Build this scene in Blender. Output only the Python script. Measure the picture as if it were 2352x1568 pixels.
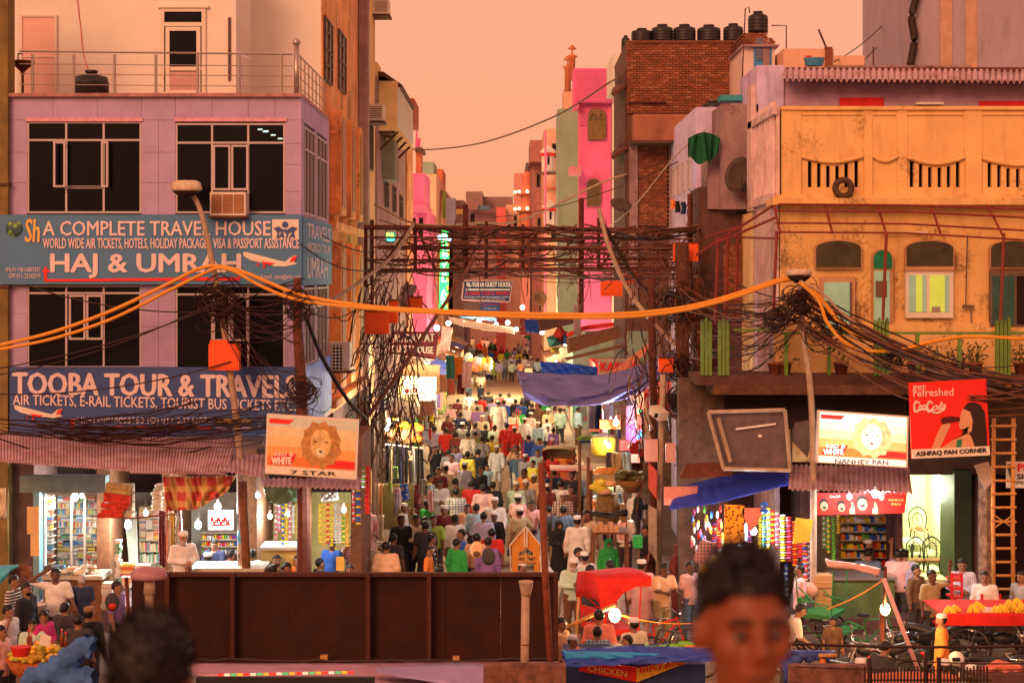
import bpy, math, random
import numpy as np
from mathutils import Vector, Matrix, noise
random.seed(7)
D = bpy.data
for o in list(D.objects): D.objects.remove(o)
SC = bpy.context.scene
COL = SC.collection
PI = math.pi
# ---------------------------------------------------------------- camera, sky, sun, exposure
F, CX, HY, H = 3700.0, 1176.0, 640.0, 7.7          # focal length and horizon in units of a 2352 px wide picture; eye height
cam = D.cameras.new('camera'); co = D.objects.new('camera', cam); COL.objects.link(co)
co.location = (0, 0, H); co.rotation_euler = (PI/2, 0, 0)
cam.sensor_width = 36; cam.lens = 36*F/2352; cam.shift_y = (HY-784)/2352
cam.clip_start = .1; cam.clip_end = 3000
cam.dof.use_dof = True; cam.dof.focus_distance = 40; cam.dof.aperture_fstop = 2.9
SC.camera = co
SC.view_settings.view_transform = 'Standard'; SC.view_settings.look = 'None'
SC.view_settings.gamma = 1; SC.view_settings.use_curve_mapping = False
SC.view_settings.exposure = 0.0
SUN_EL, SUN_AZ = math.radians(24), math.radians(205)   # low sun behind the camera, over its left shoulder
W = D.worlds.new('World'); SC.world = W; W.use_nodes = True
nt = W.node_tree; nt.nodes.clear()
def N(t, **k):
    n = nt.nodes.new(t)
    for a, b in k.items(): setattr(n, a, b)
    return n
sky = N('ShaderNodeTexSky', sky_type='NISHITA', sun_disc=False, sun_elevation=SUN_EL, sun_rotation=SUN_AZ, dust_density=6, air_density=1.5)
tc = N('ShaderNodeTexCoord'); sx = N('ShaderNodeSeparateXYZ'); nt.links.new(tc.outputs['Generated'], sx.inputs[0])
rp = N('ShaderNodeValToRGB'); nt.links.new(sx.outputs['Z'], rp.inputs[0])
rp.color_ramp.elements[0].position = 0; rp.color_ramp.elements[0].color = (.98,.385,.19,1)
rp.color_ramp.elements[1].position = .6; rp.color_ramp.elements[1].color = (1.0,.45,.31,1)
e = rp.color_ramp.elements.new(.16); e.color = (1.0,.425,.25,1)
b1 = N('ShaderNodeBackground'); b1.inputs[1].default_value = .05; nt.links.new(sky.outputs[0], b1.inputs[0])
b2 = N('ShaderNodeBackground'); b2.inputs[1].default_value = 1.06; nt.links.new(rp.outputs[0], b2.inputs[0])
mx = N('ShaderNodeMixShader'); mx.inputs[0].default_value = .93
nt.links.new(b1.outputs[0], mx.inputs[1]); nt.links.new(b2.outputs[0], mx.inputs[2])
wo = N('ShaderNodeOutputWorld'); nt.links.new(mx.outputs[0], wo.inputs[0])
sl = D.lights.new('sun', 'SUN'); sl.energy = 2.3; sl.angle = math.radians(25); sl.color = (1,.45,.21)
so = D.objects.new('sun', sl); COL.objects.link(so)
dv = Vector((math.sin(SUN_AZ)*math.cos(SUN_EL), math.cos(SUN_AZ)*math.cos(SUN_EL), math.sin(SUN_EL)))
so.rotation_euler = dv.to_track_quat('Z', 'Y').to_euler(); so.location = dv*50
# ---------------------------------------------------------------- helpers
def P(x, y, Y): return Vector(((x-CX)/F*Y, Y, H+(HY-y)/F*Y))
def s2l(c): return tuple((v/12.92 if v <= .04045 else ((v+.055)/1.055)**2.4) for v in c[:3])
LITE = (1.35, .58, .32)
def dc(r, g, b, k=1.0):
    "surface colour behind a colour seen in the orange dusk light"
    l = s2l((r/255, g*.84/255, b*.84/255)); v = [a/(m*k) for a, m in zip(l, LITE)]; q = max(1, max(v)/.85); return tuple(max(.012, a/q) for a in v)
MC = {}
def mat(name, col, rough=.8, metal=0, nz=.25, sc=3., bump=.0, dirt=0, dcol=(.05,.03,.02), emit=0, alpha=1, pat=None, col2=None, ps=1., trans=0, mold=0):
    if name in MC: return MC[name]
    m = D.materials.new(name); m.use_nodes = True; t = m.node_tree; L = t.links.new
    b = t.nodes['Principled BSDF']; c = (*col[:3], 1)
    b.inputs['Roughness'].default_value = rough; b.inputs['Metallic'].default_value = metal
    b.inputs['Specular IOR Level'].default_value = .35
    b.inputs['Base Color'].default_value = c
    g = t.nodes.new('ShaderNodeTexCoord'); out = None
    def mix(a, bb, f, mode='MIX'):
        n = t.nodes.new('ShaderNodeMix'); n.data_type = 'RGBA'; n.blend_type = mode
        for i, v in ((6, a), (7, bb), (0, f)):
            if isinstance(v, (tuple, float, int)): n.inputs[i].default_value = v
            else: L(v, n.inputs[i])
        return n.outputs[2]
    def mth(op, a, bb=0.):
        n = t.nodes.new('ShaderNodeMath'); n.operation = op
        for i, v in ((0, a), (1, bb)):
            if isinstance(v, (float, int)): n.inputs[i].default_value = v
            else: L(v, n.inputs[i])
        return n.outputs[0]
    out = c
    if pat:
        s = t.nodes.new('ShaderNodeSeparateXYZ'); L(g.outputs['Object'], s.inputs[0])
        def band(ax, per, w=.5): return mth('LESS_THAN', mth('FRACT', mth('MULTIPLY', s.outputs[ax], per)), w)
        c2 = (*col2, 1)
        if pat == 'stripe': out = mix(c, c2, band('Z', 18*ps, .35))
        elif pat == 'vstripe': out = mix(c, c2, band('X', 30*ps, .3))
        elif pat == 'plaid': out = mix(mix(c, c2, mth('MULTIPLY', band('Z', 14*ps, .4), .6)), c2, mth('MULTIPLY', band('X', 14*ps, .4), .6))
        elif pat == 'blot':
            v = t.nodes.new('ShaderNodeTexVoronoi'); v.inputs['Scale'].default_value = 12*ps; L(g.outputs['Object'], v.inputs[0])
            out = mix(c, c2, mth('LESS_THAN', v.outputs['Distance'], .38))
    if nz:
        n = t.nodes.new('ShaderNodeTexNoise'); n.inputs['Scale'].default_value = sc; n.inputs['Detail'].default_value = 8; n.inputs['Roughness'].default_value = .65
        L(g.outputs['Object'], n.inputs[0])
        r = t.nodes.new('ShaderNodeMapRange'); r.inputs[1].default_value = .3; r.inputs[2].default_value = .7; r.inputs[3].default_value = 1-nz; r.inputs[4].default_value = 1+nz*.5; L(n.outputs[0], r.inputs[0])
        out = mix(out, r.outputs[0], 1.0, 'MULTIPLY')
        if bump:
            bp = t.nodes.new('ShaderNodeBump'); bp.inputs['Strength'].default_value = bump; bp.inputs['Distance'].default_value = .03; L(n.outputs[0], bp.inputs['Height']); L(bp.outputs[0], b.inputs['Normal'])
    if dirt:
        mp = t.nodes.new('ShaderNodeMapping'); mp.inputs['Scale'].default_value = (1.6, 1.6, .35); L(g.outputs['Object'], mp.inputs[0])
        n2 = t.nodes.new('ShaderNodeTexNoise'); n2.inputs['Scale'].default_value = 1.3; n2.inputs['Detail'].default_value = 10; n2.inputs['Roughness'].default_value = .7; L(mp.outputs[0], n2.inputs[0])
        r2 = t.nodes.new('ShaderNodeMapRange'); r2.inputs[1].default_value = .5; r2.inputs[2].default_value = .72; r2.inputs[4].default_value = dirt; L(n2.outputs[0], r2.inputs[0])
        out = mix(out, (*dcol, 1), r2.outputs[0])
    if mold:
        n3 = t.nodes.new('ShaderNodeTexNoise'); n3.inputs['Scale'].default_value = 11; n3.inputs['Detail'].default_value = 12; n3.inputs['Roughness'].default_value = .8; L(g.outputs['Object'], n3.inputs[0])
        n4 = t.nodes.new('ShaderNodeTexNoise'); n4.inputs['Scale'].default_value = .8; n4.inputs['Detail'].default_value = 3; L(g.outputs['Object'], n4.inputs[0])
        r3 = t.nodes.new('ShaderNodeMapRange'); r3.inputs[1].default_value = 1.08; r3.inputs[2].default_value = 1.22; r3.inputs[4].default_value = mold; L(mth('ADD', n3.outputs[0], n4.outputs[0]), r3.inputs[0]); out = mix(out, (.10,.035,.015,1), r3.outputs[0])
    if not isinstance(out, tuple): L(out, b.inputs['Base Color'])
    if emit:
        b.inputs['Emission Strength'].default_value = emit
        if isinstance(out, tuple): b.inputs['Emission Color'].default_value = c
        else: L(out, b.inputs['Emission Color'])
    if trans: b.inputs['Transmission Weight'].default_value = trans
    if alpha < 1: b.inputs['Alpha'].default_value = alpha
    MC[name] = m; return m
ORG = {}
def tag(o, label=None, cat=None, group=None, kind=None):
    if label: o['label'] = label
    if cat: o['category'] = cat
    if group: o['group'] = group
    if kind: o['kind'] = kind
    return o
def T(name, label, cat, loc=(0,0,0), group=None, rz=0):
    o = D.objects.new(name, None); o.empty_display_size = .2; COL.objects.link(o)
    o.location = loc; o.rotation_euler = (0,0,rz); ORG[o.name] = Vector(loc)
    return tag(o, label, cat, group)
class MB:
    def __init__(s): s.v = []; s.f = []; s.m = []
    def add(s, vs, fs, m=0):
        n = len(s.v); s.v += [tuple(v) for v in vs]; s.f += [[i+n for i in q] for q in fs]; s.m += [m]*len(fs); return s
    def box(s, x0, x1, y0, y1, z0, z1, m=0):
        return s.add([(x,y,z) for x in (x0,x1) for y in (y0,y1) for z in (z0,z1)], [(0,1,3,2),(4,6,7,5),(0,4,5,1),(2,3,7,6),(0,2,6,4),(1,5,7,3)], m)
    def pb(s, a, b, c, d, Y, t=.1, m=0):
        "box whose front face spans picture columns a..c and rows b..d at distance Y, thickness t away from the eye"
        p, q = P(a, d, Y), P(c, b, Y); return s.box(p.x, q.x, Y, Y+t, p.z, q.z, m)
    def ob(s, c, sz, M=None, m=0):
        M = M or Matrix(); c = Vector(c); k = [Vector((a*sz[0]/2, b*sz[1]/2, e*sz[2]/2)) for a in (-1,1) for b in (-1,1) for e in (-1,1)]
        return s.add([c+(M.to_3x3()@v) for v in k], [(0,1,3,2),(4,6,7,5),(0,4,5,1),(2,3,7,6),(0,2,6,4),(1,5,7,3)], m)
    def prism(s, pts, ex, m=0):
        "polygon given anticlockwise as seen from the eye, extruded by vector ex"
        n = len(pts); ex = Vector(ex); a = [Vector(p) for p in pts]; b = [p+ex for p in a]
        return s.add(a+b, [list(range(n)), list(range(2*n-1, n-1, -1))]+[(i, i+n, (i+1)%n+n, (i+1)%n) for i in range(n)], m)
    def pp(s, px, Y, t=.05, m=0): return s.prism([P(x, y, Y) for x, y in px], (0, t, 0), m)
    def tube(s, pts, r=.02, n=6, m=0, r2=None):
        pts = [Vector(p) for p in pts]; k = len(pts); V = []
        for i, p in enumerate(pts):
            d = (pts[min(i+1,k-1)]-pts[max(i-1,0)]).normalized(); u = d.cross(Vector((0,0,1)))
            if u.length < .1: u = d.cross(Vector((1,0,0)))
            u.normalize(); w = d.cross(u); rr = r if r2 is None else r+(r2-r)*i/(k-1)
            V += [p+(u*math.cos(2*PI*j/n)+w*math.sin(2*PI*j/n))*rr for j in range(n)]
        fs = [(i*n+j, i*n+(j+1)%n, (i+1)*n+(j+1)%n, (i+1)*n+j) for i in range(k-1) for j in range(n)]
        return s.add(V, fs+[list(range(n-1,-1,-1)), list(range((k-1)*n, k*n))], m)
    def lathe(s, prof, c=(0,0,0), n=12, m=0, M=None, sx=1, sy=1):
        c = Vector(c); V = []
        for r, z in prof:
            for j in range(n):
                v = Vector((r*math.cos(2*PI*j/n)*sx, r*math.sin(2*PI*j/n)*sy, z)); V.append(c+(M.to_3x3()@v if M else v))
        k = len(prof)
        return s.add(V, [(i*n+j, i*n+(j+1)%n, (i+1)*n+(j+1)%n, (i+1)*n+j) for i in range(k-1) for j in range(n)]+[list(range(n-1,-1,-1)), list(range((k-1)*n, k*n))], m)
    def ball(s, c, r, n=8, m=0, sq=(1,1,1)):
        k = n//2+1; pr = [(max(.001, math.sin(PI*i/k)), -math.cos(PI*i/k)) for i in range(k+1)]; V = []
        for a, z in pr:
            V += [(c[0]+a*math.cos(2*PI*j/n)*r*sq[0], c[1]+a*math.sin(2*PI*j/n)*r*sq[1], c[2]+z*r*sq[2]) for j in range(n)]
        return s.add(V, [(i*n+j, i*n+(j+1)%n, (i+1)*n+(j+1)%n, (i+1)*n+j) for i in range(k) for j in range(n)], m)
    def grid(s, fn, nu, nv, m=0):
        V = [fn(u/nu, v/nv) for v in range(nv+1) for u in range(nu+1)]
        return s.add(V, [(v*(nu+1)+u, v*(nu+1)+u+1, (v+1)*(nu+1)+u+1, (v+1)*(nu+1)+u) for v in range(nv) for u in range(nu)], m)
    def mesh(s, name, mats, org=None, smooth=False):
        me = D.meshes.new(name); o = org or Vector((0,0,0))
        me.from_pydata([(v[0]-o[0], v[1]-o[1], v[2]-o[2]) for v in s.v], [], s.f)
        for x in (mats if isinstance(mats, (list, tuple)) else [mats]): me.materials.append(x)
        me.polygons.foreach_set('material_index', s.m)
        if smooth: me.polygons.foreach_set('use_smooth', [True]*len(s.f))
        me.update(); return me
    def obj(s, name, mats, par=None, label=None, cat=None, group=None, kind=None, smooth=False):
        g = ORG.get(par.name, Vector((0,0,0))) if par else Vector((0,0,0))
        o = D.objects.new(name, s.mesh(name, mats, g, smooth)); COL.objects.link(o)
        if par: o.parent = par
        ORG[o.name] = g if par else Vector((0,0,0))
        return tag(o, label, cat, group, kind)
def add(name, me, par=None, loc=(0,0,0), rz=0, rot=None, scale=None):
    o = D.objects.new(name, me); COL.objects.link(o); o.parent = par; o.location = loc
    o.rotation_euler = rot if rot else (0,0,rz)
    if scale: o.scale = scale
    ORG[o.name] = Vector(loc); return o
def dup(r, loc=None, rz=None, label=None, group=None, par=None, scale=None):
    c = r.copy(); COL.objects.link(c); c.parent = par
    if par is None:
        if loc is not None: c.location = loc
        if rz is not None: c.rotation_euler = (0,0,rz)
        if scale: c.scale = scale
        if label: c['label'] = label
        if group: c['group'] = group
    for ch in list(r.children): dup(ch, par=c)
    return c
def lamp(p, power, col=(1,.95,.9), r=.08):
    l = D.lights.new('bulb_or_fill_light', 'POINT'); l.energy = power; l.color = col; l.shadow_soft_size = r
    o = D.objects.new('bulb_or_fill_light', l); COL.objects.link(o); o.location = p; return o  # also serves fill lamps that have no bulb
TXT = {}
def text(s, par, x0, y0, x1, y1, Y, m, bold=0., name='lettering', ex=.004, slant=0, sk=0):
    "lettering filling picture box x0..x1, y0..y1 (cap height) at distance Y; sk = drop of the right end in px"
    cu = D.curves.new('t', 'FONT'); cu.body = s; cu.size = 1; cu.resolution_u = 2; cu.shear = slant; cu.extrude = .001
    o = D.objects.new('t', cu); COL.objects.link(o)
    me = D.meshes.new_from_object(o.evaluated_get(bpy.context.evaluated_depsgraph_get())); D.objects.remove(o); D.curves.remove(cu)
    n = len(me.vertices); a = np.zeros(n*3); me.vertices.foreach_get('co', a); a = a.reshape(-1, 3)
    if n == 0: return
    lo, hi = a.min(0), a.max(0); p, q = P(x0, y1, Y), P(x1, y0, Y)
    u = (a[:,0]-lo[0])/max(1e-6, hi[0]-lo[0]); w = (a[:,1]-lo[1])/max(1e-6, hi[1]-lo[1])
    g = ORG.get(par.name, Vector((0,0,0))); q_z = q.z-p.z
    b = np.stack([p.x+u*(q.x-p.x)-g.x, Y-ex*(a[:,2]>0)-g.y, p.z+w*(q.z-p.z)-u*sk*Y/F-g.z], 1)
    if bold > 0:   # heavier strokes: shifted copies a hair apart in depth
        f = [list(q.vertices) for q in me.polygons]; w_ = bold*2.2*abs(q_z); V = []; FF = []
        for k, (dx, dz) in enumerate(((0,0),(-1,0),(1,0),(0,1),(0,-1))):
            FF += [[i+n*k for i in q] for q in f]; V.append(b+np.array((dx*w_, -.0012*k, dz*w_*.6)))
        b = np.concatenate(V); D.meshes.remove(me); me = D.meshes.new(name); me.from_pydata(b.tolist(), [], FF); me.update()
    me.vertices.foreach_set('co', b.ravel()); me.materials.clear(); me.materials.append(m)
    me.name = name; ob = D.objects.new(name, me); COL.objects.link(ob); ob.parent = par; ORG[ob.name] = g; return ob
def sag(a, b, s=.5, n=12, j=0):
    a, b = Vector(a), Vector(b); o = []
    for i in range(n+1):
        t = i/n; p = a.lerp(b, t); p.z -= s*4*t*(1-t)
        if j and 0 < i < n: p += Vector((random.uniform(-j,j), random.uniform(-j,j), random.uniform(-j,j)))
        o.append(p)
    return o
def spline(pts, n=6):
    p = [Vector(x) for x in pts]; p = [p[0]*2-p[1]]+p+[p[-1]*2-p[-2]]; o = []
    for i in range(1, len(p)-2):
        for k in range(n):
            t = k/n; a, b, c, d = p[i-1:i+3]
            o.append(.5*((2*b)+(c-a)*t+(2*a-5*b+4*c-d)*t*t+(3*b-a-3*c+d)*t**3))
    return o+[p[-2]]
# ---------------------------------------------------------------- figures: implicit surfaces meshed with surface nets
def nets(fn, lo, hi, vox):
    lo = np.array(lo, float); n = np.ceil((np.array(hi)-lo)/vox).astype(int)+1
    X, Y, Z = np.meshgrid(*[lo[i]+np.arange(n[i])*vox for i in range(3)], indexing='ij')
    d = fn(X.astype(np.float32), Y.astype(np.float32), Z.astype(np.float32)); s = d < 0
    c = [d[a:n[0]-1+a, b:n[1]-1+b, e:n[2]-1+e] for a in (0,1) for b in (0,1) for e in (0,1)]
    mn = np.minimum.reduce(c); mxx = np.maximum.reduce(c); act = (mn < 0) & (mxx >= 0); I = np.argwhere(act)
    v = [q[act] for q in c]; pos = np.zeros((len(I), 3)); cnt = np.zeros(len(I))
    off = np.array([(a,b,e) for a in (0,1) for b in (0,1) for e in (0,1)], float)
    for a in range(8):
        for b in range(a+1, 8):
            if abs(off[a]-off[b]).sum() != 1: continue
            mk = (v[a] < 0) != (v[b] < 0); t = np.where(mk, v[a]/np.where(mk, v[a]-v[b], 1), 0)
            pos += np.where(mk[:,None], off[a]+(off[b]-off[a])*t[:,None], 0); cnt += mk
    pos = lo+(I+pos/cnt[:,None])*vox; ids = -np.ones(act.shape, int); ids[act] = np.arange(len(I)); fs = []
    for ax in range(3):
        s0 = np.take(s, range(n[ax]-1), ax); s1 = np.take(s, range(1, n[ax]), ax); E = np.argwhere(s0 != s1)
        u, w = (ax+1)%3, (ax+2)%3; ok = (E[:,u] > 0) & (E[:,w] > 0) & (E[:,u] < n[u]-1) & (E[:,w] < n[w]-1); E = E[ok]
        if not len(E): continue
        fl = s0[tuple(E.T)]
        def g(du, dw): q = E.copy(); q[:,u] -= du; q[:,w] -= dw; return ids[tuple(q.T)]
        q = np.stack([g(1,1), g(0,1), g(0,0), g(1,0)], 1); q[~fl] = q[~fl][:, ::-1]; fs.append(q)
    return pos, np.concatenate(fs) if fs else np.zeros((0,4), int)
def cap(a, b, r1, r2=None):
    a = np.array(a, float); b = np.array(b, float); r2 = r1 if r2 is None else r2; ab = b-a; L2 = max(1e-9, ab@ab)
    def f(X, Y, Z):
        t = np.clip(((X-a[0])*ab[0]+(Y-a[1])*ab[1]+(Z-a[2])*ab[2])/L2, 0, 1)
        return np.sqrt((X-a[0]-t*ab[0])**2+(Y-a[1]-t*ab[1])**2+(Z-a[2]-t*ab[2])**2)-(r1+(r2-r1)*t)
    return f
def ell(c, r, M=None):
    c = np.array(c, float); r = np.array(r, float)
    def f(X, Y, Z):
        x, y, z = X-c[0], Y-c[1], Z-c[2]
        if M is not None: x, y, z = (M[0,k]*x+M[1,k]*y+M[2,k]*z for k in range(3))
        a = np.sqrt((x/r[0])**2+(y/r[1])**2+(z/r[2])**2); b = np.sqrt((x/r[0]**2)**2+(y/r[1]**2)**2+(z/r[2]**2)**2)+1e-6
        return a*(a-1)/b
    return f
def cone(c0, c1, r0, r1, fy=.7):
    "tapered elliptic skirt from centre c0 (top) to c1 (bottom)"
    def f(X, Y, Z):
        t = np.clip((c0[2]-Z)/(c0[2]-c1[2]), 0, 1); r = r0+(r1-r0)*t
        q = np.sqrt((X-c0[0]-(c1[0]-c0[0])*t)**2+((Y-c0[1]-(c1[1]-c0[1])*t)/fy)**2)-r
        return np.maximum(np.maximum(q, Z-c0[2]), c1[2]-Z)
    return f
def smin(fl, k=.03):
    def f(X, Y, Z):
        d = fl[0](X,Y,Z)
        for g in fl[1:]:
            e = g(X,Y,Z); h = np.clip(.5+.5*(e-d)/k, 0, 1); d = e*(1-h)+d*h-k*h*(1-h)
        return d
    return f
def rx(a): c, s = math.cos(a), math.sin(a); return np.array([[1,0,0],[0,c,-s],[0,s,c]])
def rzm(a): c, s = math.cos(a), math.sin(a); return np.array([[c,-s,0],[s,c,0],[0,0,1]])
# joints in metres for a 1.72 m figure that faces -Y
def pose(name):
    J = dict(pel=(0,0,.93), lean=0, hyaw=0, hp=0, arms=[((-.23,.02,1.14),(-.25,-.04,.90)), ((.23,.02,1.14),(.25,-.04,.90))],
             legs=[((-.10,-.01,.50),(-.11,.02,.09)), ((.10,-.01,.50),(.11,.02,.09))])
    A, G = J['arms'], J['legs']
    if name == 'walk': J['arms'] = [((-.23,.09,1.15),(-.24,.10,.92)), ((.23,-.03,1.15),(.22,-.17,.97))]; J['legs'] = [((-.10,-.13,.52),(-.10,-.20,.09)), ((.10,.03,.50),(.10,.27,.15))]
    elif name == 'fold': J['arms'] = [((-.24,-.02,1.14),(-.02,-.21,1.10)), ((.24,-.02,1.14),(.05,-.21,1.06))]; J['hp'] = .2
    elif name == 'phone': J['arms'] = [((-.25,-.09,1.18),(-.11,-.12,1.50)), A[1]]; J['hyaw'] = .3
    elif name == 'headhand': J['arms'] = [((-.44,-.02,1.50),(-.15,-.02,1.70)), ((.26,-.02,1.15),(.33,-.18,.98))]
    elif name == 'reach': J['arms'] = [((-.22,-.14,1.18),(-.14,-.38,1.16)), ((.22,-.14,1.18),(.14,-.38,1.14))]; J['lean'] = .12; J['hp'] = .25
    elif name == 'lean': J['lean'] = .45; J['arms'] = [((-.22,-.24,1.05),(-.14,-.42,.92)), ((.22,-.24,1.05),(.14,-.42,.92))]; J['hp'] = .1
    elif name == 'hip': J['arms'] = [((-.36,.05,1.17),(-.19,-.06,1.0)), A[1]]
    elif name == 'stick': J['lean'] = .12; J['arms'] = [((-.23,-.10,1.14),(-.03,-.30,1.14)), ((.23,-.08,1.12),(.02,-.30,1.19))]; J['hp'] = .2
    elif name == 'raise': J['arms'] = [((.30,-.15,1.50),(.30,-.16,1.78)), A[0]][::-1]
    elif name in ('sit', 'sitlean', 'ride'):
        J['pel'] = (0,0,.50); J['legs'] = [((-.14,-.42,.50),(-.14,-.40,.09)), ((.14,-.42,.50),(.14,-.40,.09))]
        J['arms'] = [((-.23,-.04,.72),(-.14,-.30,.60)), ((.23,-.04,.72),(.14,-.30,.60))]
        if name == 'sitlean': J['lean'] = .35; J['hp'] = .3; J['arms'] = [((-.22,-.25,.72),(-.10,-.44,.66)), ((.22,-.25,.72),(.10,-.44,.66))]
        if name == 'ride':
            J['pel'] = (0,0,.92); J['lean'] = .35; J['arms'] = [((-.25,-.30,1.12),(-.24,-.52,1.0)), ((.25,-.30,1.12),(.24,-.52,1.0))]
            J['legs'] = [((-.13,-.36,.72),(-.12,-.22,.36)), ((.13,-.22,.55),(.12,-.18,.16))]
    return J
PC = {}
def figure(pn):
    if pn in PC: return PC[pn]
    J = pose(pn); pel = np.array(J['pel']); M = rx(J['lean']); dz = pel[2]-.93
    def tp(x, y, z):  # torso point in standing coordinates -> posed
        return pel+M@(np.array((x, y, z+0.))-np.array((0,0,.93)))
    Hc = tp(0, -.01, 1.60); nb = tp(0, .01, 1.43); HM = rzm(J['hyaw'])@rx(J['hp']+J['lean']*.4)
    PC[pn] = (J, pel, M, tp, Hc, nb, HM); return PC[pn]
NC = {}
def limbs(pn, g=0., arm=(0, 2), leg=(0, 2), aw=1., lw=1.):
    J, pel, M, tp, Hc, nb, HM = figure(pn); o = []
    for sgn, (el, wr) in zip((-1, 1), J['arms']):
        sh = tp(.175*sgn, 0, 1.395); el, wr = np.array(el), np.array(wr)
        if arm[1] > 0: e = sh+(el-sh)*min(1, arm[1]); o.append(cap(sh, e, (.052+g)*aw, (.043+g)*aw))
        if arm[1] > 1: e = el+(wr-el)*(arm[1]-1); o.append(cap(el, e, (.042+g)*aw, (.030+g)*aw))
    for sgn, (kn, an) in zip((-1, 1), J['legs']):
        hp = pel+np.array((.085*sgn, 0, -.02)); kn, an = np.array(kn), np.array(an)
        if leg[1] > 0: e = hp+(kn-hp)*min(1, leg[1]); o.append(cap(hp, e, .088+g*lw, .058+g*lw))
        if leg[1] > 1: e = kn+(an-kn)*(leg[1]-1); o.append(cap(kn, e, .056+g*lw, .038+g*1.4*lw))
    return o
def torso(pn, g=0.):
    J, pel, M, tp, Hc, nb, HM = figure(pn)
    return [ell(tp(0,0,1.25), np.array((.165,.108,.22))+g, M), ell(tp(0,-.01,1.06), np.array((.145,.108,.18))+g, M), ell(pel+np.array((0,.01,0)), np.array((.158,.115,.12))+g), cap(tp(-.13,0,1.39), tp(.13,0,1.39), .06+g*.8)]
BB = dict(lo=(-.6,-.75,-.03), hi=(.6,.5,2.0))
def bounds(pn):
    J, pel, M, tp, Hc, nb, HM = figure(pn)
    pts = [Hc, pel]+[np.array(q) for a in J['arms'] for q in a]+[np.array(q) for a in J['legs'] for q in a]
    pts = np.array(pts); lo = pts.min(0)-.27; hi = pts.max(0)+.27; lo[2] = max(lo[2], -.02); return lo, hi
def finger_hand(mb, el, wr, sgn, curl=.5, m=0):
    el, wr = Vector(el), Vector(wr); d = (wr-el).normalized(); side = d.cross(Vector((0,1,0))); 
    if side.length < .2: side = d.cross(Vector((0,0,1)))
    side.normalize(); nn = side.cross(d)*-sgn; R = Matrix((side, nn, d)).transposed()
    mb.ob(wr+d*.045, (.075,.028,.09), R, m)
    for k, l in enumerate((.062,.078,.083,.072)):
        b = wr+d*.09+side*((k-1.5)*.019*sgn); m1 = b+d*l*.5+nn*l*.5*curl*.5; e = m1+(d*(1-curl)+nn*curl).normalized()*l*.5
        mb.tube([b, m1, e], .0095, 5, m, .007)
    b = wr+d*.03-side*sgn*.036; mb.tube([b, b+d*.035-side*sgn*.02+nn*.01, b+d*.065-side*sgn*.014+nn*.022], .0115, 5, m, .008)
def netmb(fn, lo, hi, vox):
    v, f = nets(fn, lo, hi, vox); mb = MB(); mb.v = [tuple(q) for q in v.tolist()]; mb.f = f.tolist(); mb.m = [0]*len(mb.f); return mb
def headset(pn, s=1.):
    J, pel, M, tp, Hc, nb, HM = figure(pn); h = lambda x, y, z: Hc+HM@np.array((x, y, z))
    return [ell(h(0,.008,.02), (.078,.096,.105), HM), ell(h(0,-.022,-.055), (.056,.068,.062), HM), cap(h(0,-.098,.0), h(0,-.112,-.025), .010, .015),
            ell(h(-.08,.012,-.01), (.012,.022,.033), HM), ell(h(.08,.012,-.01), (.012,.022,.033), HM)], h
def body_mesh(pn):
    k = ('body', pn)
    if k in NC: return NC[k]
    J, pel, M, tp, Hc, nb, HM = figure(pn); hs, h = headset(pn); lo, hi = bounds(pn)
    feet = []
    for kn, an in J['legs']:
        an = np.array(an); feet.append(cap(an+(0,.03,-.035), an+(0,-.15,-.055), .038, .028))
    fn = smin(torso(pn)+[cap(nb, Hc+(0,.01,-.03), .056, .052)]+limbs(pn)+feet+hs, .028)
    mb = netmb(fn, lo, hi, .026)
    for sgn, (el, wr) in zip((-1, 1), J['arms']): finger_hand(mb, el, wr, sgn, .45)
    for sx_ in (-1, 1):
        c = h(.032*sx_, -.083, .012); mb.ball(c, .0135, 6, 1); R = Matrix(HM.tolist()).to_4x4()
        mb.ob(h(.033*sx_, -.090, .038), (.036,.012,.010), R, 1)
    mb.ob(h(0,-.090,-.062), (.046,.012,.012), R, 2)
    NC[k] = mb.mesh('body', [MC['skin_b'], MC['eye_dark'], MC['lip']], smooth=True); return NC[k]
def top_mesh(pn, gar):
    k = ('top', pn, gar)
    if k in NC: return NC[k]
    J, pel, M, tp, Hc, nb, HM = figure(pn); lo, hi = bounds(pn); sit = pel[2] < .7
    arm = {'tee': .85, 'shirt': 1.95, 'half': .95, 'kurta': 1.95, 'gown': 1.98}[gar]; g = .020
    fl = torso(pn, g)+limbs(pn, .016, arm=(0, arm), leg=(0, 0), aw=1.12)
    if not sit:
        hem = {'kurta': .47, 'gown': .12}.get(gar, .80); w = {'kurta': .235, 'gown': .29}.get(gar, .185)
        fl.append(cone((0, pel[1]*1, 1.12), (0, 0, hem), .165, w, .72))
    if sit and gar in ('kurta', 'gown'): fl += limbs(pn, .035, arm=(0,0), leg=(0,1.3))
    f0 = smin(fl, .03); nk = cap(nb+(0,-.035,.035), Hc, .062, .075); top = tp(0,0,1.47)[2]
    def fn(X, Y, Z):
        d = f0(X,Y,Z)+.004*np.sin(X*31+Z*17)*np.sin(Y*23+Z*9); return np.maximum(np.maximum(d, -nk(X,Y,Z)), Z-top)
    NC[k] = netmb(fn, lo, hi, .024).mesh('shirt' if gar not in ('kurta','gown') else gar, [MC['skin_b']], smooth=True); return NC[k]
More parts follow.
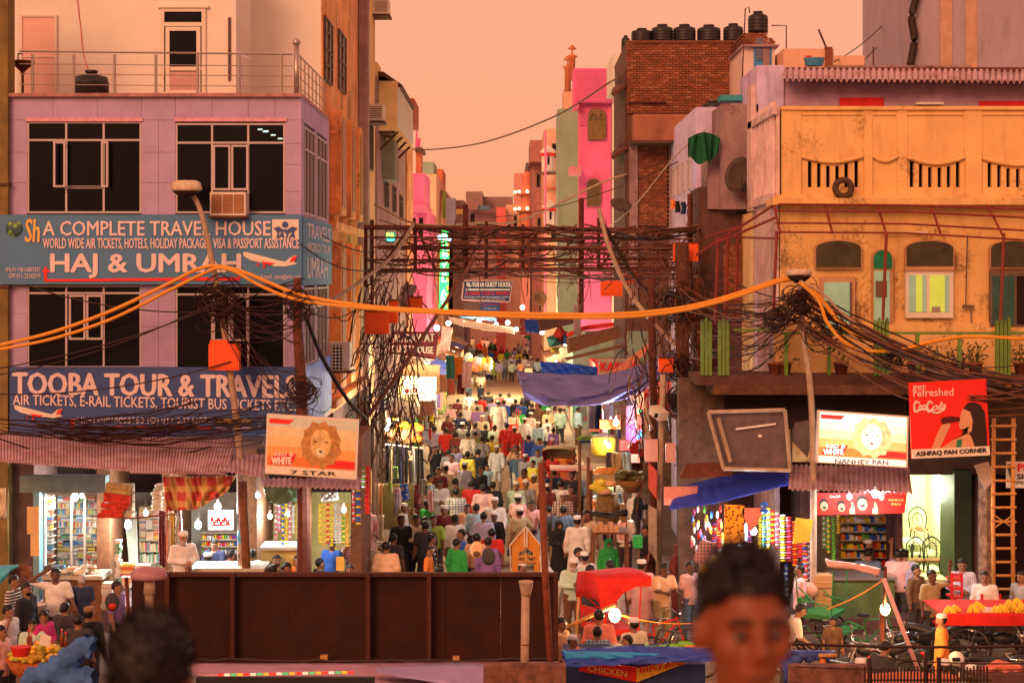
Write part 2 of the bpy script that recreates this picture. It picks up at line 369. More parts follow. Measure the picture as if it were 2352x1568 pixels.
def bot_mesh(pn, kind='long'):
    k = ('bot', pn, kind)
    if k in NC: return NC[k]
    J, pel, M, tp, Hc, nb, HM = figure(pn); lo, hi = bounds(pn); L = {'long': 1.93, 'short': 1.05}[kind]
    f0 = smin([ell(pel+np.array((0,.01,-.01)), (.172,.13,.125))]+limbs(pn, .018, arm=(0,0), leg=(0,L), lw=1.1), .03)
    wz = pel[2]+.11
    def fn(X, Y, Z): return np.maximum(f0(X,Y,Z)+.004*np.sin(Z*40+X*9), Z-wz)
    hi = (hi[0], hi[1], wz+.06); NC[k] = netmb(fn, lo, hi, .026).mesh('trousers', [MC['skin_b']], smooth=True); return NC[k]
def hair_mesh(pn, kind):
    k = ('hair', pn, kind)
    if k in NC: return NC[k]
    J, pel, M, tp, Hc, nb, HM = figure(pn); h = lambda x, y, z: Hc+HM@np.array((x, y, z)); vox = .013; R = HM
    def loc(X, Y, Z): x, y, z = X-Hc[0], Y-Hc[1], Z-Hc[2]; return tuple(R[0,q]*x+R[1,q]*y+R[2,q]*z for q in range(3))
    rad = .2
    if kind == 'short':
        e = ell(h(0,.014,.036), (.089,.104,.108), HM)
        def fn(X,Y,Z):
            x,y,z = loc(X,Y,Z); d = e(X,Y,Z)+.004*np.sin(x*90)*np.sin(y*80+z*70)
            return np.maximum(d, np.minimum(.060-z, -y-.0+.022)*1.0 if False else np.where(y < .01, .068-z-.8*np.maximum(0,np.abs(x)-.05), np.where(y < .03, -.005-z, -.060-z)))
    elif kind == 'topi':
        def fn(X,Y,Z):
            x,y,z = loc(X,Y,Z); q = np.sqrt((x/.088)**2+((y-.012)/.103)**2)
            return np.maximum(np.maximum((q-1+np.clip(z-.09,0,1)*2.5)*.088, z-.142-.0*x+ (q*.022)**1*.6), .055-z)
    elif kind == 'fringe':   # hair showing below a cap
        e = ell(h(0,.014,.02), (.086,.101,.105), HM)
        def fn(X,Y,Z):
            x,y,z = loc(X,Y,Z); return np.maximum(np.maximum(e(X,Y,Z), z-.06), np.where(y < .01, .3, -.062-z))
    elif kind == 'long':
        fs = smin([ell(h(0,.016,.03), (.096,.108,.112), HM), cap(h(0,.06,0), h(0,.10,-.22), .085, .06)], .03)
        def fn(X,Y,Z):
            x,y,z = loc(X,Y,Z); return np.maximum(fs(X,Y,Z), np.where(y < -.02, .045-z, -.3-z))
        rad = .36
    elif kind == 'bun':
        fs = smin([ell(h(0,.014,.03), (.090,.104,.108), HM), ell(h(0,.12,.0), (.05,.05,.05))], .02)
        def fn(X,Y,Z):
            x,y,z = loc(X,Y,Z); return np.maximum(fs(X,Y,Z), np.where(y < 0, .045-z, -.065-z))
        rad = .25
    elif kind == 'hijab':
        fs = smin([ell(h(0,.01,.012), (.104,.120,.132), HM), cap(nb+(0,.0,.0), nb+(0,.0,-.02), .14, .14), cap(tp(-.12,0,1.36), tp(.12,0,1.36), .115), cap(tp(0,.06,1.3), tp(0,.08,1.1), .15, .17)], .05)
        fc = cap(h(0,-.06,-.012), h(0,-.25,-.012), .064, .08)
        def fn(X,Y,Z): return np.maximum(fs(X,Y,Z)+.005*np.sin(Z*45+X*20), -fc(X,Y,Z))
        rad = .62; vox = .019
    elif kind == 'turban':
        fs = smin([ell(h(0,.01,.085), (.125,.135,.075), HM), ell(h(0,.01,.13), (.09,.10,.06), HM)], .02)
        def fn(X,Y,Z):
            x,y,z = loc(X,Y,Z); return np.maximum(fs(X,Y,Z)+.006*np.sin(z*110+x*30), .035-z)
        rad = .24
    elif kind == 'beard':
        fs = smin([ell(h(0,-.045,-.088), (.060,.062,.055), HM), cap(h(0,-.07,-.10), h(0,-.10,-.15), .04, .02)], .02)
        def fn(X,Y,Z):
            x,y,z = loc(X,Y,Z); return np.maximum(fs(X,Y,Z), z+.052)
    elif kind == 'stubble':
        e = ell(h(0,-.024,-.058), (.061,.073,.066), HM)
        def fn(X,Y,Z):
            x,y,z = loc(X,Y,Z); return np.maximum(e(X,Y,Z), np.minimum(z+.045, np.abs(x)*0+z+.03))
    nm = {'topi': 'cap', 'hijab': 'headscarf', 'turban': 'turban', 'beard': 'beard', 'stubble': 'beard'}.get(kind, 'hair')
    NC[k] = netmb(fn, Hc-rad, Hc+rad, vox).mesh(nm, [MC['skin_b']], smooth=True); return NC[k]
mat('skin_a', (.42,.22,.14), .55, nz=.1); mat('skin_b', (.29,.145,.09), .55, nz=.1); mat('skin_c', (.14,.065,.042), .5, nz=.1); mat('eye_dark', (.015,.01,.008), .3, nz=0); mat('lip', (.13,.045,.035), .5, nz=0)
mat('hair_black', (.012,.009,.008), .5, nz=.3, sc=40); mat('hair_grey', (.42,.38,.36), .7, nz=.3, sc=40)
mat('cap_white', (.78,.74,.72), .8, nz=.1, sc=20)
def cl(c, pat=None, c2=None):
    n = 'cloth_%d_%d_%d_%s' % (*[int(v*100) for v in c], pat or 'plain')
    return mat(n, c, .85, nz=.18, sc=9, bump=.25, pat=pat, col2=c2)
CLR = dict(white=(.74,.71,.68), cream=(.66,.58,.42), grey=(.32,.31,.32), dark=(.05,.045,.05), black=(.018,.017,.02), red=(.60,.03,.025), maroon=(.16,.03,.03), coral=(.75,.22,.16),
    pink=(.78,.45,.45), magenta=(.62,.04,.22), orange=(.85,.26,.05), peach=(.75,.45,.26), yellow=(.72,.60,.06), lime=(.35,.60,.10), green=(.03,.36,.07), olive=(.18,.19,.06), teal=(.05,.30,.28),
    sky=(.38,.58,.72), blue=(.04,.12,.50), navy=(.025,.035,.09), denim=(.10,.16,.26), lav=(.42,.40,.62), purple=(.22,.12,.34), khaki=(.38,.28,.15), brown=(.15,.08,.045), mint=(.50,.68,.58))
SITZ = {'sit': 1.29, 'sitlean': 1.25}
NP = [0]
def person(x, y, label, top='white', bot='dark', gar='tee', pn='stand', hair='short', h=1.70, rot=0, skin='b', pat=None, c2='white', beard=None, haircol=None, zf=None, Y=None, cat='person', group='people in the market street', capc='cap_white', short=False):
    "x, y: top of the head in the picture; the figure stands on the ground (or on zf) so its distance follows"
    sc = h/1.73; hz = {'sit': 1.31, 'sitlean': 1.27, 'ride': 1.68, 'lean': 1.64}.get(pn, 1.73)*sc; base = zf or 0.
    if Y is None: Y = (H-base-hz)*F/(y-HY)
    if zf is None and Y is not None: base = P(x, y, Y).z-hz if abs(P(x, y, Y).z-hz) > .02 else 0.
    g = P(x, y, Y); r = math.radians(rot); J = figure(pn); hc = J[4]; off = Matrix.Rotation(r, 3, 'Z')@Vector((hc[0], hc[1], 0))*sc
    t = T('person', label, cat, (g.x-off.x, Y-off.y, base), group, r); t.scale = (sc*random.uniform(1.04,1.17), sc*random.uniform(1.0,1.1), sc*1.02)
    def put(nm, me, ms):
        o = add(nm, me, t)
        for i, m in enumerate(ms): o.material_slots[i].link = 'OBJECT'; o.material_slots[i].material = m
        return o
    put('body', body_mesh(pn), [MC['skin_'+skin], MC['eye_dark'], MC['lip']])
    c = lambda n: CLR[n] if isinstance(n, str) else n
    nm = {'kurta': 'kurta', 'gown': 'gown'}.get(gar, 'shirt')
    put(nm, top_mesh(pn, gar), [cl(c(top), pat, c(c2))])
    if gar != 'gown': put('trousers', bot_mesh(pn, 'short' if short else 'long'), [cl(c(bot))])
    hm = haircol or 'hair_black'
    if hair == 'topi': put('cap', hair_mesh(pn, 'topi'), [MC[capc]]); put('hair', hair_mesh(pn, 'fringe'), [MC[hm]])
    elif hair == 'hijab': put('headscarf', hair_mesh(pn, 'hijab'), [cl(c(haircol or top))])
    elif hair == 'turban': put('turban', hair_mesh(pn, 'turban'), [cl(c(haircol))])
    elif hair != 'bald': put('hair', hair_mesh(pn, hair), [MC[hm]])
    if beard: put('beard', hair_mesh(pn, 'beard' if beard == 'hair_grey' else 'stubble'), [MC[beard]])
    return t
# ---------------------------------------------------------------- materials of the place
LAV = mat('lavender_panel', dc(200,140,140), .55, nz=.2, sc=1.1, dirt=.22, dcol=(.2,.1,.09)); LAVD = mat('joint_dark', (.12,.06,.05), .9, nz=.1)
FRM = mat('window_frame', (.50,.42,.46), .5, nz=.08); FRP = mat('upvc_white', (.70,.62,.55), .5, nz=.06)
GLS = mat('window_glass', (.006,.005,.008), .12, nz=.5, sc=.5); GLG = mat('green_glass', (.02,.10,.07), .12, nz=.4, sc=2)
CRM = mat('cream_wall', dc(255,203,150), .8, nz=.07, sc=.8); CRW = mat('warm_white', dc(255,190,140), .8, nz=.1, sc=1)
STL = mat('steel_rail', (.42,.36,.33), .35, metal=.7, nz=.1); DK = mat('dark_interior', (.018,.006,.004), .9, nz=.2)  # DK: in openings and recesses this near black stands in for shade
BLK = mat('tank_black', (.022,.02,.024), .45, nz=.2, sc=6); RST = mat('rusty_iron', (.13,.035,.018), .75, nz=.5, sc=6)
WOOD = mat('old_wood', (.20,.08,.035), .85, nz=.45, sc=7); WIRE = mat('black_wire', (.030,.011,.008), .6, nz=0); TIN = mat('corrugated_tin', dc(222,150,122), .6, nz=.3, sc=4, dirt=.9, dcol=(.26,.07,.01), mold=.5)
OCH = mat('ochre_plaster', dc(255,168,82,.97), .9, nz=.12, sc=1.2, dirt=.4, dcol=(.16,.07,.03), mold=.75); TAN = mat('tan_plaster', dc(246,138,66,.42), .9, nz=.3, sc=1.2, dirt=.6, dcol=(.12,.05,.02), bump=.3, mold=.6)
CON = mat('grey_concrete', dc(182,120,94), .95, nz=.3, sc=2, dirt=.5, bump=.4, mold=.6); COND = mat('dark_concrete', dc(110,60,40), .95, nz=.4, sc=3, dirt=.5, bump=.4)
BRK = [mat('brick_%s' % n, c, .95, nz=.35, sc=9) for n, c in (('red',(.27,.085,.05)), ('brown',(.20,.075,.045)), ('pale',(.33,.13,.075)))]; MRT = mat('mortar', (.14,.07,.045), .95, nz=.3, sc=6)
BLU = mat('sign_blue', (.075,.20,.40), .6, nz=.08, sc=2); BLN = mat('sign_navy', (.045,.085,.27), .6, nz=.12, sc=2); SGW = mat('sign_white', (.74,.66,.60), .6, nz=.08, sc=3); SGP = mat('sign_text', dc(255,190,150), .6, nz=.05)
RED = mat('sign_red', (.72,.02,.015), .5, nz=.06); ORB = mat('orange_box', (.85,.10,.012), .5, nz=.12, sc=4); PIPE = mat('pale_pipe', (.42,.30,.22), .5, nz=.35, sc=5)
BMB = mat('bamboo', (.55,.27,.09), .6, nz=.3, sc=10); TRP = mat('blue_tarp', (.02,.09,.55), .5, nz=.2, sc=5); YCB = mat('yellow_cable', (.70,.30,.03), .45, nz=.1)
def rect(x0,y0,x1,y1,Y,t,m,name,par,**k): return MB().pb(x0,y0,x1,y1,Y,t).obj(name, m, par, **k)
MC['window_glass'].node_tree.nodes['Principled BSDF'].inputs['Specular IOR Level'].default_value = .14
# ground
g = MB(); g.box(-400,400,-20,600,-.5,0); g.obj('ground', mat('ground_dirt', (.16,.10,.07), .95, nz=.35, sc=1.2, bump=.4, dirt=.4), kind='structure')
g = MB(); g.box(-4.2,3.0,34,300,.0005,.012); g.obj('road', mat('street_paving', (.36,.26,.17), .9, nz=.35, sc=1.5, bump=.5, dirt=.45), kind='structure')
random.seed(3)
b0 = [(random.uniform(-3.6,2.6), random.uniform(36,90)) for _ in range(1)]
g = MB(); g.box(-9,9,-3,4.6,5.2,5.6); g.obj('terrace', mat('stone_terrace', (.30,.16,.11), .9, nz=.3), kind='structure')
g = MB(); g.box(-9,9,-3,4.5,0,5.2); g.obj('terrace_wall', mat('stone_terrace', (.3,.16,.11)), kind='structure')
# ---------------------------------------------------------------- windows
def win(par, x0,y0,x1,y1,Y, vs=(), hs=(), fr=None, gl=None, w=4.5, dep=.10, name='window', extra=(), panes=None):
    "vs: bar columns; hs: bar rows; panes grid from them. In picture units at distance Y"
    fr = fr or FRM; gl = gl or GLS; xs = [x0]+list(vs)+[x1]; ys = [y0]+list(hs)+[y1]
    m = MB(); h = w/2
    for i, x in enumerate(xs): a = 0 if i in (0, len(xs)-1) else h; m.pb(x-(a if i else 0)-(0 if i == 0 or a else w), y0, x+(a if i < len(xs)-1 and a else (w if i == 0 else 0)), y1, Y, dep)
    for i, y in enumerate(ys): m.pb(x0+w, (y if i == 0 else y-h if i < len(ys)-1 else y-w), x1-w, (y+w if i == 0 else y+h if i < len(ys)-1 else y), Y+.004, dep-.01)
    for e in extra:  # sash rectangles
        a,b,c,d,q = e
        m.pb(a,b,a+w,d,Y-q,.05); m.pb(c-w,b,c,d,Y-q,.05); m.pb(a+w,b,c-w,b+w,Y-q,.05); m.pb(a+w,d-w,c-w,d,Y-q,.05)
    f = m.obj(name, fr, par)
    for i in range(len(xs)-1):
        for j in range(len(ys)-1): MB().pb(xs[i]+1, ys[j]+1, xs[i+1]-1, ys[j+1]-1, Y+dep*.28, .015).obj('pane', gl, f)
    return f
def swin(par, X, Ya, Yb, z0, z1, vs=1, hs=(.25,), side=1, fr=None, gl=None):
    "window in a wall that runs along the street; side=1 faces +X"
    m = MB(); w = .05; ny = vs+1
    for i in range(ny+1): y = Ya+(Yb-Ya)*i/ny; m.box(X, X+.07*side, y-w/2, y+w/2, z0, z1)
    for t in (0,)+tuple(hs)+(1,): z = z1-(z1-z0)*t; m.box(X, X+.06*side, Ya, Yb, z-w/2, z+w/2)
    f = m.obj('window', fr or FRM, par)
    for i in range(ny):
        a = Ya+(Yb-Ya)*i/ny; MB().box(X+.01*side, X+.03*side, a+.02, a+(Yb-Ya)/ny-.02, z0+.02, z1-.02).obj('pane', gl or GLS, f)
    return f
def panels(par, xs, ys, Y, m, gap=.7, t=.05, name='cladding_panel'):
    for i in range(len(xs)-1):
        for j in range(len(ys)-1):
            MB().pb(xs[i]+gap/2, ys[j]+gap/2, xs[i+1]-gap/2, ys[j+1]-gap/2, Y+random.uniform(0,.006), t).obj(name, m, par)
# ---------------------------------------------------------------- left corner building
Y0 = 35.6; XC = -4.66
A = T('travel_agency_building', 'lavender panelled corner building carrying two blue travel signboards, with a cream roof storey set back', 'building', (-8, 38, 0))
def zz(y, Y=Y0): return H+(HY-y)/F*Y
def xx(x, Y=Y0): return (x-CX)/F*Y
z1, z2 = zz(222), zz(1000)
m = MB(); m.box(-11.15, XC-.06, Y0+.07, 41, z2-.3, z1-.06); m.obj('wall', LAVD, A)
xs = [20,122,224,325,403,487,570,632,692]
panels(A, xs, [223,276], Y0, LAV); 
panels(A, [20,62], [276,350,420,493], Y0, LAV); panels(A, [325,364,403], [276,350,420,493], Y0, LAV); panels(A, [655,692], [276,330,378,440,493], Y0, LAV)
panels(A, [20,62], [653,720,785,845], Y0, LAV); panels(A, [325,364,403], [653,750,845], Y0, LAV); panels(A, [655,692], [653,720,785,845], Y0, LAV)
MB().pb(18,214,693,222,Y0-.12,5.3).obj('roof_slab', mat('slab_edge', dc(205,120,90), .9, nz=.4, sc=5, dirt=.5), A)
for a, b, c, d in ((62,276,325,280),(403,276,655,283)): MB().pb(a-3,b-5,c+3,b+3,Y0-.03,.05).obj('plaster_lip', mat('pink_plaster', dc(255,150,130), .9, nz=.3, sc=9), A)
win(A, 62,279,325,490,Y0+.02, (152,238), (322,), extra=((122,325,150,430,.18),(232,325,248,430,.18),(152,427,238,433,.0)))
win(A, 403,283,655,490,Y0+.02, (487,570), (328,), extra=((489,333,529,437,.03),(531,333,570,437,.03)))
win(A, 62,655,325,845,Y0+.02, (152,238), (673,), extra=((158,677,196,780,.03),(198,677,236,780,.03)))
win(A, 403,655,655,850,Y0+.02, (487,570), (676,), extra=((489,680,529,783,.03),(531,680,570,783,.03)))
# street side
for za, zb in ((zz(490), zz(276)), (zz(845), zz(653))):
    for ya, yb in ((Y0,36.15),(38.05,38.45),(40.55,41)): MB().box(XC-.05, XC, ya+.01, yb-.01, za, zb).obj('cladding_panel', LAV, A)
    swin(A, XC-.05, 36.17, 38.03, za+.03, zb-.1, 2); swin(A, XC-.05, 38.47, 40.53, za+.03, zb-.1, 2)
for k in range(3): MB().box(XC-.05, XC, Y0+k*1.8+.01, Y0+k*1.8+1.79, zz(275), z1-.01).obj('cladding_panel', LAV, A)
MB().box(XC-.05, XC-.003, Y0, 41, zz(655), zz(490)).obj('band', LAV, A); MB().box(XC-.05, XC-.003, Y0, 41, zz(1000), zz(845)).obj('band', LAV, A)
# inner lights seen through the upper right window
for x, y in ((610,301),(628,309),(644,317),(598,296),(612,300)): MB().pb(x-6,y,x+5,y+3,Y0+.035,.008).obj('lit_ceiling_lamp', mat('far_lamp', (.5,.9,.85), emit=.8, nz=0), A)
# roof storey
Ys = 38.6
MB().box(xx(38,Ys), xx(542,Ys), Ys, 41.5, z1, 15.6).obj('roof_room', CRM, A); MB().box(xx(542,Ys)-.3, -4.86, 41.0, 44, z1, 15.6).obj('roof_room', CRM, A)
d = win(A, 368,18,472,220,Ys-.06, (), (56,158), fr=FRP, gl=GLS, w=9, dep=.09, name='door', extra=((380,62,460,216,.03),))
MB().pb(383,165,457,217,Ys-.085,.03).obj('lower_panel', mat('door_panel', dc(224,140,105), .6), d); MB().pb(374,152,377,178,Ys-.12,.05).obj('handle', STL, d)
d = MB().pb(50,38,126,217,Ys-.04,.05).obj('door', mat('pale_door', dc(255,168,120), .6, nz=.05), A); 
m = MB(); m.pb(46,34,51,217,Ys-.07,.06); m.pb(125,34,130,217,Ys-.07,.06); m.pb(51,34,125,39,Ys-.07,.06); m.pb(51,129,125,132,Ys-.06,.05); m.obj('door_frame', CRW, d)
MB().pb(524,40,529,185,Ys-.05,.05).obj('slit_window', COND, A)
MB().pb(362,12,478,18,Ys-.1,.1).obj('door_hood', CRM, A)
# railing round the roof
R_ = T('roof_railing', 'steel pipe railing with a ball topped corner post on the lavender building roof', 'railing', (-8,35.9,z1))
Yr = 35.75
for x in (75,169,263,358,454,549,646): m = MB(); p = P(x,218,Yr); m.tube([p, P(x,126,Yr)], .035, 8); m.obj('post', STL, R_)
for a, b in ((118,125),(147,152),(170,175),(194,199)): MB().tube([P(45,a,Yr), P(672,b,Yr)], .022 if a == 118 else .011, 6).obj('rail', STL, R_)
p = P(681,222,Yr); m = MB(); m.tube([p, P(681,105,Yr)], .06, 10); m.ball(P(681,98,Yr), .09, 10); m.obj('corner_post', STL, R_, smooth=True)
for k, (a, za) in enumerate(((0,.93),(0,.68),(0,.45),(0,.22))): MB().tube([(xx(681,Yr), Yr, z1+za+.05), (xx(681,Yr)+.03, 40.9, z1+za+.05)], .022 if k == 0 else .011, 6).obj('rail', STL, R_)
for k in range(1,8): MB().tube([(xx(681,Yr), Yr+k*.72, z1), (xx(681,Yr), Yr+k*.72, z1+.98)], .022, 6).obj('post', STL, R_)
t = T('water_tank', 'squat black plastic water tank behind the roof railing of the lavender building', 'water tank', P(210,218,36.6))
m = MB(); c = P(210,218,36.6); m.lathe([(.38,0),(.40,.02),(.39,.22),(.41,.25),(.39,.28),(.36,.40),(.12,.46),(.12,.5),(.01,.5)], c, 16); m.obj('tank_body', BLK, t, smooth=True)
MB().lathe([(.15,0),(.15,.05),(.01,.06)], c+Vector((0,0,.5)), 10).obj('lid', BLK, t)
MB().tube(spline([P(178,0,37.5), P(185,60,37.5), P(192,125,37.3), P(205,170,36.8)]), .02, 5).obj('hanging_hose', mat('pink_hose', dc(220,110,80), .5), None, 'thin hose hanging down the cream wall to the black tank', 'hose')
t = MB(); c = P(52,145,36.8); t.lathe([(.03,-.25),(.05,-.2),(.26,.0),(.28,.04),(.01,.04)], c, 12); t.tube([c-Vector((0,0,.2)), c-Vector((0,0,.75))], .03); t.tube(spline([c+Vector((-.1,0,.02)), c+Vector((-.1,0,.2)), c+Vector((0,-.05,.2))]), .015); t.obj('wash_basin', RST, None, 'small rusty wash basin on a pipe at the left end of the roof railing', 'basin')
t = MB(); t.pp([(537,112),(578,137),(548,128)], 38.2, .03); t.tube([P(556,130,38.2), P(556,215,38.4)], .015); t.obj('satellite_dish', mat('pale_lilac', (.45,.4,.55), .5), None, 'pale triangular dish edge leaning on the cream roof wall', 'dish')
# window air conditioner
def ac(x0,y0,x1,y1,Y,label,par=None,mt=None,d=.5):
    p, q = P(x0,y1,Y), P(x1,y0,Y); t = T('air_conditioner', label, 'air conditioner', (p.x, Y, p.z))
    w, h = q.x-p.x, q.z-p.z; m = MB(); m.box(p.x,q.x,Y,Y+d,p.z,q.z); m.obj('casing', mt or FRP, t)
    for k in range(3):
        a = p.x+w*(.05+.31*k); gm = MB(); gm.box(a, a+w*.28, Y-.008, Y-.003, p.z+h*.1, q.z-h*.1, 0)
        for j in range(9): zc = p.z+h*(.12+.085*j); gm.box(a, a+w*.28, Y-.02, Y-.009, zc, zc+h*.04, 1)
        gm.obj('grille', [mat('ac_back', (.30,.13,.06), .8), mat('ac_slat', (.45,.22,.12), .6)], t)
    m = MB(); m.box(p.x-.04,q.x+.04,Y-.03,Y+.5,p.z-.05,p.z-.01); m.obj('bracket', RST, t); return t
ac(482,441,564,495,Y0-.42,'window air conditioner with three brown grilles under the open sash, above the upper blue sign')
# ---------------------------------------------------------------- signboards
S1 = T('upper_travel_sign', 'long blue signboard reading A COMPLETE TRAVEL HOUSE above HAJ & UMRAH', 'sign', P(346,653,Y0-.2)); Yt = Y0-.215
MB().pb(0,493,693,653,Y0-.2,.16).obj('board', BLU, S1)
text('A COMPLETE TRAVEL HOUSE', S1, 99,508,621,541,Yt,SGP,.012); text('WORLD WIDE AIR TICKETS, HOTELS, HOLIDAY PACKAGES, VISA & PASSPORT ASSISTANCE', S1, 99,547,687,574,Yt,SGP,.008)
text('HAJ & UMRAH', S1, 117,583,552,638,Yt,SGP,.018); text('(M):91+9810803357', S1, 13,614,93,627,Yt,SGP); text('OFF:011-23242019', S1, 20,628,93,639,Yt,SGP); text('E-mail: sales@sth.com', S1, 600,630,690,643,Yt,SGP)
m = MB(); m.pp([(108,641),(552,636),(552,644),(108,647)][::-1], Yt, .01); m.pp([(101,647),(108,647),(108,625),(115,625),(105,611),(95,625),(101,625)], Yt, .01); m.obj('red_arrow', RED, S1)
m = MB(); m.ball(P(33,525,Y0-.2), .19, 14, 0, (1,.15,1)); m.obj('globe', mat('globe_print', (.03,.09,.10), .4, nz=0, pat='blot', col2=(.16,.35,.06), ps=.6), S1, smooth=True)
GLD = mat('sign_gold', dc(255,170,70), .6, nz=0); text('Sh', S1, 58,503,91,556,Yt,GLD,.01,slant=.1)
m = MB(); m.pb(625,504,686,549,Yt,.01); pl = m.obj('emblem_plate', SGW, S1)
m = MB(); m.pp([(628,524),(640,520),(650,527),(661,527),(671,520),(683,524),(675,533),(662,532),(649,532),(636,533)][::-1], Yt-.012, .008); m.lathe([(.07,-.004),(.07,.004)], P(655,516,Yt-.012), 14, M=Matrix.Rotation(PI/2,4,'X')); m.obj('emblem', BLN, pl)
text('IATA', S1, 636,533,677,547,Yt-.012,BLN,.03,slant=.2)
def plane(par, Y, s=1, ox=0, oy=0, m2=None):
    k = lambda x, y: (ox+(x-558)*s, oy+(y-578)*s)
    m = MB(); m.pp([k(558,580),k(563,578),k(640,598),k(655,601),k(668,590),k(682,586),k(676,603),k(683,606),k(668,609),k(655,612),k(630,611),k(575,597),k(560,588)][::-1], Y, .008); m.obj('aeroplane', SGW, par)
    m = MB(); m.pp([k(600,600),k(632,604),k(622,609),k(604,606)][::-1], Y-.01, .006); m.pp([k(672,590),k(682,587),k(677,600),k(664,602)][::-1], Y-.01, .006); m.pp([k(590,604),k(594,604),k(594,611),k(590,611)][::-1], Y-.01,.006); m.pp([k(604,608),k(609,608),k(609,615),k(604,615)][::-1], Y-.01,.006); m.obj('aeroplane_marks', m2 or RED, par)
plane(S1, Yt, 1, 558, 578)
m = MB(); m.box(XC+.0, XC+.08, Y0-.15, 41, zz(655,35.6), zz(498,35.6)); S1b = m.obj('side_board', BLU, S1)
def stext(s, par, X, Ya, Yb, za, zb, m, bold=0):
    o = text(s, par, 1000, 100, 1100, 200, 40, m, bold); me = o.data; n = len(me.vertices); a = np.zeros(n*3); me.vertices.foreach_get('co', a); a = a.reshape(-1,3); lo, hi = a.min(0), a.max(0)
    g = ORG.get(par.name, Vector((0,0,0))); u = (a[:,0]-lo[0])/(hi[0]-lo[0]); w = (a[:,2]-lo[2])/(hi[2]-lo[2]); t = (a[:,1] > lo[1]+1e-5)*.004
    me.vertices.foreach_set('co', np.stack([X+(t if Ya < Yb else -t)-g.x, Ya+(Yb-Ya)*u-g.y, za+(zb-za)*w-g.z], 1).ravel())
stext('TRAVELS', S1, XC+.085, 36, 40.6, zz(545), zz(510), SGP); stext('WORLD TOUR', S1, XC+.085, 36, 40.6, zz(575), zz(555), SGP); stext('UMRAH', S1, XC+.085, 36, 40, zz(640), zz(590), SGP)
S2 = T('lower_travel_sign', 'navy signboard reading TOOBA TOUR & TRAVELS behind the wires above the tin awning', 'sign', P(346,1000,Y0-.2))
MB().pb(22,843,690,1000,Y0-.2,.16).obj('board', BLN, S2)
text('TOOBA TOUR & TRAVELS', S2, 30,855,680,905,Yt,SGP,.022,sk=8); text('AIR TICKETS, E-RAIL TICKETS, TOURIST BUS TICKETS ETC.', S2, 30,905,680,933,Yt,SGP,.008,sk=14)
text('(M):91+9810803350 (O).011-23242071', S2, 170,958,482,976,Yt,SGP); m = MB(); m.pp([(162,984),(482,984),(482,978),(172,978),(172,962),(162,962)], Yt, .01); m.obj('red_line', RED, S2); plane(S2, Yt, .9, 32, 930)
m = MB(); m.pb(495,960,578,978,Yt,.01); pl = m.obj('union_plate', BLK, S2); text('WESTERN UNION', S2, 498,962,575,972,Yt-.012,GLD,.02); text('MONEY TRANSFER', S2, 498,981,577,988,Yt,SGP,.01)
MB().box(XC, XC+.07, Y0-.1, 41, zz(985), zz(843)).obj('side_board', mat('faded_blue', dc(150,150,170), .6), S2)
# street lights and pole on the left
def wirehead(c, r, n, seed, name, label, m=WIRE, th=.011, sq=.8):
    random.seed(seed); mb = MB(); c = Vector(c)
    for k in range(n):
        a = random.uniform(.3,1)*r; tilt = Matrix.Rotation(random.uniform(-1.2,1.2),3,'X')@Matrix.Rotation(random.uniform(-1.2,1.2),3,'Y'); o = Vector((random.gauss(0,.25),random.gauss(0,.15),random.gauss(0,.25)))*r
        st = random.uniform(0,6); L = random.uniform(2.5,6.3)
        mb.tube([c+o+tilt@Vector((a*math.cos(st+L*i/12), a*.5*math.sin(st+L*i/12)*sq, a*math.sin(st+L*i/12)))+Vector((0,0,random.uniform(-.02,.02))) for i in range(13)], th*random.uniform(.7,1.3), 4)
    return mb.obj(name, m, None, label, 'wires', kind='stuff')
LP = T('street_lamp', 'slanting street lamp with an orange junction box in front of the two blue signs', 'street lamp', P(548,1440,34.6))
m = MB(); m.tube(spline([P(437,440,34.6), P(455,470,34.6), P(470,520,34.6), P(497,650,34.6), P(515,760,34.6), P(530,860,34.6), P(545,985,34.6), P(552,1100,34.6), P(556,1435,34.6)]), .05, 8, 0, .085); m.obj('pole', PIPE, LP, smooth=True)
c = P(428,432,34.4)
m = MB(); m.lathe([(.20,-.09),(.33,-.05),(.34,.0),(.30,.12),(.22,.16),(.01,.17)], c, 14, sy=.6); m.obj('lamp_housing', mat('lamp_shell', (.6,.48,.36), .5, nz=.3, sc=12), LP, smooth=True)
m = MB(); m.lathe([(.06,-.2),(.2,-.15),(.31,-.06),(.01,-.05)], c, 12, sy=.6); m.obj('lamp_bowl', DK, LP, smooth=True)
m = MB(); m.pb(479,790,549,850,34.35,.25); m.pb(482,781,523,790,34.38,.2); m.pb(484,795,545,845,34.335,.014); m.obj('junction_box', ORB, LP)
PO = T('brown_pole', 'rusty brown pole wrapped in wires at the corner of the lavender building', 'pole', P(690,1440,34.2))
m = MB(); m.tube([P(683,638,34.2), P(684,760,34.2), P(693,900,34.2), P(697,1250,34.2), P(697,1440,34.2)], .085, 8, 0, .16); m.obj('post', RST, PO)
m = MB(); m.pb(640,675,695,683,34.1,.08); m.obj('crossarm', RST, PO)
wirehead(P(500,700,34.4), .42, 46, 1, 'wire_coil', 'black nest of wires wound round the slanting street lamp on the left')
wirehead(P(684,700,34.1), .32, 30, 2, 'wire_coil', 'black knot of wires round the top of the brown pole')
wirehead(P(700,900,34.0), .38, 30, 3, 'wire_coil', 'loops of wire on the brown pole beside the TRAVELS lettering')
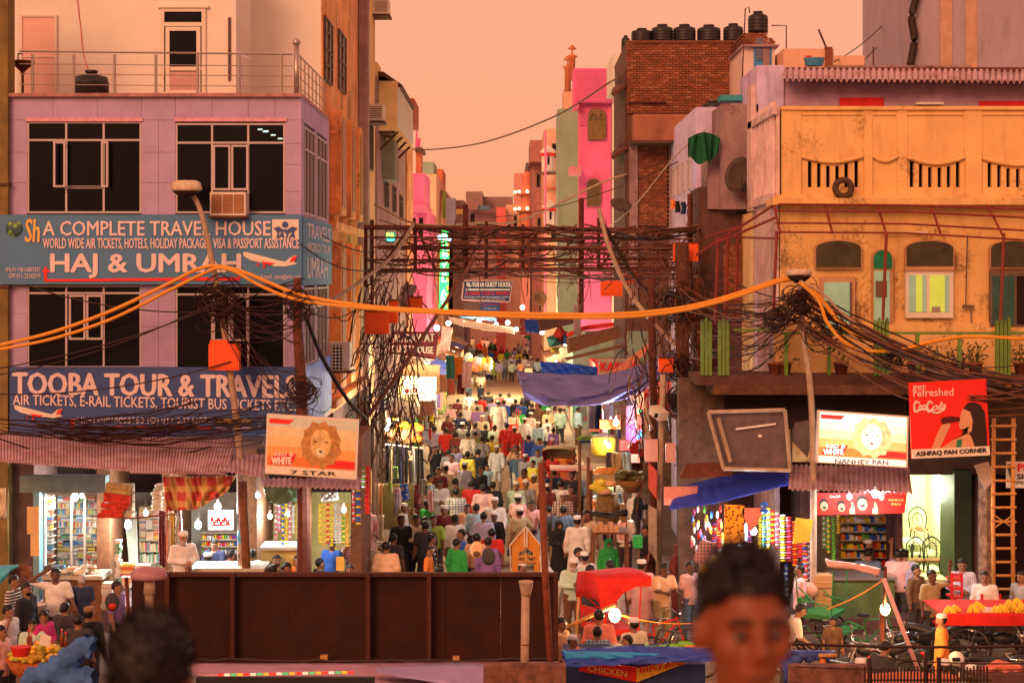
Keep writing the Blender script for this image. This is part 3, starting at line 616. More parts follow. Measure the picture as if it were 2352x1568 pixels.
# thick yellow cables
def cable(pts, r, m, label, name='cable', cat='cable', group=None): return MB().tube(spline(pts, 8), r, 6).obj(name, m, None, label, cat, group, smooth=True)
gY = 'thick yellow cables slung across the street'
L1 = [(-20,797),(120,763),(260,712),(400,645),(455,618),(500,611),(560,625),(620,650),(700,680),(845,703),(1000,713),(1180,720),(1380,722),(1500,715),(1600,700),(1700,672),(1780,645),(1820,638)]
L2 = [(-20,806),(120,778),(260,731),(400,661),(460,632),(500,616),(540,624),(600,657),(690,690),(845,708),(1000,718),(1180,727),(1380,729),(1500,722),(1600,706),(1700,678),(1780,650),(1820,641)]
cable([P(x,y,34.4-.6*math.sin(PI*max(0,x-500)/1320)) for x, y in L1], .045, YCB, 'upper of the two thick yellow cables crossing the whole street', group=gY)
cable([P(x,y,34.3-.6*math.sin(PI*max(0,x-500)/1320)) for x, y in L2], .040, YCB, 'lower of the two thick yellow cables crossing the whole street', group=gY)
cable([P(x,y,33.6) for x, y in ((1835,648),(1870,668),(1920,730),(1960,765),(2040,795),(2120,830),(2220,862),(2360,893))], .05, YCB, 'yellow cable dropping from the right street lamp behind the top of the red drinks board', group=gY)
cable([P(x,y,33.5) for x, y in ((1840,650),(1880,690),(1900,740),(1940,785),(2000,805),(2070,802),(2140,785),(2220,773),(2360,778))], .04, YCB, 'orange cable looping low from the right street lamp and rising to the right edge', group=gY)
cable([P(x,y,33.55) for x, y in ((1838,645),(1890,675),(1930,715),(1990,760),(2060,805),(2130,845),(2230,880),(2360,915))], .028, PIPE, 'thin pale cable under the yellow ones on the right', group=gY)
# ---------------------------------------------------------------- left side of the street, going away
def zy(y, Y): return H+(HY-y)/F*Y
XT = -4.83
B = T('stained_tan_building', 'tall stained tan building with three slim arched niches, right behind the lavender building', 'building', (-7,46,0))
MB().box(-10,XT,41.02,50.55,4.1,19).obj('wall', TAN, B)
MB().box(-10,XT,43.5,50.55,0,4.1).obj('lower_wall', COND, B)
WS = mat('weathered_shutter', (.16,.10,.08), .7, nz=.4, sc=8)
for ya, yb, yt, yo in ((41.3,42.9,38,180),(44.6,46.4,68,200)):
    f = swin(B, XT, ya, yb, zy(yo, ya), zy(yt, ya), 1, (.22,.5,.75), fr=WS, gl=mat('dirty_pane', (.10,.09,.07), .25, nz=.5, sc=4))
def arch_pts(X, ya, yb, z0, z1, n=8, ptd=0):
    r = (yb-ya)/2; c = (ya+yb)/2; zs = z1-r*(1+ptd); pts = [(X,ya,z0),(X,yb,z0)]
    for i in range(n+1): a = PI*i/n; pts.append((X, c+r*math.cos(a), zs+r*(1+ptd)*math.sin(a)))
    return pts
NIC = mat('niche_plaster', dc(214,126,70), .9, nz=.3, sc=4, dirt=.4)
for lev in ((9.2,12.2),(4.6,8.7)):
    for k, (ya, yb) in enumerate(((42.2,43.6),(44.9,46.2),(47.3,48.5))):
        f = MB().prism(arch_pts(XT, ya, yb, lev[0]+.2, lev[1]), (.35,0,0)).obj('niche_box', TAN, B)
        MB().prism(arch_pts(XT+.352, ya+.22, yb-.22, lev[0]+.4, lev[1]-.2), (.02,0,0)).obj('niche', NIC, B)
MB().box(XT,XT+.3,41.5,50.2,9.0,9.18).obj('ledge', TAN, B); MB().box(XT,XT+.3,41.5,50.2,4.35,4.55).obj('ledge', TAN, B)
ORW = mat('orange_cream_wall', dc(255,172,90,.5), .9, nz=.18, sc=1.5, dirt=.3, dcol=(.2,.08,.03)); GRN = mat('grey_brown_wall', dc(140,88,64,.5), .95, nz=.3, sc=2, dirt=.5, bump=.3)
B = orb_ = T('orange_cream_building', 'narrow orange cream wall carrying window air conditioners beyond the stained tan building', 'building', (-7,53,0))
MB().box(-10,XT+.02,50.6,56.6,0,19).obj('wall', ORW, B)
MB().box(XT,XT+.3,50.6,51.2,3,19).obj('pilaster', GRN, B)
def sac(X, ya, yb, z0, z1, label):
    t = T('air_conditioner', label, 'air conditioner', (X, ya, z0)); MB().box(X, X+.55, ya, yb, z0, z1).obj('casing', FRP, t)
    m = MB(); m.box(X+.08,X+.5,ya-.012,ya-.003,z0+.08,z1-.08); m.obj('grille', mat('ac_back', (.3,.13,.06)), t)
    for k in range(5): MB().box(X+.08,X+.5,ya-.03,ya-.013,z0+.1+(z1-z0-.2)*k/4.5,z0+.13+(z1-z0-.2)*k/4.5).obj('slat', FRP, t)
    MB().box(X,X+.6,ya,yb,z0-.08,z0-.01).obj('bracket', RST, t)
sac(XT+.02,53.2,54.2,zy(278,53.4),zy(240,53.4),'air conditioner high on the orange cream wall, the nearer one'); sac(XT+.02,57.6,58.4,zy(302,57.8),zy(272,57.8),'air conditioner under the balcony beyond the orange cream wall'); sac(XT+.02,55.6,56.5,zy(34,55.8),zy(0,55.8),'air conditioner at the very top edge of the picture on the orange cream wall')
B = T('balcony_building', 'brown building with an orange bracketed balcony under a dark sloping roof slab', 'building', (-7,65,0))
MB().box(-10,-4.75,56.7,72,0,zy(200,60)).obj('wall', GRN, B)
MB().box(-10,-4.75,56.7,58.4,zy(200,60),zy(145,57)).obj('roof_room', ORW, B)
MB().box(-4.9,-4.1,57.5,66,zy(300,57.5),zy(186,57.5)).obj('balcony', ORW, B)
for k in range(12): MB().box(-4.1,-4.03,57.6+k*.7,57.9+k*.7,zy(290,57.5),zy(200,57.5)).obj('slat', CRM, B)
m = MB(); m.add([(-5.6,57,zy(160,57)),(-4.55,57,zy(165,57)),(-3.95,58,zy(195,58)),(-5.6,66,zy(160,57)),(-4.55,66,zy(165,57)),(-3.95,66,zy(195,58))],[(0,1,4,3),(1,2,5,4)]); o = m.obj('roof_slab', RST, B)
sd = o.modifiers.new('t','SOLIDIFY'); sd.thickness = .12
for k in range(4): MB().tube([(-4.8,58+k*2.2,zy(345,57.5)),(-4.1,58+k*2.2,zy(300,57.5))], .05, 5).obj('bracket', RST, B)
MB().box(-4.76,-4.3,59,61,zy(405,57),zy(310,57)).obj('hanging_box', mat('greenish_panel', dc(150,115,70), .7, nz=.2), B)
MB().box(-4.75,-4.05,66.5,70,zy(290,68),zy(235,68)).obj('red_box', mat('brick_red_panel', dc(190,70,30), .8, nz=.2), B)
MB().box(-5,-4.68,71.9,76,0,zy(330,74)).obj('pilaster', TAN, B)
for ya, y0 in ((60,420),(64,420),(68,430)): swin(B, -4.75, ya, ya+1.3, zy(y0+60,62), zy(y0,62), 1, fr=WS)
for ya in (51.8,54): swin(orb_, XT+.02, ya, ya+1.2, 7.5, 9.6, 1, fr=WS); swin(orb_, XT+.02, ya, ya+1.2, 11.4, 13.4, 1, fr=WS)
t = T('outdoor_air_conditioner', 'pale outdoor air conditioner unit with a grille under the niches of the tan building', 'air conditioner', P(780,855,41)); MB().pb(757,786,803,852,41,.7).obj('casing', FRP, t); MB().pb(761,792,788,848,40.98,.02).obj('grille_back', DK, t)
for k in range(7): MB().pb(761,795+k*7.6,788,797.4+k*7.6,40.95,.02).obj('slat', FRP, t)
for k in range(4): MB().pb(762+k*8,792,764+k*8,848,40.94,.01).obj('bar', FRP, t)
MB().pb(752,852,808,857,40.9,.8).obj('bracket', RST, t)
# far blocks, left
FB = 'houses at the far end of the street'
def house(name, label, walls, wins=(), extra=(), group=None, roofs=()):
    a = walls[0]; c = P((a[0]+a[2])/2, a[3], a[4]); t = T(name, label, 'building', (c.x, c.y, 0), group)
    for x0,y0,x1,y1,Y,dp,m in walls: MB().pb(x0,y0,x1,HY+H*F/Y if y1 >= 760 else y1,Y,dp).obj('wall', m, t)
    for x0,y0,x1,y1,Y,m in wins:
        f = MB().pb(x0,y0,x1,y1,Y-.08,.1).obj('window', WS, t); k = 1.2
        MB().pb(x0+k,y0+k,(x0+x1)/2-k*.3,y1-k,Y-.10,.015).obj('pane', m, f); MB().pb((x0+x1)/2+k*.3,y0+k,x1-k,y1-k,Y-.10,.015).obj('pane', m, f)
    for nm,x0,y0,x1,y1,Y,dp,m in extra: MB().pb(x0,y0,x1,y1,Y,dp).obj(nm, m, t)
    return t
PNK = mat('pink_paint', dc(240,92,105,.8), .85, nz=.12, sc=1.2, dirt=.15, dcol=(.3,.05,.1)); SAG = mat('sage_paint', dc(164,150,100), .9, nz=.12, sc=1.5, dirt=.25)
PCH = mat('peach_wall', dc(255,165,105), .9, nz=.15, sc=1.5, dirt=.2); CRL = mat('coral_wall', dc(255,100,72), .9, nz=.12); FAR = mat('far_brown', dc(176,112,84), .95, nz=.3, sc=1); ORD = mat('orange_render', dc(235,110,58), .9, nz=.25, sc=2)
LGW = mat('lit_window', (1,.75,.4), .5, nz=0, emit=1.2)
house('pink_balcony_house', 'pink house with a rounded projecting balcony on the left of the far street', [(938,480,980,760,100,30,PNK),(940,398,976,470,95,6,PNK)], [(945,500,955,540,100,GLS),(962,500,972,545,100,GLS)], [('slab',938,470,978,480,94.5,7,PNK),('column',955,345,967,398,100,2,ORD),('canopy',953,338,970,346,99,4,WS)])
m = MB(); m.tube([P(957,350,101), P(957,286,101)], .10, 5, 0, .04); m.tube([P(960,340,101), P(963,318,101)], .12, 5); m.obj('flag_mast', PNK, None, 'tall thin pink mast standing on the pink balcony house', 'mast')
house('green_rooftop_house', 'yellowish house with planted roof terrace behind the pink balcony house', [(962,400,1002,760,112,15,PCH),(980,430,1018,760,120,20,PCH)], [(984,470,991,515,120,GLS),(1003,455,1011,515,120,ORD)], [('brick_room',994,388,1016,438,122,6,ORD),('roof_wall',966,372,996,400,112,5,SAG),('slab',990,438,1018,444,119,8,WS),('shop_board',1016,440,1024,500,118,1,mat('lime_board',(.35,.6,.1))),('billboard',1024,455,1046,525,116,1,mat('grey_board', dc(170,130,120)))])
house('brown_far_house', 'long brown flat roofed house closing the far end of the street', [(1060,480,1185,800,170,30,FAR),(1070,440,1108,480,175,15,FAR),(1110,452,1178,480,180,20,FAR)], [(1080,490,1090,510,170,GLS),(1130,520,1140,545,170,GLS)], [('blue_sheet',1098,472,1125,482,168,1,mat('dull_blue',(.1,.2,.3))),('parapet',1070,468,1100,482,168,1,FAR)])
house('coral_far_house', 'bright coral and peach house at the end of the street', [(1140,476,1162,800,150,20,CRL),(1162,470,1196,800,152,20,PCH)], [(1180,495,1188,520,152,GLS)])
house('pale_tower_block', 'pale peach tower block rising in the haze at the street end', [(1181,398,1216,800,230,30,mat('haze_peach', dc(250,140,98), .9, nz=.05))])  # distance haze is painted into this wall colour
house('yellow_board_house', 'low house with a yellow and maroon fascia board below the street end skyline', [(1040,460,1066,760,130,20,FAR)], [], [('fascia',1046,480,1063,492,128,1,GLD),('fascia',1046,476,1063,480,128,1,mat('maroon_board',(.2,.03,.05)))])
# minaret with lights
MN = T('minaret', 'slim orange minaret with two lit balconies in the gap at the street end', 'minaret', P(1211,760,140)); OM = mat('minaret_orange', dc(250,120,70), .8, nz=.2)
c = P(1211,600,140); zz_ = lambda y: zy(y,140)
MB().lathe([(.75,zz_(620)),(.7,zz_(490)),(.62,zz_(482)),(.55,zz_(445)),(.45,zz_(440)),(.42,zz_(415)),(.45,zz_(405)),(.3,zz_(398)),(.02,zz_(385))], (c.x,140,0), 8).obj('shaft', OM, MN)
for y in (485,446): MB().lathe([(.5,zz_(y+6)),(1.0,zz_(y+2)),(1.05,zz_(y-1)),(.5,zz_(y-2))], (c.x,140,0), 8).obj('gallery', OM, MN); [MB().ball((c.x+math.cos(a)*1.05,140-abs(math.sin(a))*.9,zz_(y-5)), .13, 6).obj('bulb', mat('bulb_warm', (1,.75,.4), emit=6, nz=0), MN) for a in (0,.8,1.57,2.3,3.14)]
m = MB(); [m.ball((c.x,140,zz_(y)), r, 6) for y, r in ((392,.25),(384,.2),(377,.15))]; m.obj('finial', WS, MN)
# right side far
house('maroon_brown_house', 'reddish brown house with a rounded top storey behind the minaret', [(1222,345,1262,760,125,15,mat('red_brown', dc(190,100,72), .9, nz=.3)),(1217,322,1262,372,122,8,mat('red_brown', dc(190,100,72)))], [(1232,400,1240,430,125,GLS),(1234,500,1242,520,125,GLS)])
house('orange_side_house', 'orange peach house with white rooftop kiosks just left of the green wall', [(1250,296,1284,760,113,12,PCH)], [(1268,330,1279,362,113,GLS),(1266,515,1279,550,113,GLS)], [('canopy',1254,350,1266,356,112,2,CRM),('canopy',1256,480,1282,488,112,2,RED),('ledge',1250,430,1282,434,112.5,1,ORD)])
for i, (x, y, lb) in enumerate(((1259,352,'upper white kiosk with a red roof band'),(1264,478,'lower white kiosk with a red roof band'))):
    t = T('roof_kiosk', lb+' on the orange peach house', 'kiosk', P(x,y+30,111)); q = P(x,y,111)
    MB().lathe([(.55,0),(.55,.15),(.1,.5),(.02,.6)], q, 8).obj('roof', CRM, t); MB().lathe([(.57,-.2),(.57,-.01)], q, 8).obj('band', RED, t)
    MB().lathe([(.45,-1.3),(.45,-.21)], q, 6).obj('room', CRM, t); MB().pb(x-2,y+8,x+3,y+26,110.4,.02).obj('opening', DK, t); MB().lathe([(.65,-1.45),(.65,-1.31)], q, 8).obj('balcony', WS, t)
m = MB(); m.tube([P(1253,760,110), P(1253,300,110)], .08, 6); m.obj('red_flag_pole', PNK, None, 'thin red mast beside the white roof kiosks', 'pole')
B = T('sage_green_house', 'tall sage green side wall seen past the pink house', 'building', (4.6,93,0))
MB().pb(1281,250,1345,780,80,3).obj('wall', SAG, B); MB().pb(1294,205,1345,251,82,2).obj('roof_room', PCH, B)
MB().box(3.12,7,83,108,0,14).obj('rear_wall', SAG, B)
for k, (x, y) in enumerate(((1304,190),(1314,165))):
    MB().lathe([(.16,0),(.16,1.1),(.28,1.2),(.05,1.3),(.02,1.5),(.22,1.55),(.05,1.75)], P(x,y+20,80), 8).obj('roof_finial', ORD, B, smooth=True)
B = T('pink_house', 'tall narrow bright pink house with two arched grille windows', 'building', (5,77,0))
zp = lambda y: zy(y,75)
MB().pb(1330,236,1406,760,75,1.2).obj('wall', PNK, B); MB().pb(1318,236,1330,246,74.3,2).obj('ledge', PNK, B)
MB().pb(1308,382,1336,400,73.6,1.4).obj('ledge', mat('pink_shade', dc(250,130,110), .9), B); MB().pb(1330,155,1318,236,74.4,.6)
MB().pb(1318,157,1407,236,74.5,2.0).obj('parapet', PNK, B)
random.seed(5); bm_ = MB()
for r in range(26):
    y = 159+r*5.0
    for k in range(12):
        x0 = 1319+k*8+(r%2)*4; x1 = min(1406, x0+7.2)
        if y > 234: x0 = max(x0, 1331)
        if y > 285 and 1345 < x0 < 1385: continue
        if x1-x0 > 2: q = 74.43 if y < 234 else 74.93; dd = random.uniform(.02,.05); bm_.pb(x0,y,x1,y+4.3,q-dd+.05,.05)
bm_.obj('bricks', PNK, B, kind='stuff')
MB().pb(1406,200,1427,760,74.6,1.5).obj('cream_pier', CRM, B); MB().tube([P(1401,245,74.9), P(1401,700,74.9)], .06, 6).obj('drainpipe', PNK, B)
def archwin(par, cx, y0, y1, w, Y, fr, gl, grid=True, ptd=1, name='window'):
    n = 10; r = w/2; ys = y0+r*(1.1 if ptd else .35)
    def ar(r, k=0): return [(cx-r, y1-k), (cx+r, y1-k)]+[(cx+r*math.cos(PI*i/n), ys-(ys-y0-k)*(math.sin(PI*i/n)**(.75 if ptd else 1))) for i in range(n+1)][0:]
    o = ar(r); f = MB().pp([(a,b) for a,b in o], Y-.06, .12).obj(name, fr, par); MB().pp(ar(r-2.5, 2.5), Y-.07, .02).obj('pane', gl, f)
    if grid:
        for k in range(1, 6): x = cx-r+w*k/6; MB().pb(x-.4, ys, x+.4, y1-3, Y-.085, .02).obj('bar', fr, f)
        MB().pb(cx-r+3, ys-1, cx+r-3, ys+1, Y-.09, .02).obj('bar', fr, f); MB().pb(cx-.9, ys, cx+.9, y1-3, Y-.09, .02).obj('bar', fr, f)
    return f
OLV = mat('olive_grille', dc(150,95,50), .7, nz=.3, sc=8)
f = archwin(B, 1371, 248, 321, 42, 74.9, OLV, mat('brown_pane', dc(150,95,40), .3, nz=.4, sc=5)); archwin(B, 1364, 410, 474, 32, 74.9, OLV, mat('dark_pane2', dc(120,80,40), .3, nz=.4, sc=5))
m = MB()
for s in (-1,1): m.tube(spline([P(1371+s*18,274,74.75),P(1371+s*10,258,74.75),P(1371+s*4,270,74.75),P(1371+s*9,272,74.75)]), .04, 5)
m.obj('scroll_grille', OLV, f, kind='stuff')
# brick building
B = T('brick_building', 'dark red brick building with a row of black water tanks on its flat roof', 'building', (6,53,0)); YB = 50
MB().pb(1440,97,1705,760,YB+.12,6).obj('core', MRT, B)
def brickwall(par, x0,y0,x1,y1,Y, bw, bh, cap_=300, cut=None):
    "brick courses; bw, bh in picture units; the largest showing are parts, the rest one stuff part"
    W_, H_ = bw*Y/F, bh*Y/F; me = []
    for k in range(3):
        q = MB(); q.box(0, W_*.93, -.0, .11, 0, H_*.84); me.append(q.mesh('brick', BRK[k]))
    st = MB(); n = 0; rows = int((y1-y0)/bh); cols = int((x1-x0)/bw)+1
    spots = [(r, c) for r in range(rows) for c in range(cols)]
    for r, c in spots:
        xa = x0+c*bw-(bw/2 if r%2 else 0); xb = min(x1, xa+bw); xa = max(x0, xa)
        if xb-xa < bw*.3: continue
        yb = y0+(r+1)*bh
        if cut and cut(xa, yb): continue
        p = P(xa, yb, Y); d = random.uniform(0,.03); k = random.choice((0,0,1,1,2))
        if n < cap_ and xb-xa > bw*.9:
            add('brick', me[k], par, (p.x-ORG[par.name].x, Y+d-ORG[par.name].y, p.z-ORG[par.name].z)); n += 1
        else: q = P(xb, yb, Y); st.box(p.x, q.x-W_*.06, Y+d, Y+d+.11, p.z, p.z+H_*.84, k)
    st.obj('bricks', BRK, par, kind='stuff')
brickwall(B, 1440,97,1705,262,YB,15,5.6); 
MB().pb(1440,93,1706,98,YB-.05,6.2).obj('coping', BRK[1], B); MB().pb(1443,232,1530,236,YB-.12,.2).obj('ledge', RST, B)
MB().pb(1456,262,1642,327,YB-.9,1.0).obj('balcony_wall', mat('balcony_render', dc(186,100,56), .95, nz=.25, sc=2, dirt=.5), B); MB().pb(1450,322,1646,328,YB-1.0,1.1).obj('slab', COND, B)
brickwall(B, 1466,328,1536,520,YB,12,5.0,0); MB().pb(1446,328,1465,700,YB-.05,.2).obj('pilaster', CON, B); MB().pb(1537,320,1545,700,YB-.05,.2).obj('pilaster', CON, B)
MB().box(P(1440,0,YB).x-.06,P(1440,0,YB).x,YB+.12,55.5,0,zy(160,YB)).obj('side_wall', COND, B)
for y in (200,345): 
    m = MB(); m.add([P(1412,y+8,54),P(1442,y-14,54),P(1442,y-4,50),P(1408,y+22,50)],[(0,1,2,3)]); o = m.obj('canopy', RST, B); sd = o.modifiers.new('t','SOLIDIFY'); sd.thickness=.1
TG = 'black water tanks in a row on the brick building roof'
def tank(x, ytop, ybot, w, Y, label, group=None, m_=None):
    p = P(x, ybot, Y); h = (ybot-ytop)/F*Y; r = w/2/F*Y; t = T('water_tank', label, 'water tank', p, group)
    pr = [(r*.97,0)]
    for k in range(4): z = h*.16*(k+1); pr += [(r*.99, z-.06),(r*1.03, z-.03),(r*.99, z)]
    pr += [(r*.97,h*.78),(r*.45,h*.9),(r*.45,h*.93)]
    MB().lathe(pr, p, 16).obj('tank_body', m_ or BLK, t, smooth=True); MB().lathe([(r*.48,h*.93),(r*.48,h),(.01,h)], p, 12).obj('lid', m_ or BLK, t); return t
for x, a, w, lb in ((1474,66,48,'lowest black water tank at the left end of the brick building roof'),(1521,57,50,'second black water tank from the left on the brick building roof'),(1572,57,52,'middle black water tank on the brick building roof'),(1628,58,54,'fourth black water tank from the left on the brick building roof'),(1684,55,46,'black water tank next to the white stair tower at the end of the row')): tank(x, a, 97, w, 51, lb, TG)
tank(1437,82,120,20,58,'small dark water tank on the cream wall left of the brick roof'); 
house('cream_roof_wall', 'cream rooftop wall peeking out left of the brick building', [(1408,122,1442,200,60,4,CRM)])
# white stair tower
B = T('stair_tower', 'white stair tower with a blue louvred window and broken brick top', 'building', P(1745,240,47)); 
MB().pb(1708,105,1780,300,47,3).obj('wall', CRW, B); 
for r in range(8):
    for k in range(13):
        xa = 1708+k*7-(3 if r%2 else 0); 
        if xa > 1782-(8-r)*1.2+random.uniform(-6,2)-(0 if r > 2 else 12): continue
        p = P(xa,80+r*3.8,46.9); MB().pb(xa,76+r*3.8,xa+6.4,79.2+r*3.8,46.9+random.uniform(0,.03),2.6).obj('brick', random.choice(BRK), B)
MB().pb(1704,102,1790,107,46.8,3).obj('slab', CON, B)
f = MB().pb(1732,88,1772,165,46.95,.05).obj('window', mat('blue_frame', dc(70,130,150)), B)
for k in range(16): MB().pb(1736,115+k*3.2-27,1752,117+k*3.2-27,46.9,.04).obj('louvre', mat('louvre', dc(140,120,110)), f)
MB().pb(1752,88,1768,163,46.92,.03).obj('shutter', mat('shutter_grey', dc(170,115,90)), f)
tank(1741,27,76,46,47.4,'single black water tank on the broken brick top of the stair tower')
m = MB(); m.tube([P(1694,260,46.5),P(1704,200,46.5),P(1712,20,46.5),P(1720,17,46.5),P(1722,30,46.5)], .02); m.tube([P(1772,59,46.6),P(1806,59,46.6),P(1806,120,46.6)], .02); m.obj('roof_pipes', RST, None, 'thin bent pipes round the tank on the stair tower', 'pipe', kind='stuff')
# side house with white wall and windows
B = T('white_side_house', 'whitish side wall with narrow windows in front of the brick building', 'building', (5.6,46,0))
WHW = mat('dirty_white', dc(188,140,132,.6), .9, nz=.25, sc=2, dirt=.5)
MB().box(4.93,7.2,43.2,49.9,0,zy(300,50)).obj('wall', WHW, B)
for k in range(4): swin(B, 4.93, 44.3+k*1.35, 44.8+k*1.35, zy(440,46), zy(375,46), 0, (), side=-1)
MB().pb(1600,440,1660,560,43,.6).obj('low_wall', mat('greenish_wall', dc(150,120,70), .9, nz=.4, sc=3, dirt=.6), B)
YW = 41.4
B = T('weathered_block', 'grey weathered concrete block carrying a large satellite dish, between the brick and ochre buildings', 'building', P(1690,640,YW))
MB().pb(1655,240,1742,480,YW,2.5).obj('wall', CON, B); MB().pb(1626,330,1656,480,YW+.3,2).obj('step_wall', CON, B)
MB().pb(1605,430,1742,860,YW+.5,2).obj('lower_wall', COND, B); brickwall(B, 1662,560,1730,735,YW+.35,11,5,0)
tank(1637,232,272,50,44,'dark water tank under the teal sheet left of the weathered block'); 
MB().pb(1655,218,1706,231,43.9,.8).obj('teal_sheet', mat('teal_sheet', dc(60,140,110), .6), None, 'teal plastic sheet on the roof edge beside the brick wall', 'sheet')
g_ = MB(); g_.grid(lambda u, v: P(1580+75*u-10*math.sin(u*9)*v, 318+14*math.sin(u*3.1)*(1-v)*-1+v*(35+22*math.sin(u*PI)+6*math.sin(u*23)), 41.2+.12*math.sin(u*25)), 24, 8)
g_.obj('green_cloth', mat('green_cloth', (.01,.12,.05), .9, nz=.3, sc=8), None, 'dark green cloth hung over a wall below the teal sheet', 'cloth', smooth=True)
MB().pb(1608,285,1650,308,43.5,.1).obj('yellow_sheet', mat('pale_yellow', dc(230,190,100)), None, 'pale yellow sheet above the green cloth', 'sheet')
def dish(x, y, rx_, ry_, Y, label, ang=0, m_=None):
    t = T('satellite_dish', label, 'satellite dish', P(x+rx_*.6,y+ry_*1.6,Y)); c = P(x,y,Y); a = rx_/F*Y; b = ry_/F*Y
    M_ = Matrix.Rotation(ang,4,'Y')@Matrix.Rotation(PI/2,4,'X')@Matrix.Scale(b/a,4,(0,1,0))
    MB().lathe([(a*k/5, .22*a*(k/5)**2) for k in range(1,6)]+[(a*.99,.24*a),(a*.6,.1*a)], c+Vector((0,.1,0)), 18, M=M_.to_3x3().to_4x4()).obj('reflector', m_ or mat('dish_grey', (.09,.055,.05), .6, nz=.4, sc=5), t, smooth=True)
    m = MB(); m.tube([c+Vector((0,.15,0)), P(x+rx_*.7,y+ry_*1.7,Y+.2)], .03); m.tube([c+Vector((a*.2,0,-b*.5)), c+Vector((a*.1,-.5,-b*.1))], .015); m.obj('arm', RST, t); return t
dish(1696,400,30,42,40.8,'large dark satellite dish on the weathered block',.4); dish(1427,470,26,15,47,'small dark satellite dish in front of the pink house',.3)
g_ = T('clothes_line', 'dark shirts and blue cloth drying on a line by the white side wall', 'laundry', P(1566,470,42.5))
MB().tube(sag(P(1535,455,42.5),P(1600,470,42.5),.1), .012, 4).obj('line', WIRE, g_)
for x, w, y, hh, c in ((1545,10,458,22,'orange'),(1556,13,462,26,'black'),(1570,12,464,28,'navy'),(1584,11,466,30,'denim')): MB().grid(lambda u,v: P(x+w*(u-.5)+math.sin(v*5+x)*1.5, y+hh*v, 42.45+.05*math.sin(u*12)), 4, 4).obj('garment', cl(CLR[c]), g_)
# ---------------------------------------------------------------- ochre building
YO = 36.
B = T('ochre_balcony_building', 'ochre plastered building with scalloped slotted parapet and arched green windows on the right', 'building', (10,37,0)); zo = lambda y: zy(y,YO); xo = lambda x: (x-CX)/F*YO
MB().box(5.98,14,YO+.1,42,3.6,zo(470)).obj('wall', OCH, B)
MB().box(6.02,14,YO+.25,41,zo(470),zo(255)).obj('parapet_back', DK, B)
MB().pb(1776,455,2420,470,YO-.35,1).obj('cornice', OCH, B); MB().pb(1784,447,2420,455,YO-.22,.8).obj('cornice', OCH, B); MB().pb(1796,244,2420,252,YO-.08,.5).obj('coping', OCH, B)
# parapet face: slots between pillars with a scalloped apron above
bays = [(1796,1842),(1842,1986,1),(1986,2077,2),(2077,2210,1),(2210,2255,0),(2255,2420,1)]
MB().pb(1796,252,1840,447,YO-.02,.12).obj('pier', OCH, B); MB().pb(1984,252,2004,447,YO-.03,.12).obj('pier', OCH, B); MB().pb(2062,252,2084,447,YO-.03,.12).obj('pier', OCH, B); MB().pb(2216,252,2256,447,YO-.03,.12).obj('pier', OCH, B)
def scallop(x0, x1, ys, depth, slots, yb=447):
    n = 14; cv = [(x0+(x1-x0)*i/n, ys+depth*math.sin(PI*i/n)) for i in range(n+1)]
    MB().pp([(x1,252),(x0,252)][::-1]+cv[::-1], YO-.0, .1).obj('apron', OCH, B)
    MB().tube([P(a, b+1, YO-.05) for a, b in cv], .045, 6).obj('scallop_moulding', OCH, B, smooth=True)
    xs = [x0]+slots+[x1]; cvy = lambda x: ys+depth*math.sin(PI*(x-x0)/(x1-x0))
    if slots:
        w = 9; ed = [x0]
        for s in slots: ed += [s-w/2, s+w/2]
        ed.append(x1)
        for k in range(0, len(ed), 2): a, b = ed[k], ed[k+1]; MB().pp([(a,yb),(b,yb),(b,cvy(b)),((a+b)/2,cvy((a+b)/2)),(a,cvy(a))], YO-.0, .1).obj('baluster', OCH, B)
        for s in slots: MB().pb(s-w/2, 430, s+w/2, yb, YO-.0, .1).obj('baluster_foot', OCH, B); MB().pb(s-w/2, cvy(s), s+w/2, cvy(s)+7+(abs(s-(x0+x1)/2) < 30)*3, YO, .1).obj('baluster_head', OCH, B)
    else: MB().pp([(x0,yb),(x1,yb)]+cv[::-1], YO-.0, .1).obj('panel', OCH, B)
scallop(1840,1984,358,13,[1860,1881,1902,1923,1944,1967]); scallop(2004,2062,357,12,[]); scallop(2084,2216,360,15,[2094,2115,2136,2158,2179,2200]); scallop(2256,2420,362,16,[2273,2295,2316,2338,2359,2381])
for a, b in ((1842,1984),(2004,2062),(2084,2216),(2258,2400)):
    m = MB(); m.pb(a,262,b,264.5,YO-.04,.05); m.pb(b-2.5,264.5,b,345,YO-.04,.05); m.obj('panel_moulding', OCH, B)
MB().pb(1985,352,2004,447,YO-.08,.06).obj('pier_base', OCH, B); MB().pb(2218,352,2255,447,YO-.08,.06).obj('pier_base', OCH, B); MB().pb(1797,350,1840,447,YO-.07,.06).obj('pier_base', OCH, B)
# side face pilasters
GRP = mat('grey_plaster', dc(200,140,106,.6), .95, nz=.3, sc=3, dirt=.6, mold=.6)
MB().box(5.93,6.0,YO+.1,39.6,0,zo(245)).obj('side_wall', GRP, B)
for k in range(9): yy = 36.3+k*.38; MB().lathe([(.07,0),(.06,.1),(.045,.5),(.06,1.2),(.045,1.9),(.07,2.1)], (5.9,yy,zo(447)), 8).obj('balustrade_column', GRP, B, smooth=True)
MB().box(5.84,5.93,YO,39.8,zo(462),zo(447)).obj('side_cornice', GRP, B); MB().box(5.82,5.93,YO,39.8,zo(262),zo(245)).obj('side_cornice', GRP, B)
MB().box(5.82,5.93,39.2,39.9,zo(470),zo(155)).obj('tall_pilaster', GRP, B)
WDG = mat('window_green_dark', (.06,.05,.025), .2, nz=.5, sc=3); MNT = mat('mint_interior', (.28,.48,.34), .6, nz=.15, emit=.22); LIM = mat('lime_interior', (.45,.60,.08), .6, nz=.1, emit=.5)
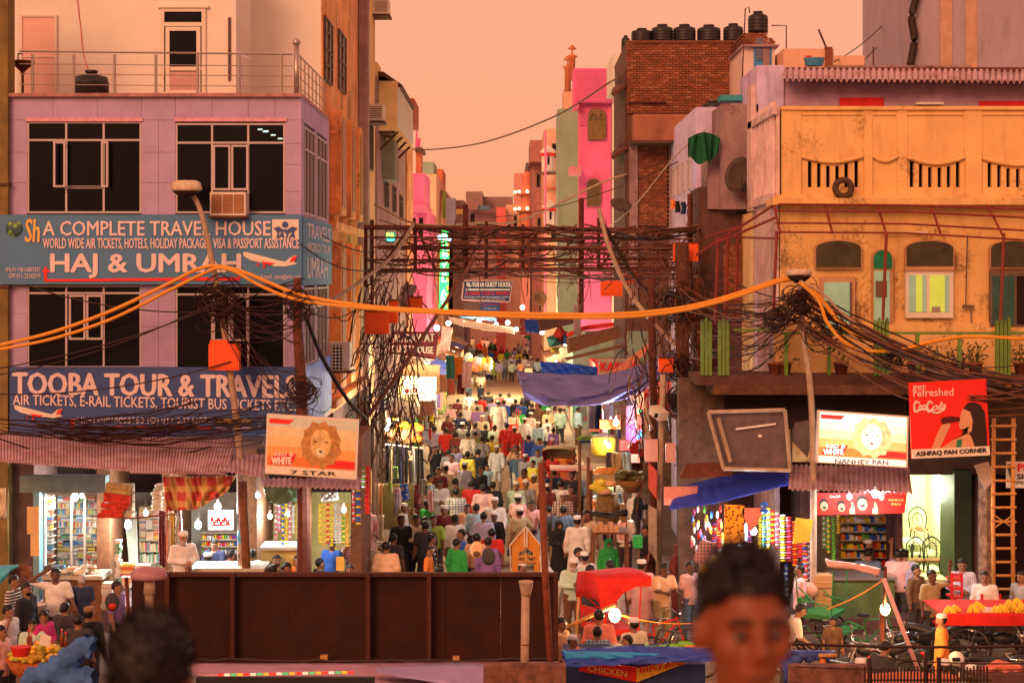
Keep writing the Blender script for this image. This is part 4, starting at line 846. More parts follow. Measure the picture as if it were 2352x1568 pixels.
MIR = mat('painted_frame', dc(214,130,70), .6, nz=.2)
# arched windows: fanlight above, opening below
for x0, x1 in ((1872,1980),(2080,2192),(2274,2386)): archwin(B, (x0+x1)/2, 551, 617, x1-x0, YO, MIR, WDG, False, 0, 'fanlight')
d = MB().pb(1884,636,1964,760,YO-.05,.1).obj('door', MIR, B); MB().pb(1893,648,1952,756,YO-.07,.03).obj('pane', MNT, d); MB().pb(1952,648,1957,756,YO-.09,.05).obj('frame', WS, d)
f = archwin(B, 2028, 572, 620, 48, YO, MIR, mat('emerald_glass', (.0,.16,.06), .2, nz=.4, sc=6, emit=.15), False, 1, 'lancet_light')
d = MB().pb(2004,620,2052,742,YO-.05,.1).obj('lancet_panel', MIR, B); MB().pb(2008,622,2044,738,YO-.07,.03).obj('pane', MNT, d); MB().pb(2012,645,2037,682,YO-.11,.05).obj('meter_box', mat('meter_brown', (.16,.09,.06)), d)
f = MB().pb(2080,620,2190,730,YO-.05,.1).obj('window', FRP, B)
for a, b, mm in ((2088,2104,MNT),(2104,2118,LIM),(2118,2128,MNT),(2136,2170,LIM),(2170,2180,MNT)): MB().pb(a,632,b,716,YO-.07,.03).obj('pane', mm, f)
MB().pb(2078,612,2192,622,YO-.1,.1).obj('sill', MIR, f); MB().pb(2140,704,2160,716,YO-.075,.01).obj('bowl', STL, f)
f = MB().pb(2274,622,2400,750,YO-.05,.1).obj('door', WS, B); MB().pb(2280,634,2330,745,YO-.07,.03).obj('pane', mat('dull_teal_glass', (.03,.10,.09), .2, nz=.4), f); MB().pb(2336,634,2396,745,YO-.07,.03).obj('opening', DK, f)
MB().pb(2020,532,2130,536,YO-.08,.05).obj('tube_light', CRM, B); m = MB(); m.tube([P(2222,540,YO-.06),P(2218,700,YO-.06)],.015); m.pb(2212,700,2238,708,YO-.08,.06); m.tube([P(2230,708,YO-.06),P(2231,740,YO-.06)],.015); m.obj('wall_conduit', WS, B)
tyre = MB()
R = .36
def torus(mb, c, R, r, M_, n=20, k=6, m=0):
    V = [Vector(c)+M_@Vector(((R+r*math.cos(2*PI*j/k))*math.cos(2*PI*i/n), (R+r*math.cos(2*PI*j/k))*math.sin(2*PI*i/n), r*math.sin(2*PI*j/k))) for i in range(n) for j in range(k)]
    return mb.add(V, [(i*k+j, ((i+1)%n)*k+j, ((i+1)%n)*k+(j+1)%k, i*k+(j+1)%k) for i in range(n) for j in range(k)], m)
RX = Matrix.Rotation(PI/2,3,'X'); RY = Matrix.Rotation(PI/2,3,'Y')
torus(tyre, P(1937,432,YO-.3), .18, .07, RX, 18); tyre.obj('wire_roll', mat('wire_roll', (.09,.05,.03), .9, nz=.5, sc=20), None, 'dark roll of cable lying on the cornice below the parapet slots', 'cable roll', smooth=True)
# pergola of red pipes
G = T('pergola_frame', 'bare red pipe awning frame in front of the ochre building', 'frame', P(2040,640,34.6)); RP = mat('red_pipe', (.22,.03,.02), .6, nz=.4, sc=8)
Yp = 34.6
for a, b, Yq in ((469,478,35.6),(484,498,35.2),(512,528,34.9),(533,550,34.6)): MB().tube([P(1780 if a > 470 else 1788,a,Yq), P(2080,a+2,Yq), P(2400,b+4,Yq)], .025, 6).obj('pipe', RP, G)
for x0, x1 in ((1778,1792),(1895,1912),(2015,2035),(2138,2160),(2268,2305)): MB().tube([P(x0,470,35.7), P(x1,535 if x0 < 2200 else 545,34.6)], .028, 6).obj('rafter', RP, G)
for x in (1784,2036,2306): MB().tube([P(x,535,34.6), P(x-8,735,34.6)], .035, 6).obj('post', RP, G)
G = T('red_pipe_frame', 'second red pipe awning frame crossing the dark recess left of the ochre building', 'frame', P(1690,640,36))
for a, b in (((1600,585,38),(1780,470,36)),((1640,560,37),(1782,500,35.5)),((1620,545,38),(1700,520,37)),((1690,545,37),(1790,548,35))): MB().tube([P(*a), P(*b)], .03, 6).obj('pipe', RP, G)
for x in (1645,1668,1690): MB().tube([P(x+5,545,37.2), P(x-3,745,37.2)], .04, 6).obj('post', RP, G)
# roof storey, corrugated eaves
B2 = T('roof_storey', 'lilac rooftop storey under a rusty corrugated eave above the ochre parapet', 'building', P(2080,245,41.4)); Yr2 = 41.5
MB().pb(1790,180,2420,262,Yr2,3).obj('wall', mat('lilac_wash', dc(226,150,136), .9, nz=.3, sc=2), B2)
MB().pb(1738,150,1800,262,Yr2-.1,3).obj('end_wall', WHW, B2)
g_ = MB(); g_.grid(lambda u, v: P(1798+630*u, 157+(2+23*v+abs(math.sin(u*PI*92))*2.2*v)+u*6, Yr2+.6-1.5*v)+Vector((0,0,.045*math.sin(u*2*PI*46*1))), 368, 2); o = g_.obj('corrugated_eave', TIN, B2); sd = o.modifiers.new('t','SOLIDIFY'); sd.thickness = .015
MB().pb(1790,155,2420,163,Yr2+.7,1.5).obj('roof_edge', RST, B2); MB().pb(1905,150,2230,157,Yr2+1.5,1).obj('parapet', CON, B2)
MB().pb(1929,224,2030,247,Yr2-.06,.05).obj('red_shutter', mat('bright_red', (.75,.015,.02), .5), B2); MB().pb(2250,232,2420,262,Yr2-.06,.05).obj('red_shutter', MC['bright_red'], B2); m = MB(); m.pb(2105,235,2168,240,Yr2-.3,.3); m.pb(2112,240,2158,250,Yr2-.02,.03,1); m.obj('hooded_vent', [CRM, DK], B2)
B3 = T('big_grey_building', 'large plain grey building cut off by the top right corner', 'building', P(2200,155,52))
MB().pb(2105,-160,2430,156,52,8).obj('wall', mat('big_grey', dc(190,140,118), .9, nz=.1, sc=1, dirt=.25), B3); m = MB(); a = P(2055,10,60); m.add([P(2055,40,60),P(2108,-160,52),P(2108,156,52),P(2055,156,60)],[(0,3,2,1)]); m.obj('wall', mat('big_grey2', dc(206,138,104), .9, nz=.12), B3)
for x, w in ((2180,7),(2238,8)): MB().pb(x-20,-150,x+14-w,156,51.96,.03).obj('stripe', mat('tan_stripe', dc(220,140,90), .9), B3)
MB().tube(spline([P(2108,-20,51.8),P(2094,40,51.8),P(2100,90,51.8),P(2090,155,51.8)]), .13, 6, 0).obj('tarry_pipe', WIRE, B3, smooth=True)
MB().tube([P(2056,-5,60), P(2056,156,60)], .1, 6).obj('corner_pipe', RST, B3); MB().pb(2070,-20,2082,36,59,.3).obj('red_bracket', RED, B3)
house('peach_terrace_house', 'peach rooftop terrace wall with a blue tub behind the corrugated roof', [(1800,112,1915,156,46,3,PCH),(1915,128,1985,156,48,2,PCH)], [], [('brick_stump',1896,108,1912,156,45.9,.5,BRK[0]),('brick_stump',1985,128,1986,156,48,.5,ORD)])
MB().lathe([(.16,0),(.2,.22),(.17,.22)], P(1870,152,45), 10, sx=1.5).obj('blue_tub', mat('tub_blue', (.05,.25,.45), .4), None, 'blue tub on the peach roof terrace', 'tub')
g_ = MB(); g_.grid(lambda u,v: P(1848+16*u,128+26*v,45+.05*math.sin(u*14)),5,5); g_.obj('pink_sari', mat('sari_pink', (.75,.08,.12), .8), None, 'bright pink cloth hanging on the peach roof terrace', 'cloth')
m = MB(); m.tube([P(1900,115,45),P(1880,68,45)], .03); m.obj('roof_stick', RST, None, 'slanting stick standing up from the peach terrace', 'stick'); MB().tube([P(2006,156,46),P(2006,108,46)], .025).obj('roof_rod', RST, None, 'thin upright rod on the roof between terrace and big grey building', 'rod')
# edge strip, far left
B4 = T('olive_edge_building', 'olive plaster building edge at the far left of the picture', 'building', P(-40,640,34.5))
MB().pb(-140,-60,18,1440,35.45,.5).obj('wall', mat('olive_plaster', dc(150,100,40), .9, nz=.4, sc=2, dirt=.6, dcol=(.04,.03,.01)), B4)
for y in (420,655): MB().pb(-100,y,20,y+6,35.4,.2).obj('ledge', COND, B4)
# ---------------------------------------------------------------- steel gantry with wires over the street mouth
GY = 42.
G = T('wire_gantry', 'rusty steel gantry spanning the street mouth under a mass of wires', 'gantry', P(1215,1300,GY))
for a, b, r in (((836,522),(1600,530),.065),((868,568),(1592,572),.055),((845,622),(1565,617),.06),((850,545),(1590,549),.025),((855,597),(1580,595),.03)): MB().tube([P(*a,GY), P(*b,GY)], r, 4).obj('beam', RST, G)
for x, y0, y1 in ((855,505,700),(954,515,625),(1069,470,625),(1117,508,640),(1201,515,625),(1335,455,720),(1375,500,625),(1585,445,760),(840,520,660)): MB().tube([P(x,y0,GY+.1), P(x,y1,GY+.1)], .07 if x in (1335,1585,1069) else .045, 4).obj('upright', RST, G)
for a, b in (((1069,568),(1030,622)),((1117,530),(1075,600)),((1201,570),(1240,530)),((1201,530),(1240,568)),((1300,568),(1335,530)),((960,530),(1000,620)),((1375,620),(1440,530)),((1480,530),(1540,620)),((870,622),(940,522))): MB().tube([P(*a,GY-.1), P(*b,GY-.1)], .03, 4).obj('brace', RST, G)
random.seed(11); m = MB(); m2 = MB()
for k in range(90):
    y = random.choice((522,522,528,545,568,570,597,620,622)); xa = random.uniform(830,1500); xb = min(1610, xa+random.uniform(60,420)); Yq = GY-.2+random.uniform(-.4,.4)
    (m if k%3 == 0 else m2).tube(sag(P(xa,y+random.uniform(-8,8),Yq), P(xb,y+random.uniform(-8,8),Yq), random.uniform(.0,.35), 10, .02), random.uniform(.010,.024), 4)
for k in range(120):
    x = random.uniform(840,1640); y = random.uniform(500,610); Yq = GY-.3+random.uniform(-.3,.3); L = random.uniform(15,150)*random.random()+12
    m2.tube(sag(P(x,y,Yq), P(x+random.uniform(-50,50),y+L,Yq), random.uniform(-.2,.4), 7, .05), random.uniform(.008,.018), 4)
m.obj('gantry_wires', WIRE, None, 'mass of black wires draped along the steel gantry over the street', 'wires', kind='stuff'); m2.obj('gantry_wires', mat('brown_wire', (.15,.055,.03), .7), None, 'brown weathered wires hanging off the steel gantry', 'wires', kind='stuff')
# wire trees left and right of the street mouth
random.seed(12); m = MB(); m2 = MB()
for k in range(150):
    x = random.uniform(825,960); y = random.uniform(620,960); Yq = random.uniform(41,44); p = P(x,y,Yq); q = P(x+random.uniform(-90,60), y+random.uniform(40,200), Yq)
    (m if k%2 else m2).tube(sag(p, q, random.uniform(-.5,.7), 9, .05), random.uniform(.008,.022), 4)
m.obj('wire_thicket', WIRE, None, 'dark thicket of wires left of the street mouth', 'wires', kind='stuff'); m2.obj('wire_thicket', MC['brown_wire'], None, 'brown thicket of wires left of the street mouth', 'wires', kind='stuff')
m = MB(); m2 = MB()
for k in range(170):
    x = random.uniform(1440,1640); y = random.uniform(560,1000); Yq = random.uniform(39,42); p = P(x,y,Yq); q = P(x+random.uniform(-50,70), y+random.uniform(30,190), Yq)
    (m if k%2 else m2).tube(sag(p, q, random.uniform(-.4,.6), 9, .05), random.uniform(.008,.022), 4)
m.obj('wire_thicket', WIRE, None, 'dark thicket of wires round the poles right of the street mouth', 'wires', kind='stuff'); m2.obj('wire_thicket', MC['brown_wire'], None, 'brown thicket of wires round the poles right of the street mouth', 'wires', kind='stuff')
def bar(pts, r, label, m=RST, name='cable', cat='cable', r2=None): return MB().tube(spline(pts, 6) if len(pts) > 2 else pts, r, 6, 0, r2).obj(name, m, None, label, cat, smooth=True)
bar([P(1092,590,41.5),P(1000,730,41.3),P(900,880,41),P(830,975,40.8)], .055, 'thick dark cable stack slanting down left from the gantry', MC['brown_wire'])
bar([P(1375,480,41.2),P(1400,570,41),P(1440,660,41),P(1500,740,40.8),P(1570,810,40.6)], .06, 'grey conduit sweeping down right from the gantry', PIPE)
bar([P(950,515,41),P(900,590,41),P(822,650,40.5),P(760,690,40)], .045, 'pale conduit slanting down left beside the green light sign', PIPE)
bar([P(1378,500,41.4),P(1460,640,41.4),P(1520,690,41.4),P(1600,740,41.4)], .05, 'dark cable slanting down right in front of the pink house', WIRE)
bar([P(700,720,36),P(740,820,37),P(800,920,38),P(840,960,40)], .05, 'dark hose hanging between brown pole and the wire thicket', WIRE)
bar([P(925,342,74),P(1000,343,72),P(1120,325,68),P(1280,265,62),P(1400,190,55),P(1440,175,52)], .03, 'single thin wire sagging across the sky', MC['brown_wire'])
bar([P(1400,520,50),P(1460,470,46),P(1550,360,44),P(1620,300,43)], .02, 'pale rope slanting in front of the brick building', PIPE)
bar([P(860,470,52),P(960,515,50),P(1100,512,50),P(1200,505,50),P(1380,420,50),P(1440,400,50)], .035, 'pale cable sagging in front of the far houses', PIPE)
for k, (a, b, s) in enumerate((((940,540,60),(1500,500,50),1.2),((870,505,50),(1450,520,50),.6),((1130,500,60),(1640,330,46),.4),((0,905,34),(530,830,34.3),.2),((0,845,34),(500,700,34.3),.15),((0,860,34),(500,690,34.3),.2),((60,655,35),(680,690,34.2),.4),((510,690,34.3),(690,710,34.2),.2),((510,720,34.3),(700,640,34.2),-.1),((690,560,35),(850,620,40),.2),((740,540,38),(860,580,41),.1),((690,700,34.2),(830,700,40),.3),((2052,70,60),(1720,330,44),.3),((2052,30,60),(1900,150,46),.2),((1840,680,33.9),(1500,660,40),.3),((1840,700,33.9),(1600,700,39),.2),((1830,690,33.9),(1640,620,39),.15))):
    bar(sag(P(*a),P(*b),s,8), .016, ['thin sagging wire over the far street','second thin wire sagging over the far street','thin wire rising right past the pink house','low dark wire left of the orange junction box','upper dark wire crossing the lower left windows','dark wire running just below another over the lower windows','thin wire from the left edge to the brown pole','short wire linking street lamp and brown pole','rising wire between street lamp and brown pole','thin wire leaving the side sign to the gantry','thin wire above the side sign to the gantry','thin wire from the brown pole to the thicket','long guy wire coming from the big grey building corner','upper guy wire from the big grey building corner','wire from the right lamp head to the gantry','lower wire from the right lamp head leftwards','wire rising left from the right lamp head'][k], WIRE)
random.seed(14); m = MB()
for k in range(34):
    y = random.uniform(955,1005); xa = random.uniform(-40,200); xb = random.uniform(380,720); m.tube(sag(P(xa,y,34.2+random.uniform(-.3,.3)), P(xb,y+random.uniform(-55,25),34.3+random.uniform(-.3,.3)), random.uniform(.05,.45), 12, .03), random.uniform(.008,.018), 4)
for k in range(26): m.tube(sag(P(500+random.uniform(-20,20),690+random.uniform(-20,30),34.3), P(690,640+random.uniform(0,350),34.1), random.uniform(0,.8), 10, .02), random.uniform(.006,.013), 4)
for k in range(22): m.tube(sag(P(690,895+random.uniform(-20,30),34), P(random.uniform(500,800),random.uniform(900,1040),35.5), random.uniform(-.2,.4), 8, .02), .009, 4)
m.obj('sign_wires', WIRE, None, 'loose black wires drooping in front of the lower navy travel sign', 'wires', kind='stuff')
# right street lamp and its bundle
LR = T('street_lamp', 'street lamp on a bent pale pole before the ochre building, top of the yellow cables', 'street lamp', P(1870,1440,34))
m = MB(); m.tube(spline([P(1836,655,34), P(1840,700,34), P(1848,790,34), P(1862,900,34), P(1868,1070,34), P(1868,1435,34)]), .055, 8, 0, .075); m.obj('pole', PIPE, LR, smooth=True)
m = MB(); m.lathe([(.24,0),(.27,.02),(.25,.12),(.01,.13)], P(1835,632,33.9), 14); m.obj('lamp_housing', MC['lamp_shell'], LR, smooth=True); m = MB(); m.lathe([(.08,-.17),(.2,-.08),(.27,-.01),(.01,0)], P(1835,632,33.9), 14); m.obj('lamp_bowl', DK, LR, smooth=True)
wirehead(P(1838,690,33.8), .36, 40, 21, 'wire_coil', 'dark nest of wires round the top of the right street lamp'); wirehead(P(1780,735,33.8), .3, 30, 22, 'wire_coil', 'looped wires hanging left of the right street lamp'); wirehead(P(2050,822,33.8), .22, 24, 23, 'wire_coil', 'small black wire coil hanging near the green railing post'); wirehead(P(1900,760,33.8), .4, 22, 24, 'wire_coil', 'wide wire loops just right of the right street lamp')
random.seed(25); m = MB(); m2 = MB()
for k in range(26):
    a = P(1838+random.uniform(-10,20),670+random.uniform(-10,90),33.8); b = P(2420,random.uniform(860,930) if k%3 else random.uniform(800,960),32.6+random.uniform(-.6,.6)); (m if k%2 else m2).tube(sag(a,b,random.uniform(.0,.9),16,.02), random.uniform(.010,.024), 4)
for k in range(34):
    a = P(1838,random.uniform(660,760),33.8); b = P(random.uniform(1560,1700),random.uniform(640,860),38); (m if k%2 else m2).tube(sag(a,b,random.uniform(0,.5),12,.03), random.uniform(.008,.018), 4)
m.obj('lamp_wires', WIRE, None, 'black wire bundle running from the right lamp to the right edge', 'wires', kind='stuff'); m2.obj('lamp_wires', MC['brown_wire'], None, 'brown wire bundle running from the right lamp to the right edge', 'wires', kind='stuff')
# orange boxes
for x0,y0,x1,y1,Y,lb in ((838,715,893,767,40.5,'orange metal box under the yellow cables left of the street mouth'),(893,690,914,742,41,'narrow orange box beside the larger one left of the street'),(936,682,970,712,43,'orange red box behind the wires near the green light sign'),(1548,558,1604,600,40.6,'orange box high on the right gantry pole'),(1543,684,1597,728,40.4,'orange box on the right pole at the yellow cable'),(1514,822,1546,855,39.6,'small orange box on top of the camera pole'),(1432,618,1465,650,43,'orange box in front of the pink house foot'),(1380,640,1430,680,47,'far orange box cluster below the pink house')):
    t = T('junction_box', lb, 'box', P((x0+x1)/2,y1,Y)); MB().pb(x0,y0,x1,y1,Y,.3).obj('box_body', ORB, t); MB().pb(x0+3,y0+3,x1-3,y1-3,Y-.02,.015).obj('door', ORB, t); MB().pb(x0-1,y0-2,x1+1,y0,Y-.04,.36).obj('lid', RST, t)
# poles right of the street mouth
for x, y0, Y, r, lb, mt in ((1497,640,40.8,.10,'brown pole at the right end of the grey blue tarp',RST),(1566,560,40.2,.17,'thick cable wrapped pole right of the camera pole',mat('pole_bark',(.12,.05,.03),.95,nz=.6,sc=14,bump=1)),(1600,640,40.5,.10,'dark pole behind the thick cable wrapped pole',RST)):
    MB().tube([P(x,y0,Y), P(x+3,1000,Y), P(x+5,HY+H*F/Y,Y)], r, 8).obj('pole', mt, None, lb, 'pole', smooth=True)
wirehead(P(1560,700,40), .5, 44, 31, 'wire_coil', 'wire loops round the thick pole right of the tarp'); wirehead(P(1566,930,39.9), .34, 60, 32, 'wire_coil', 'dense wire windings low on the thick pole'); wirehead(P(1566,850,39.9), .34, 44, 33, 'wire_coil', 'dense wire windings midway up the thick pole')
CP = T('camera_pole', 'pale pole with a security camera, a red box on top and two peach boxes', 'pole', P(1513,1300,37)); YP = 37.5
MB().tube([P(1523,860,YP), P(1520,960,YP), P(1512,1330,YP)], .07, 8).obj('post', PIPE, CP, smooth=True)
m = MB(); m.ob(P(1513,948,YP-.3), (.26,.42,.2), Matrix.Rotation(.5,4,'Z')@Matrix.Rotation(.35,4,'X')); c = m.obj('camera_housing', FRP, CP); MB().ob(P(1509,954,YP-.5), (.13,.03,.10), Matrix.Rotation(.5,4,'Z')@Matrix.Rotation(.35,4,'X')).obj('lens_window', DK, c)
PBX = mat('peach_box', dc(255,160,120), .6, nz=.06)
for a, b, c, d in ((1482,1010,1511,1060),(1530,1018,1551,1062)): MB().pb(a,b,c,d,YP-.1,.22).obj('box', PBX, CP)
MB().prism([P(1489,1062,YP),P(1489,1120,YP),P(1508,1146,YP-.3),P(1508,1082,YP-.3)][::1], (.02,.02,0)).obj('red_board', mat('faded_red', dc(235,80,50), .7, nz=.25), CP)
MB().prism([P(1489,1160,YP),P(1489,1260,YP),P(1508,1290,YP-.3),P(1508,1170,YP-.3)], (.02,.02,0)).obj('poster', mat('paper_print', (.45,.33,.26), .8, nz=.4, sc=14), CP)
bar([P(1488,912,38.5),P(1483,930,38.5),P(1489,960,38.4),P(1500,985,38.4)], .035, 'curved grey bracket pipe beside the camera pole', PIPE)
MB().prism([P(1485,1010,38),P(1497,1012,38),P(1487,975,38),P(1478,950,38)], (0,.03,0)).obj('metal_strip', PIPE, None, 'curved pale metal strip left of the peach boxes', 'strip')
# lit sign of green letters
NG = mat('neon_green', (.03,1,.16), .5, nz=0, emit=2.6); NW = mat('neon_letter', (.55,1,.65), .5, nz=0, emit=5); NO = mat('neon_amber', (1,.35,.05), .5, nz=0, emit=1.5)
S = T('vertical_light_sign', 'tall narrow green light sign with stacked letters over the street', 'sign', P(1020,712,50))
MB().prism([P(1008,712,50),P(1028,712,50),P(1033,530,50),P(1013,530,50)], (0,.15,0)).obj('panel', NG, S)
for k in range(9): MB().pb(1029-k*.5,535+k*20,1033-k*.5,546+k*20,49.98,.05).obj('edge_light', NO, S)
for k, ch in enumerate('REHMATUL ARS'):
    if ch == ' ': continue
    x = 1018-k*.42; y = 534+k*14.6; text(ch, S, x, y, x+10, y+11, 49.96, NW, .04)
MB().ball(P(1022,524,50), .13, 8, 0, (1,1,.6)).obj('lamp', NW, S); MB().ball(P(1010,545,49.9), .07, 6).obj('blue_bulb', mat('bulb_blue', (.3,.5,1), emit=12, nz=0), S); MB().ball(P(1031,549,49.9), .07, 6).obj('blue_bulb', MC['bulb_blue'], S)
lamp(P(1020,640,48.5), 60, (.1,1,.25), .6)
S = T('small_light_sign', 'small green and teal light sign at the left end of the gantry', 'sign', P(897,555,52)); MB().pb(886,533,908,556,52,.12).obj('panel', mat('neon_teal', (.05,.35,.3), emit=.5, nz=0), S); text('FA', S, 888,535,906,546,51.97,mat('neon_yellow', (.5,1,.1), emit=3, nz=0),.03); MB().pb(889,549,907,554,51.97,.02).obj('light_bar', mat('neon_cyan', (.1,.9,.8), emit=2, nz=0), S)
# hanging boards
S = T('guest_house_board', 'navy board with red and white lines reading AL-YUSRA GUEST HOUSE', 'sign', P(1118,692,56))
MB().pp([(1061,688),(1171,693),(1178,644),(1066,644)],56,.1).obj('board', BLN, S)
m = MB(); [m.tube([P(*a,55.95),P(*b,55.95)], .03, 4) for a, b in (((1061,688),(1171,693)),((1171,693),(1178,644)),((1178,644),(1066,644)),((1066,644),(1061,688)))]; m.obj('frame', PBX, S)
text('AL-YUSRA GUEST HOUSE', S, 1071,648,1173,659,55.9,SGW,.03); MB().pb(1070,663,1172,667,55.92,.02).obj('white_line', SGW, S); text('ALFAISAL TOUR & TRAVELS', S, 1069,670,1170,677,55.9,RED,.03); text('SAUDIA UMRAH BOOKING OPEN', S, 1067,680,1168,684,55.9,SGP,.01); text('HAJ & UMRAH SERVICE', S, 1074,686,1160,690,55.9,SGP)
S = T('lower_poster_board', 'dark blue poster board hanging just under the AL-YUSRA board', 'sign', P(1110,715,57)); MB().pb(1065,694,1148,717,57,.08).obj('board', mat('poster_brown', (.2,.09,.06), .7, nz=.5, sc=12), S); MB().pb(1104,693,1147,714,56.95,.03).obj('blue_panel', BLN, S); text('HAJ UMRAH', S, 1108,697,1143,702,56.93,RED,.02); text('24 HOURS', S, 1110,706,1140,710,56.93,SGP)
S = T('maroon_guest_house_sign', 'maroon board with white lettering behind wires on the left', 'sign', P(950,822,47)); MB().pp([(893,812),(1000,826),(1008,763),(900,760)],47,.1).obj('board', mat('maroon_sign', (.22,.03,.045), .6, nz=.2), S); text('AL-DAWAT', S, 903,768,998,786,46.95,SGW,.02,sk=-2); text('GUEST HOUSE', S, 900,792,995,808,46.95,SGW,.02,sk=4); MB().pp([(897,815),(998,828),(998,825),(897,812)],46.95,.03).obj('line', SGW, S)
S = T('karims_sign', 'pale board with red hand lettering KARIMS behind the tarps', 'sign', P(1420,862,47)); MB().pb(1375,824,1466,864,47,.1).obj('board', mat('karim_board', (.5,.38,.26), .7, nz=.2), S); text('KARIMS', S, 1380,832,1462,852,46.95,RED,.03)
t = T('loudspeaker_horn', 'metal loudspeaker horn below the gantry', 'loudspeaker', P(1240,690,48)); MB().lathe([(.03,0),(.06,.12),(.12,.25),(.21,.34),(.22,.36),(.19,.34),(.05,.15)], P(1240,685,48)+Vector((0,.3,0)), 16, M=Matrix.Rotation(PI/2,4,'X')).obj('horn', mat('horn_brass', (.35,.2,.1), .5, nz=.2), t, smooth=True); MB().tube([P(1240,690,48.2),P(1240,760,48.2)], .025).obj('bracket', RST, t)
for x,y,Y,w,lb in ((1193,600,48,26,'pale flat street light head hanging mid gantry'),(1181,627,47,42,'wider pale light fitting on the lowest gantry beam')): MB().pb(x-w/2,y-5,x+w/2,y+6,Y,.2).obj('light_fitting', PBX, None, lb, 'light fitting')
# tarpaulins
def cloth(name, top, bot, Y, m, label, nu=40, nv=14, fold=.08, fr=6., sagm=.0, cat='tarpaulin', dY=0., th=.008, diag=2.):
    def ev(pts, u):
        L = len(pts)-1; k = min(int(u*L), L-1); t = u*L-k; t = t*t*(3-2*t)*.4+t*.6; a, b = pts[k], pts[k+1]; return (a[0]+(b[0]-a[0])*t, a[1]+(b[1]-a[1])*t)
    def fn(u, v):
        a, b = ev(top, u), ev(bot, u); q = fold*math.sin((u*fr+v*diag)*2*PI+2*math.sin(u*5+v*3))*(.25+.75*v)+fold*.5*math.sin((u*fr*2.3-v*1.5)*2*PI)
        return P(a[0]+(b[0]-a[0])*v, a[1]+(b[1]-a[1])*v, Y+dY*v+q)+Vector((0,0,-abs(q)*.2))
    m_ = MB(); m_.grid(fn, nu, nv); o = m_.obj(name, m, None, label, cat, smooth=True); sd = o.modifiers.new('t','SOLIDIFY'); sd.thickness = th; return o
cloth('tarpaulin', [(1187,851),(1280,857),(1368,861),(1430,850),(1487,832),(1562,793)], [(1205,914),(1250,926),(1310,932),(1380,927),(1450,910),(1556,840)], 43.5, mat('grey_blue_tarp', (.17,.17,.46), .7, nz=.15, sc=3), 'grey blue tarpaulin sagging across the right half of the street', 60, 20, .22, 1.5, dY=-1.3, diag=2.2)
cloth('tarpaulin', [(1240,829),(1300,833),(1372,842)], [(1244,861),(1300,862),(1372,862)], 47, TRP, 'bright blue tarpaulin strip behind the grey blue one', 24, 8, .1, 2.5)
cloth('tarpaulin', [(1028,726),(1090,738),(1180,752)], [(1040,742),(1110,757),(1182,765)], 88, mat('cream_canopy', (.75,.55,.38), .8, nz=.1, emit=.12), 'cream cloth canopy across the far market street', 24, 8, .2, 2, dY=-5)  # cloth given a faint glow of its own to brighten the far street
cloth('tarpaulin', [(1050,722),(1140,727)], [(1055,728),(1142,738)], 92, BLU, 'narrow blue cloth above the cream canopy', 10, 4, .1, 2)
cloth('tarpaulin', [(1204,733),(1240,734)], [(1208,762),(1240,765)], 66, TRP, 'small bright blue cloth hanging in the far street', 10, 6, .08, 2); cloth('tarpaulin', [(1194,730),(1206,732)], [(1195,768),(1222,770)], 67, mat('red_dotted', (.35,.02,.03), .8, pat='blot', col2=(.6,.4,.3), ps=1.5), 'dark red dotted cloth beside the small blue cloth', 8, 6, .06, 1.5)
cloth('awning', [(1300,765),(1340,748),(1425,738)], [(1303,775),(1345,757),(1425,748)], 56, mat('red_cloth', (.75,.04,.03), .8, nz=.1), 'red cloth edge rising right over the far stalls', 14, 4, .06, 2, cat='awning')
for k, (a, b, Y, lb) in enumerate((([(1235,735),(1330,715)],[(1240,762),(1335,738)],60,'dark flat awning beyond the small blue cloth'),([(1300,778),(1430,746)],[(1304,812),(1440,770)],54,'brown plank awning under the red cloth edge'),([(1295,822),(1430,790)],[(1300,828),(1440,796)],52,'thin dark awning above the bright blue tarpaulin'))): cloth('awning', a, b, Y, [COND,WOOD,WOOD][k], lb, 10, 4, .02, 3, cat='awning', dY=-2)
MB().pb(1318,700,1334,770,55,.3).obj('pillar', CON, None, 'pale pillar standing in front of the pink house foot', 'pillar')
m = MB(); m.prism([P(1385,870,45),P(1392,880,45),P(1500,800,45),P(1492,788,45)], (0,.2,0)); m.obj('plank', ORD, None, 'slanting orange plank above the KARIMS board', 'plank')
for k,(pts,c,lb) in enumerate((([(1285,742),(1303,770),(1290,793),(1268,775)],'red','red kite shaped umbrella in the far stalls'),([(1256,775),(1280,768),(1295,790),(1262,797)],'teal','teal umbrella panel below the red one'),([(1264,800),(1285,797),(1280,812),(1266,808)],'yellow','yellow umbrella below the teal panel'),([(1288,772),(1302,760),(1303,792),(1290,786)],'blue','blue umbrella panel at the awning edge'))):
    c0 = P(sum(p[0] for p in pts)/4, sum(p[1] for p in pts)/4, 58); mb = MB(); mb.add([P(x,y,58.6) for x,y in pts]+[c0-Vector((0,.5,0))], [(0,1,4),(1,2,4),(2,3,4),(3,0,4)]); o = mb.obj('umbrella', cl(CLR[c]), None, lb, 'umbrella'); sd = o.modifiers.new('t','SOLIDIFY'); sd.thickness = .02
MB().pb(1290,768,1296,772,58,.1)
cloth('banner', [(930,648),(958,655)], [(908,712),(936,715)], 44, mat('silver_banner', (.42,.32,.34), .4, nz=.5, sc=5), 'crumpled silvery banner hanging in the wires left of the green light sign', 8, 12, .12, 2, cat='banner')
